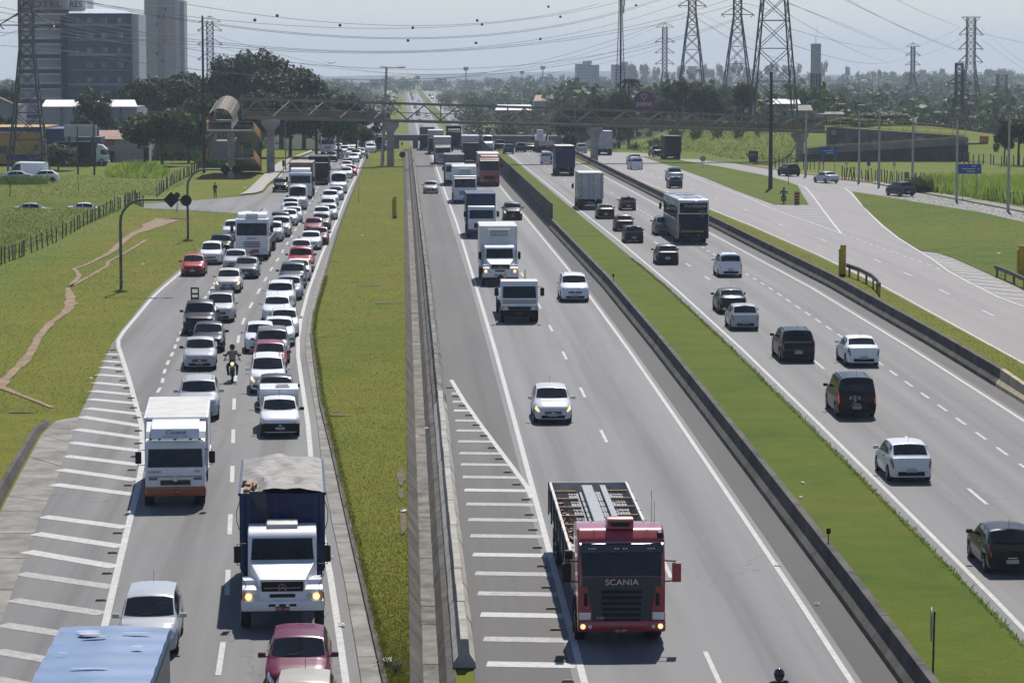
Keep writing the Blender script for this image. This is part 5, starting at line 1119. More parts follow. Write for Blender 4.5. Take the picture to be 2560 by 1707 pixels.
def flat_crane():
    root = empty('flatbed_truck'); cab_over(root, W=2.4, H=2.9, m=T_WHITE); chassis(root, 10, 2.5, [(-.95,False),(-7.4,True),(-8.6,True)])
    MB().box((0,-6,1.2),(2.5,8,.16)).build('flat_deck', T_RUST, root)
    for sd in (-1,1): MB().box((sd*1.24,-6,1.65),(.05,8,.75)).build('side_board', T_RUST, root)
    MB().box((0,-10,1.65),(2.5,.06,.8)).build('tail_board', T_CREAM, root); MB().box((-.5,-3.4,2.6),(1.1,1.0,2.4)).build('crane_house', T_WHITE, root, bevel=.08); MB().bar((.4,-3.2,1.3),(.6,-5.5,3.2),.25).build('crane_arm', T_DARK, root)
    rear_end(root, 10, 2.5, 1.2); TR['crane'] = dict(root=root, front=-.95, rear=-7.4, L=10, tail=-10); return root
put(flat_crane(), P(1362,381), True, 'red flatbed truck with a white crane housing driving away', heading=.04)
# ================================================================ footbridge
BX = [560,675,976,1487,2002,2070]; BD = [397,402,430,440,450,451]
TY = [243,245,255,271,292,295]; BY = [299,301,307,319,333,335]
bd = lambda x: float(np.interp(x, BX, BD)); Tn = lambda x, off=0: AT(x, float(np.interp(x, BX, TY)), bd(x)) + Vector((0,off,0)); Bn = lambda x, off=0: AT(x, float(np.interp(x, BX, BY)), bd(x)) + Vector((0,off,0))
M_TRUSS = mat('truss_steel', (.20,.185,.165), .55, .4, var=.2); M_DECK = mat('deck_edge', (.15,.155,.15), .8, var=.2)
fb_ = empty('footbridge', AT(976,413,430)); tag(fb_, 'long grey steel truss footbridge crossing over all the roads', 'footbridge'); O = Vector(fb_.location)
def fpart(name, mb, m): mb.v = [tuple(Vector(v)-O) for v in mb.v]; return mb.build(name, m, fb_)
xs = [604] + list(np.arange(640, 2060, 42)) + [2068]
for off in (0, 2.6):
    for a, b in zip(xs[:-1], xs[1:]):
        pass
    seg = [604, 976, 1487, 2068]
    for a, b in zip(seg[:-1], seg[1:]):
        fpart('top_chord', MB().bar(Tn(a,off)+Vector((0,0,-.22)), Tn(b,off)+Vector((0,0,-.22)), .16, .34), M_TRUSS)
        fpart('bottom_chord', MB().bar(Bn(a,off)+Vector((0,0,.27)), Bn(b,off)+Vector((0,0,.27)), .16, .42), M_TRUSS)
    for i, (a, b) in enumerate(zip(xs[:-1], xs[1:])):
        t0, b0, t1, b1 = Tn(a,off)+Vector((0,0,-.4)), Bn(a,off)+Vector((0,0,.5)), Tn(b,off)+Vector((0,0,-.4)), Bn(b,off)+Vector((0,0,.5))
        fpart('diagonal', MB().bar(b0 if i % 2 == 0 else t0, t1 if i % 2 == 0 else b1, .13, .13), M_TRUSS)
        if i % 4 == 0: fpart('truss_post', MB().bar(b0, t0, .12, .12), M_TRUSS)
    rl = MB(); rl.bar(Bn(604,off)+Vector((0,.12,1.55)), Bn(2068,off)+Vector((0,.12,1.55)), .07,.06); fpart('handrail', rl, mat('rail_tan', (.26,.23,.18), .6, var=.2))
    bl_ = MB()
    for x in np.arange(610, 2066, 7.5): bl_.bar(Bn(x,off)+Vector((0,.12,.5)), Bn(x,off)+Vector((0,.12,1.55)), .025)
    o = fpart('balusters', bl_, M_TRUSS); o['kind'] = 'stuff'
for a, b in zip(seg[:-1], seg[1:]):
    mb = MB(); p0, p1 = Bn(a), Bn(b)
    mb.add([p0+Vector((0,.1,.32)),p1+Vector((0,.1,.32)),p1+Vector((0,2.5,.32)),p0+Vector((0,2.5,.32)),p0+Vector((0,.1,.46)),p1+Vector((0,.1,.46)),p1+Vector((0,2.5,.46)),p0+Vector((0,2.5,.46))], [(3,2,1,0),(4,5,6,7),(0,1,5,4),(2,3,7,6),(1,2,6,5),(3,0,4,7)]); fpart('deck', mb, M_DECK)
for a, b in ((1487,2068),(604,976)):
    off = 2.45
    mb = MB(); p0, p1 = Bn(a,off), Bn(b,off); mb.add([p0+Vector((0,0,.5)),p1+Vector((0,0,.5)),p1+Vector((0,0,1.25)),p0+Vector((0,0,1.25)),p0+Vector((0,.04,.5)),p1+Vector((0,.04,.5)),p1+Vector((0,.04,1.25)),p0+Vector((0,.04,1.25))],[(0,1,2,3),(7,6,5,4),(0,4,5,1),(3,2,6,7)]); fpart('infill_panel', mb, mat('ochre_mesh', (.26,.19,.08), .8, var=.3))
M_PIER = mat('pier_concrete', (.36,.34,.31), .9, var=.25, scale=.6)
for x in (675, 976, 1487, 2002):
    p = Bn(x); q = Vector((p.x, bd(x), gz(p.x, bd(x)))); h = p.z - q.z
    mb = MB().prism([(-.52,-.2),(.52,-.2),(.52,h-1.5),(1.25,h-.55),(1.25,h),(-1.25,h),(-1.25,h-.55),(-.52,h-1.5)], .2, 2.1, 'y'); mb.v = [tuple(Vector(v)+q) for v in mb.v]; fpart('pier', mb, M_PIER)
# --- switchback ramp at the left end
lr = empty('access_ramp', (-23, 395, 0)); tag(lr, 'concrete switchback ramp with orange parapets and ribbed canopy at the left of the footbridge', 'ramp'); O2 = Vector(lr.location)
def ramp_leg(x0, x1, ya, za, yb, zb, name='ramp_slab', m=M_CONC):
    mb = MB(); t = .22; v = [(x0,ya,za),(x1,ya,za),(x1,yb,zb),(x0,yb,zb)]
    mb.add([Vector(p)-O2 for p in v] + [Vector((p[0],p[1],p[2]-t))-O2 for p in v], [(0,1,2,3),(7,6,5,4),(0,4,5,1),(1,5,6,2),(2,6,7,3),(3,7,4,0)]); return mb.build(name, m, lr)
def parapet(x, ya, za, yb, zb, m, h=1.1, x2=None):
    x2 = x if x2 is None else x2; mb = MB(); a, b = Vector((x,ya,za))-O2, Vector((x2,yb,zb))-O2; n = Vector((.06,0,0)) if x2 == x else Vector((0,.06,0))
    mb.add([a-n,b-n,b-n+Vector((0,0,h)),a-n+Vector((0,0,h)),a+n,b+n,b+n+Vector((0,0,h)),a+n+Vector((0,0,h))],[(3,2,1,0),(4,5,6,7),(0,1,5,4),(2,3,7,6),(1,2,6,5),(3,0,4,7)]); return mb.build('parapet', m, lr)
ramp_leg(-25.9,-22.9,402,7.35,386,6.3, m=mat('pale_ramp', (.55,.50,.44), .9, var=.1)); ramp_leg(-25.9,-19.7,386,6.3,383,6.3, m=M_CONC); ramp_leg(-22.7,-19.7,386,6.3,403,4.5); ramp_leg(-25.9,-19.7,403,4.5,406,4.5)
ramp_leg(-25.9,-22.9,403,4.5,386,2.65, m=mat('pale_ramp', (.55,.50,.44), .9, var=.1)); ramp_leg(-25.9,-19.7,386,2.65,383,2.65); ramp_leg(-22.7,-19.7,386,2.65,406,.3); ramp_leg(-25.9,-22.9,402,7.3,404.6,7.3)
for za, zb, zc in ((7.35,6.3,4.5),(4.5,2.65,.5)):
    parapet(-25.9,402,za,383,zb,M_ORANGE); parapet(-19.7,383,zb,404,zc,M_ORANGE); parapet(-22.8,400,za-.2,386,zb,M_CONC_L)
    MB().bar(Vector((-25.9,383,zb+1.15))-O2, Vector((-19.7,383,zb+1.15))-O2, .07).build('handrail', M_METALG, lr)
    MB().bar(Vector((-25.9,383,zb+.6))-O2, Vector((-19.7,383,zb+.6))-O2, .05).build('handrail', M_METALG, lr)
for x, y, h in ((-22.8,384.6,6.1),(-22.8,404.4,4.3),(-22.8,396,4.6)): MB().box((x-O2.x,y-O2.y,h/2-.1),(.9,.9,h)).build('ramp_column', M_PIER, lr)
can = MB(); rows = []
for i in range(9):
    t = i/8; y = 404-19*t; z = 8.0-1.75*t
    rows.append([Vector((-24.4+1.75*math.cos(a), y, z+.9+1.75*math.sin(a)))-O2 for a in np.linspace(math.pi*.98,.02*math.pi,11)])
can.grid(rows[:8]); can.build('canopy_sheet', mat('canopy_mesh', (.16,.115,.075), .7, var=.25), lr, smooth=60)
for r in rows[:8]: MB().tube(r, .05, 5).build('canopy_rib', mat('rib_tan', (.36,.31,.24), .6, var=.1), lr)
for k in (2,5,8): MB().tube([r[k]+Vector((0,0,.03)) for r in rows[:8]], .045, 5).build('canopy_rib', mat('rib_tan', (.36,.31,.24), .6, var=.1), lr)
# --- long ramp and retaining wall at the right end
rw = empty('ramp_wall', AT(2072,411,450)); tag(rw, 'dark retaining wall and two-flight ramp with yellow railings at the right end of the footbridge', 'ramp'); O3 = Vector(rw.location)
def quadbox(root, O_, name, pts, m, th):
    v = [Vector(p)-O_ for p in pts]; w_ = [p+Vector((0,th,0)) for p in v]
    return MB().add(v+w_, [(0,1,2,3),(7,6,5,4),(0,4,5,1),(1,5,6,2),(2,6,7,3),(3,7,4,0)]).build(name, m, root)
n = 10
for i in range(n):
    f = lambda t: 2072+341*t; top = lambda t: 318+22*t; bot = lambda t: 412-4*t; a, b = i/n+.002, (i+1)/n-.002
    quadbox(rw, O3, 'wall_panel', [AT(f(a),bot(a),453),AT(f(b),bot(b),453),AT(f(b),top(b),453),AT(f(a),top(a),453)], mat('wall_concrete', (.15,.145,.138), .9, var=.3, scale=.5, kind='World'), 3.0)
for x, y, w_, h in ((2078,325,12,13),(2093,358,14,13),(2180,352,14,12),(2230,352,18,12),(2292,342,16,11),(2350,349,9,9),(2110,370,12,9),(2160,357,6,5)):
    quadbox(rw, O3, 'pale_patch', [AT(x,y+h,452.95),AT(x+w_,y+h,452.95),AT(x+w_,y,452.95),AT(x,y,452.95)], mat('patched_concrete', (.32,.30,.285), .9, var=.15), .04)
for i in range(9):
    f = lambda t: 2012+410*t; a, b = i/9, (i+1)/9-.003
    quadbox(rw, O3, 'ramp_parapet', [AT(f(a),387-26*a,447),AT(f(b),387-26*b,447),AT(f(b),371-28*b,447),AT(f(a),371-28*a,447)], mat('parapet_concrete', (.24,.23,.22), .9, var=.2, scale=.5, kind='World'), .25)
    quadbox(rw, O3, 'ramp_fill', [AT(f(a),412-5*a,447.4),AT(f(b),412-5*b,447.4),AT(f(b),386-26*b,447.4),AT(f(a),386-26*a,447.4)], mat('dark_fill', (.085,.08,.075), .9, var=.3, scale=.5, kind='World'), 3.5)  # fill below the lower parapet is a darker concrete
quadbox(rw, O3, 'ramp_parapet', [AT(2412,363,446),AT(2470,361,446),AT(2470,356,446),AT(2412,357,446)], M_CONC, 3.0)
quadbox(rw, O3, 'turning_panel', [AT(2449,357,446),AT(2471,358,446),AT(2472,341,446),AT(2450,340,446)], M_ORANGE, .1)
M_RAIL_Y = mat('yellow_railing', (.62,.42,.12), .6, var=.2)
for (a0,b0),(a1,b1),d in (((2066,291),(2413,316),451.5),((2070,302),(2413,326),451.5),((2075,314),(2413,337),451.5),((2013,368),(2419,341),446.9)):
    MB().bar(AT(a0,b0,d)-O3, AT(a1,b1,d)-O3, .10,.09).build('railing', M_RAIL_Y, rw)
for i in range(12):
    t = i/11; MB().bar(AT(2070+343*t,291+25*t,451.5)-O3, AT(2070+343*t,317+23*t,451.5)-O3, .08).build('railing_post', M_RAIL_Y, rw)
# --- distant road overpass
ov = empty('overpass', AT(1120,344,640)); tag(ov, 'low hazy road overpass far behind the footbridge', 'bridge'); O4 = Vector(ov.location)
quadbox(ov, O4, 'deck_beam', [AT(880,351,640),AT(1400,355,640),AT(1400,341,640),AT(880,337,640)], mat('overpass_concrete', (.11,.12,.13), .9, var=.15), 9)
for x in (900,985,1032,1110,1250,1390): quadbox(ov, O4, 'column', [AT(x,420,643),AT(x+13,420,643),AT(x+13,350,643),AT(x,350,643)], mat('overpass_concrete', (.11,.12,.13), .9, var=.15), 1.2)
# ================================================================ poles, lamps, signs
M_POLE = mat('pole_concrete', (.42,.41,.39), .85, var=.15); M_WOODPOLE = mat('dark_pole', (.05,.05,.055), .8, var=.2)
def pole(name, px, py, top, r, label, m, cat='pole', group=None, lean=0, arm=None):
    p = P(px, py); z = gz(p.x, p.y); zt = AT(px, top, p.y).z; o = empty(name, (p.x,p.y,z)); tag(o, label, cat, group)
    MB().tube([(0,0,-.3),(lean,0,zt-z)], r, 10, r*.62).build('shaft', m, o, smooth=40)
    h = zt-z
    if arm == 'double':
        MB().bar((lean-.7,0,h),(lean+2.6,0,h-.05),.12).build('lamp_arm', m, o); MB().box((lean+2.3,-.1,h+.02),(1.1,.3,.16)).build('lamp_head', M_METALG, o, bevel=.04); MB().box((lean-.6,-.1,h+.05),(.8,.3,.16)).build('lamp_head', M_METALG, o, bevel=.04)
    if arm == 'tee':
        MB().bar((-1.7,0,h-.2),(1.7,0,h-.2),.14).build('lamp_arm', m, o)
        for s in (-1,1): MB().box((s*1.5,0,h-.05),(.9,.3,.2)).build('lamp_head', M_METALG, o, bevel=.04)
    if arm == 'hook':
        MB().tube([(0,0,h-.4),(.25,0,h),(.9,0,h+.35),(1.9,0,h+.42)],.05,6).build('lamp_arm', m, o); MB().box((2.1,0,h+.42),(.7,.25,.12)).build('lamp_head', M_METALG, o, bevel=.03)
    if arm == 'street':
        MB().tube([(0,0,h-.6),(-.8,-.2,h+.2),(-2.0,-.4,h+.75)],.05,6).build('lamp_arm', M_METALG, o); MB().box((-2.3,-.4,h+.85),(.8,.25,.12)).build('lamp_head', M_WHITE, o, bevel=.03)
    return o
pole('lamp_post', 955, 414, 169, .25, 'tall leaning lamp post with two lamp heads beside the middle pier', M_POLE, 'lamp post', lean=.75, arm='double')
pole('utility_pole', 1926, 472, 180, .27, 'tallest dark pole standing on the grass island by the slip road', M_WOODPOLE)
pole('utility_pole', 510, 432, 40, .22, 'dark pole behind the left ramp of the footbridge', M_WOODPOLE)
pole('lamp_post', 714, 426, 302, .09, 'thin curved lamp post between the ramp and the queue', M_METALG, 'lamp post', arm='hook')
g_ = 'concrete street poles by the slip road'
for i, (x, y, t, lab) in enumerate(((2014,441,277,'concrete pole beside the end pier of the footbridge'),(2147,456,277,'concrete pole in front of the ramp wall, just past the first blue sign'),(2197,466,280,'concrete pole beside the leaning posts'),(2281,459,289,'concrete pole behind the dark grey SUV'),(2391,503,300,'concrete pole beside the second blue sign'),(2520,528,290,'concrete pole nearest the right edge'))):
    pole('street_pole', x, y, t, .17, lab, M_POLE, 'pole', g_, arm='street' if i in (1,2,4) else None)
pole('utility_pole', 195, 436, 316, .13, 'thin dark post beside the pale billboard', M_WOODPOLE); pole('utility_pole', 236, 437, 312, .15, 'dark post in front of the parked truck', M_WOODPOLE)
pole('lamp_post', 1484, 372, 216, .13, 'lamp post with a tee head behind the right pier', M_WOODPOLE, 'lamp post', arm='tee'); pole('lamp_post', 2180, 352, 222, .16, 'lamp post with a tee head among the far trees', M_WOODPOLE, 'lamp post', arm='tee')
pole('fence_stake', 196, 482, 436, .03, 'thin single stake in the field grass', M_WOODPOLE, 'stake'); pole('road_stake', 897, 505, 466, .03, 'thin rusty stake at the left edge of the grass strip', mat('rust_stake', (.12,.05,.03), .8, var=.2), 'stake')
# cantilever sign masts seen from behind
def sign_mast(px, py, hgt, reach, plates, label):
    p = P(px, py); o = empty('sign_mast', (p.x,p.y,gz(p.x,p.y))); tag(o, label, 'sign')
    R_ = 1.5; pts = [(0,0,-.2),(0,0,hgt-R_)] + [(R_-R_*math.cos(a),0,hgt-R_+R_*math.sin(a)) for a in np.linspace(.25,math.pi/2,6)] + [(reach,0,hgt)]
    MB().tube(pts, .10, 8, .07).build('mast', mat('mast_grey', (.13,.135,.14), .6, .4, var=.2), o, smooth=50)
    MB().lathe([(.55,-.05),(.40,.12),(.12,.2)], (0,0,0),'z',10).build('earth_mound', G_OLIVE, o)
    for kind, x, z, s, lab in plates:
        mb = MB().prism([(x+s*math.cos(a), z+s*math.sin(a)) for a in (np.linspace(0,2*math.pi,25)[:-1] if kind == 'round' else (0,math.pi/2,math.pi,1.5*math.pi))], -.12,-.10,'y'); q = mb.build('sign_plate', mat('sign_back', (.018,.018,.02), .6, var=.2), o); q['label'] = lab
        MB().bar((x,-.09,z-s*.8),(x,-.09,z+s*.8),.05).build('plate_brace', M_DARKSTEEL, o)
pa = P(303,729); sc1 = FPX/pa.y
sign_mast(303, 729, (729-500)/sc1, (470-303)/sc1, [('diamond',(430-303)/sc1,(729-500)/sc1,20/sc1,'black diamond plate seen from behind'),('round',(467-303)/sc1,(729-502)/sc1,14/sc1,'black round plate seen from behind')], 'curved sign mast with dark diamond and round plates over the verge')
pb = P(470,602); sc2 = FPX/pb.y
sign_mast(470, 602, (602-425)/sc2, (600-470)/sc2, [('diamond',(565-470)/sc2,(602-425)/sc2,14/sc2,'black diamond plate seen from behind'),('round',(592-470)/sc2,(602-425)/sc2,11/sc2,'black round plate seen from behind')], 'second curved sign mast reaching towards the ramp shadow')
def road_sign(px, py, top, label, shape, size, face, txt=None, back=False, posts=1, w=None, edge=None):
    p = P(px, py); o = empty('road_sign', (p.x,p.y,gz(p.x,p.y))); tag(o, label, 'sign'); zt = AT(px, top, p.y).z - gz(p.x,p.y); zc = zt - size
    ww = w or size
    if shape == 'round': mb = MB().cyl((0,-.06,zc), size, .04, 'y', 28)
    elif shape == 'diamond': mb = MB().prism([(0,zc-size),(size,zc),(0,zc+size),(-size,zc)], -.08,-.04,'y')
    else: mb = MB().box((0,-.06,zc),(ww*2,.05,size*2))
    mb.build('sign_plate', face, o)
    for q in range(posts):
        x = 0 if posts == 1 else (-.6+1.2*q)*ww; MB().bar((x,0,-.2),(x,0,zt),.07).build('post', M_METALG if face is not MATS['sign_back'] else M_WOODPOLE, o)
    if edge: MB().lathe([(size*.80,-.085),(size*1.0,-.085)], (0,0,zc), 'y', 28).build('sign_rim', edge, o)
    if txt: text('lettering', txt[0], txt[1], o, (0,-.095,zc), txt[2], (math.pi/2,0,0), .003)
    return o, zc
M_SB = MATS['sign_back']; M_SW = mat('sign_white', (.55,.55,.55), .5, var=.1); M_SR = mat('sign_red_rim', (.30,.10,.09), .5, var=.15); M_SBL = mat('sign_blue', (.018,.075,.33), .45, var=.08)
road_sign(443,530,481,'round dark plate on a short post behind the curved mast','round',.32*1.0,M_SB)
road_sign(1006,402,379,'round black plate on a thin post by the channel, seen from behind','round',.50,M_SB); road_sign(1005,372,356,'small dark box sign beside the middle pier','box',.35,M_SB,w=.22); road_sign(917,400,384,'small dark box sign at the edge of the near queue','box',.40,M_SB,w=.16)
road_sign(709,433,401,'dark traffic signal box beside the footway','box',.42,M_SB,w=.18)
road_sign(1757,420,390,'round white speed sign with a dark rim on the grass island','round',.42,M_SW,('80',M_BLACK,.42),edge=M_SB)
road_sign(1489,405,384,'round pale sign at the foot of the right pier','round',.42,M_SW,edge=M_SR); road_sign(2116,440,403,'small round red-rimmed sign in front of the ramp wall','round',.22,M_SW,edge=M_SR); road_sign(2235,452,407,'round red-rimmed sign between the concrete poles','round',.22,M_SW,edge=M_SR)
road_sign(2046,437,402,'tiny red-rimmed sign beside the first blue sign','round',.14,M_SW,edge=M_SR); road_sign(2171,452,401,'small blue square sign in front of the ramp wall','box',.36,M_SBL,w=.22); road_sign(2266,460,430,'small light blue sign above the dark grey SUV','box',.40,mat('sign_cyan', (.05,.22,.36), .5, var=.1),w=.28)
road_sign(1971,462,440,'thin dark post sign at the tip of the grass island','box',.06,M_SB,w=.06)
for px, py, top, w_, h_, lab in ((2072,441,367,1.28,.54,'blue direction sign in front of the footbridge end pier'),(2423,498,410,1.30,.55,'larger blue direction sign on two posts above the reeds')):
    o, zc = road_sign(px, py, top, lab, 'box', h_, M_SBL, posts=2, w=w_)
    for dx, dz, ln in ((.45,.30,.45),(-.1,.0,1.4),(.15,-.28,.9),(1.02,.0,.16)): MB().box((dx,-.095,zc+dz),(ln,.012,.10)).build('lettering_line', M_SW, o)
o, zc = road_sign(1992,512,479,'yellow and black chevron board at the nose of the grass island','box',.70,mat('chevron_yellow', (.50,.28,.02), .5, var=.1),w=.28)
for q in (-.48,-.16,.16,.48): MB().add([(-.27,-.095,zc+q+.16),(0,-.095,zc+q),(.27,-.095,zc+q+.16),(.27,-.095,zc+q+.0),(0,-.095,zc+q-.16),(-.27,-.095,zc+q+.0)],[(0,1,4,5),(1,2,3,4)]).build('chevron', M_BLACK, o)
# roadside plate seen nearly edge-on, near the camera
p = P(2331,1712); o = empty('road_sign', p); tag(o, 'thin round road sign seen nearly edge-on in the near median grass', 'sign'); MB().tube([(0,0,-.3),(.03,0,2.0)], .028, 6).build('post', M_WOODPOLE, o)
q = MB().cyl((0,0,0),.47,.02,'y',28).build('sign_plate', mat('sign_grey', (.22,.20,.21), .5, var=.1), o); q.location = (-.06,-.03,1.66); q.rotation_euler.z = math.radians(82)
q2 = MB().lathe([(.39,-.013),(.47,-.013)], (0,0,0),'y',28).build('sign_rim', mat('sign_maroon', (.12,.02,.05), .5, var=.1), o); q2.location = q.location; q2.rotation_euler = q.rotation_euler
# pink sign with heart and lettering
ps = empty('hoarding', AT(1610,275,520)); tag(ps, 'large round-topped purple and pink hoarding with a heart and white lettering', 'billboard'); O5 = Vector(ps.location); m_ = FPX/520
mm, nt, bs = _nodes('pink_hoarding'); v = coords(nt); sep = nt.nodes.new('ShaderNodeSeparateXYZ'); nt.links.new(v, sep.inputs[0]); mr = nt.nodes.new('ShaderNodeMapRange'); mr.inputs[1].default_value = -1.9; mr.inputs[2].default_value = 1.9; nt.links.new(sep.outputs[0], mr.inputs[0])
nt.links.new(ramp(nt, mr.outputs[0], [(0.0,(.07,.015,.085)),(1.0,(.21,.015,.055))]), bs.inputs['Base Color'])
MB().prism([(-1.9,-.2),(1.9,-.2)] + [(1.9*math.cos(a), 1.55+1.9*math.sin(a)*.95) for a in np.linspace(0,math.pi,19)], 0, .3, 'y').build('board', mm, ps)
M_HW = mat('hoarding_white', (.60,.55,.62), .5, var=0)
text('lettering', 'point', M_HW, ps, (0,-.02,1.10), 1.35, (math.pi/2,0,0), .01); text('lettering', 'pet shop', mat('hoarding_lilac', (.20,.10,.20), .5, var=0), ps, (0,-.02,.42), .35, (math.pi/2,0,0), .01)
hp = [(.55*.0625*16*math.sin(t)**3, .0625*.55*(13*math.cos(t)-5*math.cos(2*t)-2*math.cos(3*t)-math.cos(4*t))) for t in np.linspace(0,2*math.pi,25)]
MB().tube([(a,-.03,2.45+b) for a, b in hp], .06, 5).build('heart_outline', M_HW, ps)
for s in (-1,1): MB().bar((s*1.2,.2,-4.5),(s*1.2,.2,.2),.2).build('support', M_DARKSTEEL, ps)
s2 = empty('sign_board', P(1883,404)); tag(s2, 'small pink sign with pale lettering on the slope by the slip road', 'sign'); MB().box((0,0,1.0),(1.5,.12,1.3)).build('board', mm, s2); text('lettering', 'point', M_HW, s2, (0,-.08,1.1), .5, (math.pi/2,0,0), .005); MB().box((0,0,.15),(1.3,.2,.5)).build('base', M_BLACK, s2)
# ================================================================ buildings
def fbx(root, O_, name, x0, y0, x1, y1, d, depth, m, bevel=0):
    a = AT(x0,y1,d)-O_; b = AT(x1,y0,d)-O_
    return MB().box(((a.x+b.x)/2, a.y+depth/2, (a.z+b.z)/2), (b.x-a.x, depth, b.z-a.z)).build(name, m, root, bevel=bevel)
M_HB = mat('hotel_grey_panel', (.46,.42,.43), .7, var=.1); M_HWHT = mat('hotel_white_band', (.75,.76,.78), .6, var=.08); M_HD = mat('hotel_dark_strip', (.05,.065,.09), .4, var=.1); M_HG = mat('hotel_blue_wall', (.05,.085,.14), .35, var=.15, scale=.6)
ht = empty('hotel', AT(190,330,600)); tag(ht, 'banded grey and dark blue hotel block on the left', 'building'); OH = Vector(ht.location)
fbx(ht,OH,'wall',52,-40,170,330,600,20,M_HB); fbx(ht,OH,'wall',170,34,328,330,597,18,M_HG); fbx(ht,OH,'side_wall',328,36,346,330,597.5,17,mat('hotel_pale_side', (.55,.57,.60), .5, var=.1)); fbx(ht,OH,'wall',151,-12,214,36,603,15,M_HWHT)
for i in range(9):
    y = 25+37.5*i
    fbx(ht,OH,'dark_strip',51.5,y,171,y+8,599.8,.3,M_HD); fbx(ht,OH,'white_band',51.5,y+9.5,171,y+13,599.7,.3,M_HWHT); fbx(ht,OH,'white_band',51.5,y+31,171,y+35,599.7,.3,M_HWHT)
for y, h in ((60,6),(100,2.5),(134,6),(175,2.5),(209,6)): fbx(ht,OH,'pale_band',170.5,y,327.5,y+h,596.7,.3,mat('hotel_mauve_band', (.34,.32,.36), .6, var=.1))
for r, y in enumerate((45,83,119,157,193,229)):
    for c, (x, w_) in enumerate(((191,7),(217,18),(253,18),(293,17))):
        o = fbx(ht,OH,'window',x,y,x+w_,y+14,596.6,.35,mat('hotel_window', (.13,.19,.22), .15, var=.3, scale=.4)); fbx(ht,OH,'curtain',x+(2 if (r+c) % 2 else w_*.55),y+1,x+w_*.42+(2 if (r+c) % 2 else w_*.4),y+13,596.45,.1,mat('hotel_curtain', (.30,.36,.45), .6, var=.3, scale=.5)) if w_ > 10 else None
for x in np.arange(154,172,3): fbx(ht,OH,'mullion',x,40,x+1,250,596.9,.2,M_HD)
a = [AT(170,34,596.5)-OH, AT(328,34,596.5)-OH, AT(312,23,605)-OH, AT(178,23,605)-OH]; MB().quad(*a).build('roof', M_WHITE, ht)
text('roof_lettering', 'HOTEL', mat('sign_brown', (.09,.035,.03), .5, var=0), ht, AT(105,12,599.5)-OH, 1.95, (math.pi/2,0,0), .05, sx=1.35)
text('roof_lettering', 'ARES', mat('sign_dark', (.03,.03,.03), .5, var=0), ht, AT(182,12,602.8)-OH, 1.75, (math.pi/2,0,0), .05)
tw = empty('apartment_tower', AT(410,300,900)); tag(tw, 'tall grey-brown apartment tower behind the hotel', 'building'); OT = Vector(tw.location)
M_TW = mat('tower_render', (.54,.46,.42), .85, var=.06); M_TW2 = mat('tower_pale', (.62,.61,.62), .8, var=.06)
fbx(tw,OT,'wall',364,-80,392,300,900,14,M_TW); fbx(tw,OT,'wall',392,-80,414,300,900.6,13,mat('tower_recess', (.47,.40,.37), .85, var=.06)); fbx(tw,OT,'wall',414,-80,446,300,899.6,14,M_TW); fbx(tw,OT,'wall',441,-76,446.5,300,899.4,14,M_TW2); fbx(tw,OT,'wall',446.5,2,460,300,902,12,mat('tower_side', (.50,.45,.44), .85, var=.06))
fbx(tw,OT,'band',364,13,446,17,899.2,.2,M_TW2)
for x, y in ((395,38),(391,57),(409,38),(413,20),(395,112),(412,98),(391,130),(406,150)): fbx(tw,OT,'window',x,y,x+2.5,y+8,899.1,1,M_HD)
wh = empty('warehouse', AT(220,330,505)); tag(wh, 'low grey warehouse with a sunlit white roof in front of the hotel', 'building'); OW = Vector(wh.location)
fbx(wh,OW,'wall',106,267,342,345,505,16,mat('warehouse_wall', (.46,.44,.45), .8, var=.12))
MB().quad(AT(104,267,504.8)-OW, AT(344,267,504.8)-OW, AT(337,250,524)-OW, AT(114,250,524)-OW).build('roof', mat('white_roof', (.80,.76,.70), .6, var=.06), wh)
for x in (152,262,300): fbx(wh,OW,'column',x,268,x+3,345,504.7,.3,M_CONC)
yb = empty('yellow_building', AT(60,445,433)); tag(yb, 'yellow and blue shop building behind the large pylon', 'building'); OY = Vector(yb.location)
M_YW = mat('ochre_wall', (.52,.31,.08), .8, var=.15); M_BW = mat('navy_wall', (.04,.06,.19), .7, var=.15)
fbx(yb,OY,'wall',-40,318,112,452,433,18,M_YW); fbx(yb,OY,'wall',112,322,161,452,434,16,M_BW); fbx(yb,OY,'fascia',-41,318,112.5,330,432.7,.4,M_BW); fbx(yb,OY,'fascia',16,387,92,401,432.6,.5,M_BW); fbx(yb,OY,'ledge',-41,330,64,332,432.5,.6,M_HWHT)
for x0,y0,x1,y1 in ((-30,366,17,385),(22,366,37,378),(86,362,94,377)): fbx(yb,OY,'window',x0,y0,x1,y1,432.8,.3,mat('shop_window', (.035,.07,.075), .2, var=.2))
for x0,x1 in ((-30,40),(58,84)): fbx(yb,OY,'shop_opening',x0,410,x1,450,432.8,.3,M_BLACK)
fbx(yb,OY,'column',46,400,54,450,432.4,.5,mat('orange_column', (.40,.13,.03), .7, var=.15)); fbx(yb,OY,'low_wall',172,397,232,452,434,8,M_YW); fbx(yb,OY,'dark_bay',190,343,252,397,436,6,M_HD); fbx(yb,OY,'canopy_edge',182,372,256,374,432.5,3,M_HWHT)  # the bay is a plain dark box below the pale hoarding
bb = empty('hoarding', AT(200,343,432)); tag(bb, 'plain pale grey hoarding above the dark bay of the yellow building', 'billboard'); OB = Vector(bb.location); fbx(bb,OB,'board',160,313,240,342,430,1.0,mat('hoarding_grey', (.48,.48,.50), .8, var=.1))
for x in (172,228): fbx(bb,OB,'support',x,340,x+4,452,431,.4,M_DARKSTEEL)
hs = empty('tiled_house', AT(310,420,450)); tag(hs, 'small house with a pink tiled roof beneath the trees', 'house'); OS = Vector(hs.location)
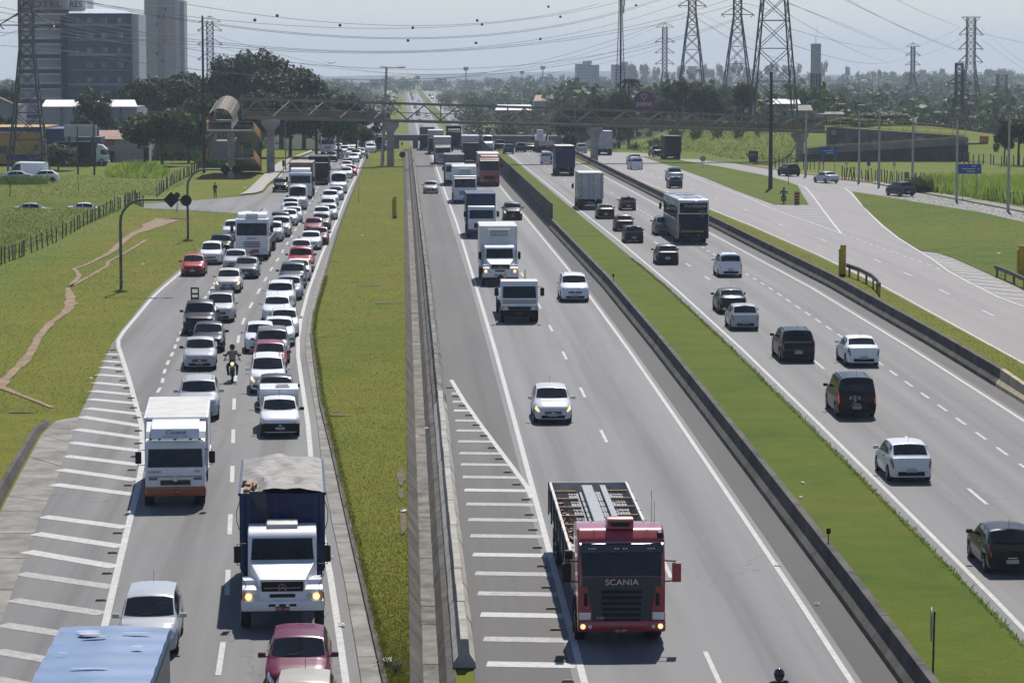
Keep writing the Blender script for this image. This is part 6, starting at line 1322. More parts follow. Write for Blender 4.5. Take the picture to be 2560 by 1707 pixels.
fbx(hs,OS,'wall',250,346,372,425,450,10,mat('house_wall', (.46,.44,.42), .85, var=.15)); fbx(hs,OS,'orange_band',251,352,286,363,449.7,.4,mat('orange_band', (.48,.14,.05), .7, var=.1)); fbx(hs,OS,'orange_band',340,347,371,360,449.7,.4,MATS['orange_band'])
for i in range(6): # tile courses
    a, b = AT(248,348-3.6*i,449.5+1.0*i)-OS, AT(374,348-3.6*i,449.5+1.0*i)-OS; c, d_ = AT(374,343.8-3.6*i,450.6+1.0*i)-OS, AT(248,343.8-3.6*i,450.6+1.0*i)-OS
    MB().quad(a,b,c,d_).build('tile_course', mat('pink_tiles', (.42,.25,.20), .85, var=.45, scale=3), hs)
fbx(hs,OS,'doorway',272,378,286,412,449.8,.3,M_BLACK); fbx(hs,OS,'doorway',360,370,372,412,449.8,.3,M_BLACK)
h2 = empty('gabled_house', AT(15,300,520)); tag(h2, 'grey gabled house at the left edge behind the pylon', 'house'); O6 = Vector(h2.location)
fbx(h2,O6,'wall',-60,262,44,330,520,12,mat('house_mauve', (.40,.37,.38), .85, var=.1)); MB().quad(AT(-6,243,519)-O6, AT(46,266,519)-O6, AT(46,263,533)-O6, AT(-6,240,533)-O6).build('roof', mat('brown_tiles', (.24,.14,.10), .85, var=.25), h2); MB().quad(AT(-66,266,519)-O6, AT(-6,243,519)-O6, AT(-6,240,533)-O6, AT(-66,263,533)-O6).build('roof', MATS['brown_tiles'], h2)
MB().add([AT(-60,263,519.9)-O6,AT(44,263,519.9)-O6,AT(-6,244,519.9)-O6],[(0,1,2)]).build('gable', MATS['house_mauve'], h2)
# hazy tower blocks far off
def block(x0,y0,x1,y1,d,label,m,pent=None,side=None):
    o = empty('tower_block', AT((x0+x1)/2,y1,d)); tag(o, label, 'building'); O_ = Vector(o.location); fbx(o,O_,'wall',x0,y0,x1,y1,d,25,m)
    if pent: fbx(o,O_,'penthouse',*pent,d+4,12,m)
    if side: fbx(o,O_,'wall',x1,y0+3,side,y1,d+6,20,mat('block_side', (.40,.36,.34), .8, var=.1))
    for r in range(int((y1-y0)/8)):
        for c in range(max(2,int((x1-x0)/8))):
            x = x0+3+c*(x1-x0-4)/max(2,int((x1-x0)/8)); fbx(o,O_,'window',x,y0+3+r*8,x+3,y0+6.5+r*8,d-.1,.3,M_HD)
M_BL = mat('block_wall', (.42,.41,.42), .8, var=.1)
block(1443,160,1478,232,1900,'hazy tower block with a flat penthouse beside the lamp post',M_BL,(1459,153,1480,160),1498); block(1534,162,1570,216,1950,'second hazy tower block behind the slender mast',M_BL,(1556,155,1570,162),1590); block(1365,194,1385,216,2600,'small pale block far beyond the roads',mat('block_pale', (.36,.35,.34), .8, var=.1),(1370,186,1380,194))
def shed(x0,y0,x1,y1,d,label,rm,wm):
    o = empty('shed', AT((x0+x1)/2,y1,d)); tag(o, label, 'building'); O_ = Vector(o.location); fbx(o,O_,'wall',x0,(y0+y1)/2,x1,y1+8,d,14,wm)
    MB().quad(AT(x0-2,(y0+y1)/2,d-1)-O_, AT(x1+2,(y0+y1)/2,d-1)-O_, AT(x1-3,y0,d+14)-O_, AT(x0+3,y0,d+14)-O_).build('roof', rm, o)
M_RW = mat('bright_roof', (.66,.62,.58), .6, var=.1); M_RT = mat('terracotta_roof', (.36,.20,.14), .8, var=.2)
shed(1240,262,1330,290,760,'white roofed shed behind the middle of the footbridge',M_RW,M_CONC); shed(1336,238,1362,268,900,'grey shed with a red band beyond the footbridge',M_RT,M_BL); shed(1735,250,1800,275,640,'cluttered pale roofs between the two big pylons',M_RW,M_CONC); shed(1925,248,2000,272,640,'pale sloping roof beside the water tower',M_RW,M_CONC); shed(1990,263,2030,290,560,'grey block house in front of the water tower',M_CONC,M_CONC); shed(2060,280,2110,292,600,'low pale wall behind the ramp railings',M_CONC,M_CONC)
for i, (x, y, d) in enumerate(((1780,196,2600),(1795,198,2600),(2145,191,2800),(2160,204,2500),(2180,197,2700),(2320,196,2800),(2345,199,2700),(2362,197,2800),(2470,222,2300),(2490,224,2300),(2510,221,2350),(2535,224,2300),(2550,221,2350))):
    o = empty('far_house', AT(x,y,d)); tag(o, 'tiny hazy house with a terracotta roof on the far hillside', 'house', 'houses on the far hillside'); O_ = Vector(o.location); fbx(o,O_,'wall',x-6,y-2,x+6,y+3,d,8,M_HWHT); MB().quad(AT(x-7,y-2,d-1)-O_,AT(x+7,y-2,d-1)-O_,AT(x+6,y-4.5,d+6)-O_,AT(x-6,y-4.5,d+6)-O_).build('roof',M_RT,o)
# water tower
wt = empty('water_tower', AT(2038,300,800)); tag(wt, 'slim cylindrical concrete water tower with dark stains below', 'water tower'); OWT = Vector(wt.location); m_ = FPX/800
zt = AT(2038,110,800).z - OWT.z; MB().lathe([(.001,zt),(1.42,zt),(1.42,zt-8),(1.38,zt-8.02),(1.32,0)], (0,0,0),'z',28).build('tank', mat('tower_concrete', (.62,.60,.53), .9, var=.12, scale=.5), wt, smooth=40)
for i, a in enumerate(np.linspace(math.pi*1.05,math.pi*1.95,9)):
    ln = random.uniform(5,10); MB().box((1.40*math.cos(a),1.40*math.sin(a),zt-8.2-ln/2),(.22,.22,ln)).build('rust_stain', mat('stain_brown', (.06,.045,.035), .9, var=.3), wt)
MB().tube([(-.2,0,zt),(-.2,0,zt+2.0)],.05,5).build('ladder_hoop', M_DARKSTEEL, wt); MB().tube([(.25,0,zt),(.25,0,zt+4.8)],.03,5).build('lightning_rod', M_DARKSTEEL, wt)
# ================================================================ pylons and lines
M_LAT = mat('galvanised_lattice', (.10,.105,.115), .55, .5, var=.2); M_INS = mat('insulator', (.05,.045,.045), .4, var=.1)
PYL = {}
def pylon(key, px, py, d, base, waist, hw_, H, arms, label, mem=.16, peak=True, z=None):
    p = AT(px, py, d); o = empty('lattice_pylon', p); tag(o, label, 'pylon', 'high-voltage pylons'); wd = lambda h: base + (waist-base)*min(1, h/hw_)
    for sx in (-1,1):
        for sy in (-1,1):
            MB().bar((sx*base/2,sy*base/2,-1),(sx*waist/2,sy*waist/2,hw_),mem*1.25).bar((sx*waist/2,sy*waist/2,hw_),(sx*waist/2,sy*waist/2,H),mem).build('leg', M_LAT, o)
    br = MB(); hs_ = [0]; h = 0
    while h < H-.5: h += max(1.3, wd(h)*.85); hs_.append(min(h, H))
    for a, b in zip(hs_[:-1], hs_[1:]):
        wa, wb_ = wd(a)/2, wd(b)/2
        for s in (-1,1):
            br.bar((-wa,s*wa,a),(wb_,s*wb_,b),mem*.55); br.bar((wa,s*wa,a),(-wb_,s*wb_,b),mem*.55); br.bar((s*wa,-wa,a),(s*wb_,wb_,b),mem*.55); br.bar((s*wa,wa,a),(s*wb_,-wb_,b),mem*.55)
            br.bar((-wb_,s*wb_,b),(wb_,s*wb_,b),mem*.6); br.bar((s*wb_,-wb_,b),(s*wb_,wb_,b),mem*.6)
    br.build('bracing', M_LAT, o); tips = []
    for (az, span) in arms:
        for s in (-1,1):
            c = MB()
            for q in (-1,1): c.bar((s*waist/2,q*waist/2,az),(s*span,0,az),mem*.7); c.bar((s*waist/2,q*waist/2,az+waist*.9),(s*span,0,az),mem*.6)
            MB().bar((s*span,0,az),(s*(span+.1),-.5,az-.35),.16).bar((s*span,0,az),(s*(span-.7),0,az-.55),.14).build('insulator', M_INS, o); tips.append(p+Vector((s*span,0,az))); c.build('crossarm', M_LAT, o)
    if peak:
        MB().bar((-waist/2,0,H),(0,0,H+1.6),mem*.7).bar((waist/2,0,H),(0,0,H+1.6),mem*.7).bar((-3.0,0,H),(0,0,H+1.6),mem*.6).bar((3.0,0,H),(0,0,H+1.6),mem*.6).bar((-3.0,0,H),(3.0,0,H),mem*.6).build('peak', M_LAT, o)
    PYL[key] = tips
pylon(1, 72, 432, 405, 5.4, 1.9, 17, 34, ((20.5,3.8),(26.5,3.8),(31.5,3.8)), 'large dark lattice pylon in front of the hotel', .20, z=0)
pylon(2, 527, 305, 800, 5.4, 1.7, 13, 27.5, ((17.3,3.3),(21.4,3.3),(25.2,3.3)), 'lattice pylon above the dark trees on the left', .22)
pylon(3, 1661, 278, 950, 5.2, 1.5, 12.5, 27.5, ((15.6,3.1),(19.3,3.1),(22.8,3.1)), 'smallest slim pylon beside the pink hoarding', .24)
pylon(4, 1729, 290, 684, 7.6, 1.7, 24.5, 42, ((26.0,3.3),(33,3.3),(39,3.3)), 'pylon just right of the pink hoarding', .22)
pylon(5, 1842, 290, 600, 7.2, 1.6, 20.5, 40, ((21,3.4),(26,3.4),(33,3.4)), 'pylon rising behind the dark tree', .2)
pylon(6, 1933, 300, 470, 7.4, 2.6, 27, 40, ((29,4.2),(35,4.2)), 'broad pylon with stout legs near the tallest dark pole', .2)
pylon(7, 2281, 240, 1200, 4.4, 1.5, 9, 20.5, ((8.5,3.0),(13.0,3.0),(17.0,3.0)), 'small distant pylon right of the water tower', .28)
pylon(8, 2424, 318, 800, 6.8, 2.2, 18, 30.5, ((18.2,3.3),(21.8,3.3),(25.8,3.3)), 'tall slim pylon with three pairs of arms near the right edge', .22, False)
for sx in (-1,1): pass
o_ = [o for o in bpy.data.objects if o.get('label','').startswith('tall slim pylon')][0]; MB().bar((-2.6,0,30.5),(2.6,0,30.5),.22).bar((-2.6,0,30.5),(-1.1,0,29),.15).bar((2.6,0,30.5),(1.1,0,29),.15).build('crossarm', M_LAT, o_)
pylon(9, 2396, 325, 560, 4.6, 1.3, 6, 13, ((3.6,2.4),(6.1,2.4),(9,2.4)), 'dark stout double-column pylon before the far trees', .22, False)
pylon(10, 2503, 310, 820, 5.2, 2.6, 6, 14.2, ((5.2,2.6),(8.4,2.6)), 'low wide pylon nearest the right edge', .22, False)
mast = empty('radio_mast', AT(1551,250,520)); tag(mast, 'slender lattice radio mast carrying antennas', 'mast'); OM = Vector(mast.location)
for s in (-1,1): MB().tube([(s*.95,.3,-3),(s*.30,.1,16),(s*.28,.1,24)],.07,5).build('leg', M_LAT, mast)
MB().tube([(0,-.4,-3),(0,-.2,16),(0,-.2,24)],.16,6).build('cable_run', M_DARKSTEEL, mast)
br = MB()
for q in range(22):
    a = .95-.65*min(1,(q*.9+3)/19); b = .95-.65*min(1,(q*.9+3.9)/19); br.bar((-a,.3,q*.9),(b,.3,q*.9+.9),.05).bar((a,.3,q*.9),(-b,.3,q*.9+.9),.05)
br.build('bracing', M_LAT, mast)
for z, x in ((17.6,.6),(18.6,-.6),(16.2,.5)): MB().box((x,-.3,z),(.25,.2,1.4)).build('antenna', M_METALG, mast)
for x, y, t, d, lab in ((1305,218,178,2600,'hazy far mast with a round head'),(1357,216,166,2400,'taller hazy far mast'),(1165,222,168,2300,'hazy far mast over the road'),(1044,225,190,2600,'faint far mast above the highway')):
    o = empty('far_mast', AT(x,y,d)); tag(o, lab, 'mast'); h = AT(x,t,d).z-AT(x,y,d).z; MB().bar((0,0,-2),(0,0,h),.8).build('shaft', M_LAT, o); MB().lathe([(.3,h-3),(2.0,h-2.5),(2.0,h),(.3,h+.4)],(0,0,0),'z',10).build('head', M_LAT, o)
M_CABLE = mat('aluminium_cable', (.09,.09,.095), .5, .4, var=.1)
def wire(a, b, c, d0, d1, label, r=.035, n=36):
    A, C = AT(*a, d0), AT(*c, d1); t = (b[0]-a[0])/(c[0]-a[0]); d = 1/((1-t)/d0 + t/d1); B = AT(*b, d); tt = (B.x-A.x)/(C.x-A.x)
    # parabola in z through the three points
    pts = []; lin = A.z+(C.z-A.z)*tt; k = (B.z-lin)/(tt*(tt-1)) if 0 < tt < 1 else 0
    for i in range(n+1):
        u = i/n; pts.append(Vector((A.x+(C.x-A.x)*u, A.y+(C.y-A.y)*u, A.z+(C.z-A.z)*u + k*u*(u-1))))
    o = MB().tube(pts, r, 4).build('power_line', M_CABLE, recalc=False); tag(o, label, 'cable', 'power lines slung across the sky'); return pts
LW = 'thin power line slung across the pale sky between the pylons'
WIRES = []
for a, b, c, d0, d1 in [((215,4),(980,95),(1702,-22),405,684),((215,8),(980,98),(1702,-18),405,684),((300,-20),(941,63),(1500,10),405,650),((120,-10),(1032,71),(1600,-8),405,650),((-30,12),(941,129),(1720,2),405,684),((-30,25),(941,131),(1838,-5),405,600),((-30,45),(996,133),(1838,12),405,600),
    ((542,90),(941,180),(1661,60),800,950),((542,118),(969,183),(1661,92),800,950),((542,148),(1000,205),(1661,118),800,950),((700,196),(988,208),(1702,38),800,684),((160,62),(900,170),(1838,48),405,600),((160,128),(1100,196),(1838,52),405,600),
    ((-30,80),(240,100),(510,150),405,800),((-30,112),(240,135),(510,178),405,800),((-30,60),(30,45),(95,20),380,405),((-30,100),(20,85),(95,60),380,405),((90,22),(300,72),(515,84),405,800),((90,66),(300,106),(515,118),405,800),
    ((1845,8),(1920,25),(1975,48),600,470),((1730,35),(1850,110),(2000,160),684,640),((1960,5),(2098,58),(2282,140),470,1200),((1972,8),(2098,62),(2282,143),470,1200),((2100,-5),(2282,80),(2398,125),470,800),((2110,-5),(2290,86),(2398,128),470,800),((2230,-5),(2356,52),(2400,68),470,800),
    ((1969,35),(2090,104),(2210,153),470,900),((1975,110),(2090,146),(2270,140),470,1200),((1975,72),(2120,110),(2278,118),470,1200),((2278,118),(2340,100),(2400,70),1200,800),((2278,145),(2340,128),(2400,98),1200,800),((2452,68),(2510,120),(2600,185),800,700),((2452,98),(2510,140),(2600,200),800,700),((2440,80),(2500,95),(2600,115),800,700),((1702,40),(1790,75),(1870,150),684,900),((1700,12),(1800,60),(1900,110),684,900)]:
    WIRES.append(wire(a,b,c,d0,d1,LW))
ballm = MB().lathe([(.001,-.27)] + [(.27*math.cos(a),.27*math.sin(a)) for a in np.linspace(-1.4,1.4,9)] + [(.001,.27)], (0,0,0),'z',14).mesh('marker_ball', smooth=80)
for i, (x, y) in enumerate(((637,51),(693,40),(850,64),(1032,70),(1020,102),(1190,108),(1193,52),(1205,62),(1351,98),(1401,42.5),(1371,17.4),(1590,14))):
    d = 1/((1-(x-215)/1487)/405 + ((x-215)/1487)/684); o = obj('marker_ball', ballm, mat('marker_dark', (.05,.04,.045), .5, var=.2)); o.location = AT(x,y,d)
    tag(o, ('dark aerial marker ball, %s from the left on the power lines' % ['first','second','third','fifth','fourth','sixth','seventh','eighth','ninth','eleventh','tenth','twelfth'][i]), 'marker ball', 'aerial marker balls on the lines')
for x, y, lab in ((1106,200,'tiny dark bird gliding low right of the leaning lamp post'),(972,196,'tiny dark bird beside the leaning lamp post'),(828,159,'tiny dark bird above the dark grove')):
    o = obj('bird', MB().add([(-.9,0,.25),(-.3,.3,0),(0,0,.02),(.3,.3,0),(.9,0,.28),(0,-.5,-.08),(0,.6,-.05)],[(0,1,2),(2,3,4),(1,5,2),(2,5,3),(1,6,3),(1,2,3)]).mesh('bird'), M_BLACK); o.location = AT(x,y,430); tag(o, lab, 'bird', 'birds in the sky')
# ================================================================ plants
def leaf_mat(name, a, b, c, tl=.28):
    m, nt, bs = _nodes(name); v = coords(nt, 'World'); n = noise(nt, v, .33, 4, .6); n2 = noise(nt, v, 3.0, 3, .7)
    col = ramp(nt, n, [(.30,a),(.52,b),(.74,c)]); col = mixrgb(nt, ramp(nt, n2, [(.3,.55),(.7,0.0)]), col, tuple(q*.45 for q in a))
    nt.links.new(col, bs.inputs['Base Color']); bs.inputs['Roughness'].default_value = .62; bs.inputs['Specular IOR Level'].default_value = .3
    tr = nt.nodes.new('ShaderNodeBsdfTranslucent'); mx = nt.nodes.new('ShaderNodeMixShader'); mx.inputs[0].default_value = tl
    nt.links.new(col, tr.inputs[0]); nt.links.new(bs.outputs[0], mx.inputs[1]); nt.links.new(tr.outputs[0], mx.inputs[2]); nt.links.new(mx.outputs[0], nt.nodes['Material Output'].inputs[0]); MATS[name] = m; return m
L_DARK = leaf_mat('dark_foliage', (.026,.052,.010), (.046,.080,.015), (.085,.12,.022)); L_MID = leaf_mat('mid_foliage', (.042,.078,.012), (.072,.115,.018), (.12,.155,.026)); L_LIGHT = leaf_mat('light_foliage', (.055,.085,.016), (.085,.125,.024), (.13,.155,.035))
L_REED = leaf_mat('reed_foliage', (.22,.33,.04), (.30,.41,.06), (.38,.45,.11), .55); M_BARK = mat('bark', (.085,.070,.055), .95, var=.3, scale=4)
def quads_mesh(name, c, n, s, rng, up=.0):
    """leaf clumps: small bent quads at centres c with normals n and sizes s"""
    N = len(c); r = rng.normal(size=(N,3)); t = np.cross(n, r); t /= np.linalg.norm(t,axis=1,keepdims=True)+1e-9; b = np.cross(n, t)
    s = s[:,None]; a1 = rng.uniform(.6,1.2,(N,1)); v = np.empty((N,5,3))
    v[:,0] = c - t*s*.5 - b*s*.30*a1; v[:,1] = c + t*s*.1 - b*s*.5*a1; v[:,2] = c + t*s*.55; v[:,3] = c + t*s*.1 + b*s*.5*a1; v[:,4] = c - t*s*.5 + b*s*.3*a1
    v[:,2] -= n*s*.18; v[:,0] -= n*s*.10
    me = bpy.data.meshes.new(name); me.vertices.add(N*5); me.vertices.foreach_set('co', v.reshape(-1)); me.loops.add(N*5); me.loops.foreach_set('vertex_index', np.arange(N*5)); me.polygons.add(N); me.polygons.foreach_set('loop_start', np.arange(0,N*5,5)); me.polygons.foreach_set('loop_total', np.full(N,5)); me.update(calc_edges=True); return me
def blob_points(rng, blobs, n):
    c = []; nn = []
    vol = np.array([b[3]**2 for b in blobs]); vol /= vol.sum()
    for b, f_ in zip(blobs, vol):
        k = max(8, int(n*f_)); d = rng.normal(size=(k,3)); d /= np.linalg.norm(d,axis=1,keepdims=True)
        lump = 1 + .18*np.sin(d[:,0]*5+b[0]*3)*np.sin(d[:,1]*4+b[1]*2)*np.cos(d[:,2]*4)
        r = (b[3]*rng.uniform(.62,1.06,k)*lump)[:,None]; q = d*r*np.array([1,1,.78]); c.append(np.array(b[:3])+q); nn.append(d*.7+rng.normal(size=(k,3))*.5+np.array([0,0,.35]))
    c = np.concatenate(c); nn = np.concatenate(nn); nn /= np.linalg.norm(nn,axis=1,keepdims=True); return c, nn
def crown_mesh(seed, n, leaf, flat=1.0, spread=.62, nb=16):
    rng = np.random.default_rng(seed); blobs = []
    for i in range(nb*2):
        a = rng.uniform(0,2*math.pi); r = min(.86, spread*1.28)*math.sqrt((i+.5)/(nb*2)); z = (.74*math.sqrt(1-r*r) - .62*rng.uniform(0,1)**1.5)*flat; k = rng.uniform(.20,.33)
        blobs.append((r*math.cos(a), r*math.sin(a), z, k))
    c, nn = blob_points(rng, blobs, n); return quads_mesh('crown', c, nn, rng.uniform(.6,1.35,len(c))*leaf, rng)
CROWNS = [crown_mesh(i, 5200, .075, (1,.75,.9,.55,1.1)[i], (.62,.72,.6,.8,.5)[i], (18,16,20,22,14)[i]) for i in range(5)]
SPARSE = crown_mesh(9, 1100, .10, 1.2, .55, 12)
def trunk_mesh(seed):
    rr = random.Random(seed); mb = MB(); mb.tube([(0,0,-.06),(rr.uniform(-.02,.02),0,.35),(rr.uniform(-.04,.04),rr.uniform(-.03,.03),.75)], .045, 8, .024)
    for i in range(5):
        a = rr.uniform(0,6.28); z = rr.uniform(.35,.6); mb.tube([(0,0,z),(.16*math.cos(a),.16*math.sin(a),z+.18),(.34*math.cos(a),.34*math.sin(a),z+.34)], .020, 5, .007)
    return mb.mesh('trunk', smooth=50)
TRUNKS = [trunk_mesh(i) for i in range(3)]
def tree(px, top, half, d, label, lm, idx=0, name='tree', group=None, base=None, squash=1.0, low=.30):
    T = AT(px, top, d); R_ = half*d/FPX; bz = gz(T.x, d) if base is None else base
    h = max(2.0, T.z - bz); o = empty(name, (T.x, d, bz)); tag(o, label, 'tree', group); rr = random.Random(int(px*7+top))
    tk = obj('trunk', TRUNKS[idx % 3], M_BARK, o); tk.scale = (max(2.5,h*.6), max(2.5,h*.6), h); tk.rotation_euler.z = rr.uniform(0,6)
    ch = h*(1-low)/1.55; cm = CROWNS[idx % 5] if idx < 90 else SPARSE
    cr = obj('crown', cm, None, o); cr.location = (0,0,h-ch*1.0*squash); cr.scale = (R_*1.02, R_*.95, ch*squash); cr.rotation_euler.z = rr.uniform(0,6)
    if len(cm.materials) == 0: cm.materials.append(L_MID)
    cr.material_slots[0].link = 'OBJECT'; cr.material_slots[0].material = lm; return o
ORD = ['first','second','third','fourth','fifth','sixth','seventh','eighth','ninth','tenth','eleventh','twelfth','thirteenth','fourteenth','fifteenth','sixteenth']
for i, (x, t, hw_, d, m) in enumerate(((352,190,48,530,L_DARK),(400,166,62,560,L_DARK),(468,164,66,555,L_DARK),(540,148,70,550,L_DARK),(598,124,74,545,L_DARK),(648,113,78,540,L_DARK),(702,130,74,535,L_DARK),(758,160,70,528,L_DARK),(812,195,64,522,L_DARK),(862,232,54,515,L_DARK),(905,262,42,508,L_DARK))):
    tree(x,t,hw_*1.3,d,ORD[i]+' tall tree from the left in the dark grove behind the footbridge',m,i,'broadleaf_tree','tall dark grove on the left',low=.25)
for i, (x, t, hw_, d, m) in enumerate(((505,215,52,478,L_LIGHT),(572,208,58,476,L_MID),(648,222,62,472,L_MID),(724,214,58,474,L_LIGHT),(790,240,55,470,L_MID),(845,262,46,466,L_MID),(890,285,36,470,L_MID))):
    tree(x,t,hw_*1.2,d,ORD[i]+' lower tree from the left fronting the dark grove',m,i+2,'broadleaf_tree','lower trees before the grove',low=.15)
tree(236,208,66,496,'rounded tree standing in front of the hotel',L_MID,0,'broadleaf_tree',low=.1); tree(404,243,96,432,'broad spreading tree before the tiled house',L_MID,1,'broadleaf_tree',low=.08); tree(345,268,52,468,'dark tree beside the warehouse roof',L_DARK,2,'broadleaf_tree',low=.1)
tree(470,275,58,446,'shady tree behind the dark pole',L_DARK,4,'broadleaf_tree',low=.05); tree(18,186,34,640,'hazy tree at the left edge beyond the hotel',L_MID,3,'broadleaf_tree'); tree(6,282,34,470,'dark tree at the left edge by the gabled house',L_DARK,0,'broadleaf_tree'); tree(145,350,60,412,'young glossy tree with pale upright shoots by the yellow building',L_LIGHT,2,'young_tree',low=.02); tree(120,385,30,416,'small bush beside the young glossy tree',L_DARK,1,'shrub',low=.1)
for i, (x, t, hw_, d, m, k) in enumerate(((1430,242,44,585,L_DARK,1),(1500,222,52,580,L_MID,2),(1548,212,36,570,L_DARK,0),(1655,232,40,575,L_DARK,1),(1700,192,58,590,L_MID,4),(1755,205,46,585,L_DARK,0),(1790,235,28,590,L_DARK,2))):
    tree(x,t,hw_,d,ORD[i]+' tree from the left in the row behind the pink hoarding',m,k,'broadleaf_tree','trees around the pink hoarding',low=.15)
tree(1860,206,38,520,'dark dense tree under the pylon right of the hoarding',L_DARK,4,'broadleaf_tree',low=.2)
for i, (x, t, hw_, d) in enumerate(((1995,215,34,720),(2085,218,42,700),(2140,240,46,690),(2045,240,36,680))): tree(x,t,hw_,d,ORD[i]+' rounded tree near the water tower',L_MID,i,'broadleaf_tree','trees by the water tower',low=.1)
tree(2200,270,84,520,'wide flat-topped tree behind the ramp railings',L_LIGHT,3,'broadleaf_tree',low=.15); tree(2130,288,60,512,'low wide tree left of the flat-topped one',L_MID,3,'broadleaf_tree',low=.1)
tree(2548,273,60,430,'dark tree cut by the right edge',L_DARK,1,'broadleaf_tree',low=.25); tree(2512,318,30,436,'smaller dark tree beside the last concrete pole',L_DARK,2,'broadleaf_tree',low=.2)
tree(1425,330,18,492,'round dark bush on the slope below the pink hoarding',L_DARK,0,'shrub',low=.02)
# palm beside the radio mast
pt = AT(1572,190,545); pm_ = empty('palm_tree', (pt.x,545,gz(pt.x,545))); tag(pm_, 'palm tree with drooping fronds beside the radio mast', 'tree'); h = pt.z-gz(pt.x,545); MB().tube([(0,0,-.3),(.1,0,h*.5),(0,0,h-1.0)],.24,8,.16).build('trunk', M_BARK, pm_, smooth=50)
rng = np.random.default_rng(3); c=[]; nn=[]
for q in range(26):
    a = rng.uniform(0,6.28); up = rng.uniform(-.3,1.0)
    for t in np.linspace(.1,1,22): c.append((2.3*t*math.cos(a),2.3*t*math.sin(a),h-1.0+1.5*t*up-1.6*t*t)); nn.append((rng.normal(),rng.normal(),1.2))
nn = np.array(nn); nn /= np.linalg.norm(nn,axis=1,keepdims=True); obj('fronds', quads_mesh('fronds', np.array(c), nn, np.full(len(c),.42), rng), L_DARK, pm_)
# woodland masses
def wood(name, items, n, leaf, m, label):
    C=[]; NN=[]; SS=[]
    rng = np.random.default_rng(len(items))
    for (x, t, hw_, d) in items:
        T = AT(x,t,d); R_ = hw_*d/FPX; bz = gz(T.x,d)-1; h = max(2.5,T.z-bz)
        blobs = [(rng.uniform(-.5,.5)*R_, rng.uniform(-.5,.5)*R_, h*(.35+.45*rng.random()), R_*rng.uniform(.4,.65)) for _ in range(7)] + [(0,0,h-R_*.5,R_*.55)]
        c, nn = blob_points(rng, blobs, n); k = max(0.0, c[:,2].max()-h); c[:,2] -= k; C.append(c+np.array([T.x,d,bz])); NN.append(nn); SS.append(rng.uniform(.7,1.5,len(c))*R_*leaf)
    o = obj(name, quads_mesh(name, np.concatenate(C), np.concatenate(NN), np.concatenate(SS), rng), m); o['kind'] = 'stuff'; tag(o, label, 'woodland'); return o
rr = random.Random(21); it = []
for d, y0, k in ((700,275,30),(850,258,34),(1000,246,38),(1250,236,38),(1600,228,40)):
    for i in range(k): it.append((rr.uniform(1990,2600), y0+rr.uniform(-9,12), rr.uniform(22,42)*800/d, d+rr.uniform(-60,60)))
wood('woodland', it, 420, .12, L_MID, 'bluish belt of woodland below the ridge on the right')
it = []
for d, y0, k in ((700,280,14),(900,262,22),(1200,244,30),(1700,230,36),(2300,222,40)):
    for i in range(k): it.append((rr.uniform(1100,1990), y0+rr.uniform(-8,12), rr.uniform(20,40)*800/d, d+rr.uniform(-60,60)))
it += [(rr.uniform(1250,1420), 282+rr.uniform(-14,10), rr.uniform(18,34), rr.uniform(640,760)) for _ in range(12)]
wood('woodland', it, 380, .12, L_MID, 'hazy belt of woodland behind the middle of the footbridge')
it = []
for d, y0, k in ((900,262,10),(1300,240,14),(2000,226,26),(3000,216,30)):
    for i in range(k):
        x = rr.uniform(760,1100)
        if d < 2500 and 930 < x < 1100: x = rr.choice((rr.uniform(780,915), rr.uniform(1105,1200)))
        it.append((x, y0+rr.uniform(-8,8), rr.uniform(20,40)*900/d, d+rr.uniform(-60,60)))
wood('woodland', it, 340, .13, L_MID, 'blue far woodland either side of the distant highway')
it = [(x, y+rr.uniform(-4,4), w_, d) for x, y, w_, d in ((840,215,40,1500),(900,212,36,1500),(935,232,30,1100),(965,228,36,1000),(1180,226,40,1100),(1230,222,36,1200))]
wood('woodland', it, 500, .11, L_MID, 'rounded hazy clumps of trees beyond the queue')
it = []
for k in range(760):
    d = 640 + 2500*rr.random()**1.3; x = rr.uniform(-1005/7184*d-30, 1600/7184*d+60)
    if (-24 < x < 44 and d < 2250) or (x < -26 and d > 2600 and rr.random() < .5): continue
    z = gz(x,d); h = rr.uniform(8,14); v = (Vector((x,d,z+h))-Vector((0,0,CAMZ))); dd = v.dot(FWD); it.append((CX+FPX*v.dot(RGT)/dd, CY-FPX*v.dot(UPV)/dd, rr.uniform(5.5,9)*FPX/d, d))
wood('woodland', it, 150, .20, L_MID, 'far wooded country stretching to the ridge')
# eucalyptus along the ridge, told apart by their trunks
EUC = []
for s in range(3):
    rng = np.random.default_rng(40+s); blobs = [(rng.uniform(-.3,.3), rng.uniform(-.3,.3), .45+.5*rng.random(), rng.uniform(.12,.24)) for _ in range(9)]; c, nn = blob_points(rng, blobs, 420); EUC.append(quads_mesh('crown', c, nn, rng.uniform(.05,.11,len(c)), rng)); EUC[-1].materials.append(L_DARK)
etr = MB().tube([(0,0,-.1),(.02,0,.5),(0,0,.9)],.022,5,.010).mesh('trunk'); etr.materials.append(M_BARK)
rr = random.Random(8)
for i in range(74):
    x = 1275 + (2010-1275)*((i+rr.random())/50) if i < 50 else rr.uniform(1990,2390); x = min(x, 2400); d = rr.uniform(2500,2900); top = (168 if x > 1570 else 196) + rr.uniform(-13,14) - (4 if 1700 < x < 2100 else 0)
    if x > 2260: top += 12
    T = AT(x,top,d); bz = min(gz(T.x,d), T.z-12); h = T.z-bz; o = empty('eucalyptus', (T.x,d,bz)); tag(o, 'hazy slender eucalyptus standing on the far ridge', 'tree', 'hazy eucalyptus trees along the far ridge')
    a = obj('trunk', etr, None, o); a.scale = (h*.9,h*.9,h); b = obj('crown', EUC[i % 3], None, o); b.scale = (h*.42,h*.42,h*.95); b.rotation_euler.z = rr.uniform(0,6)
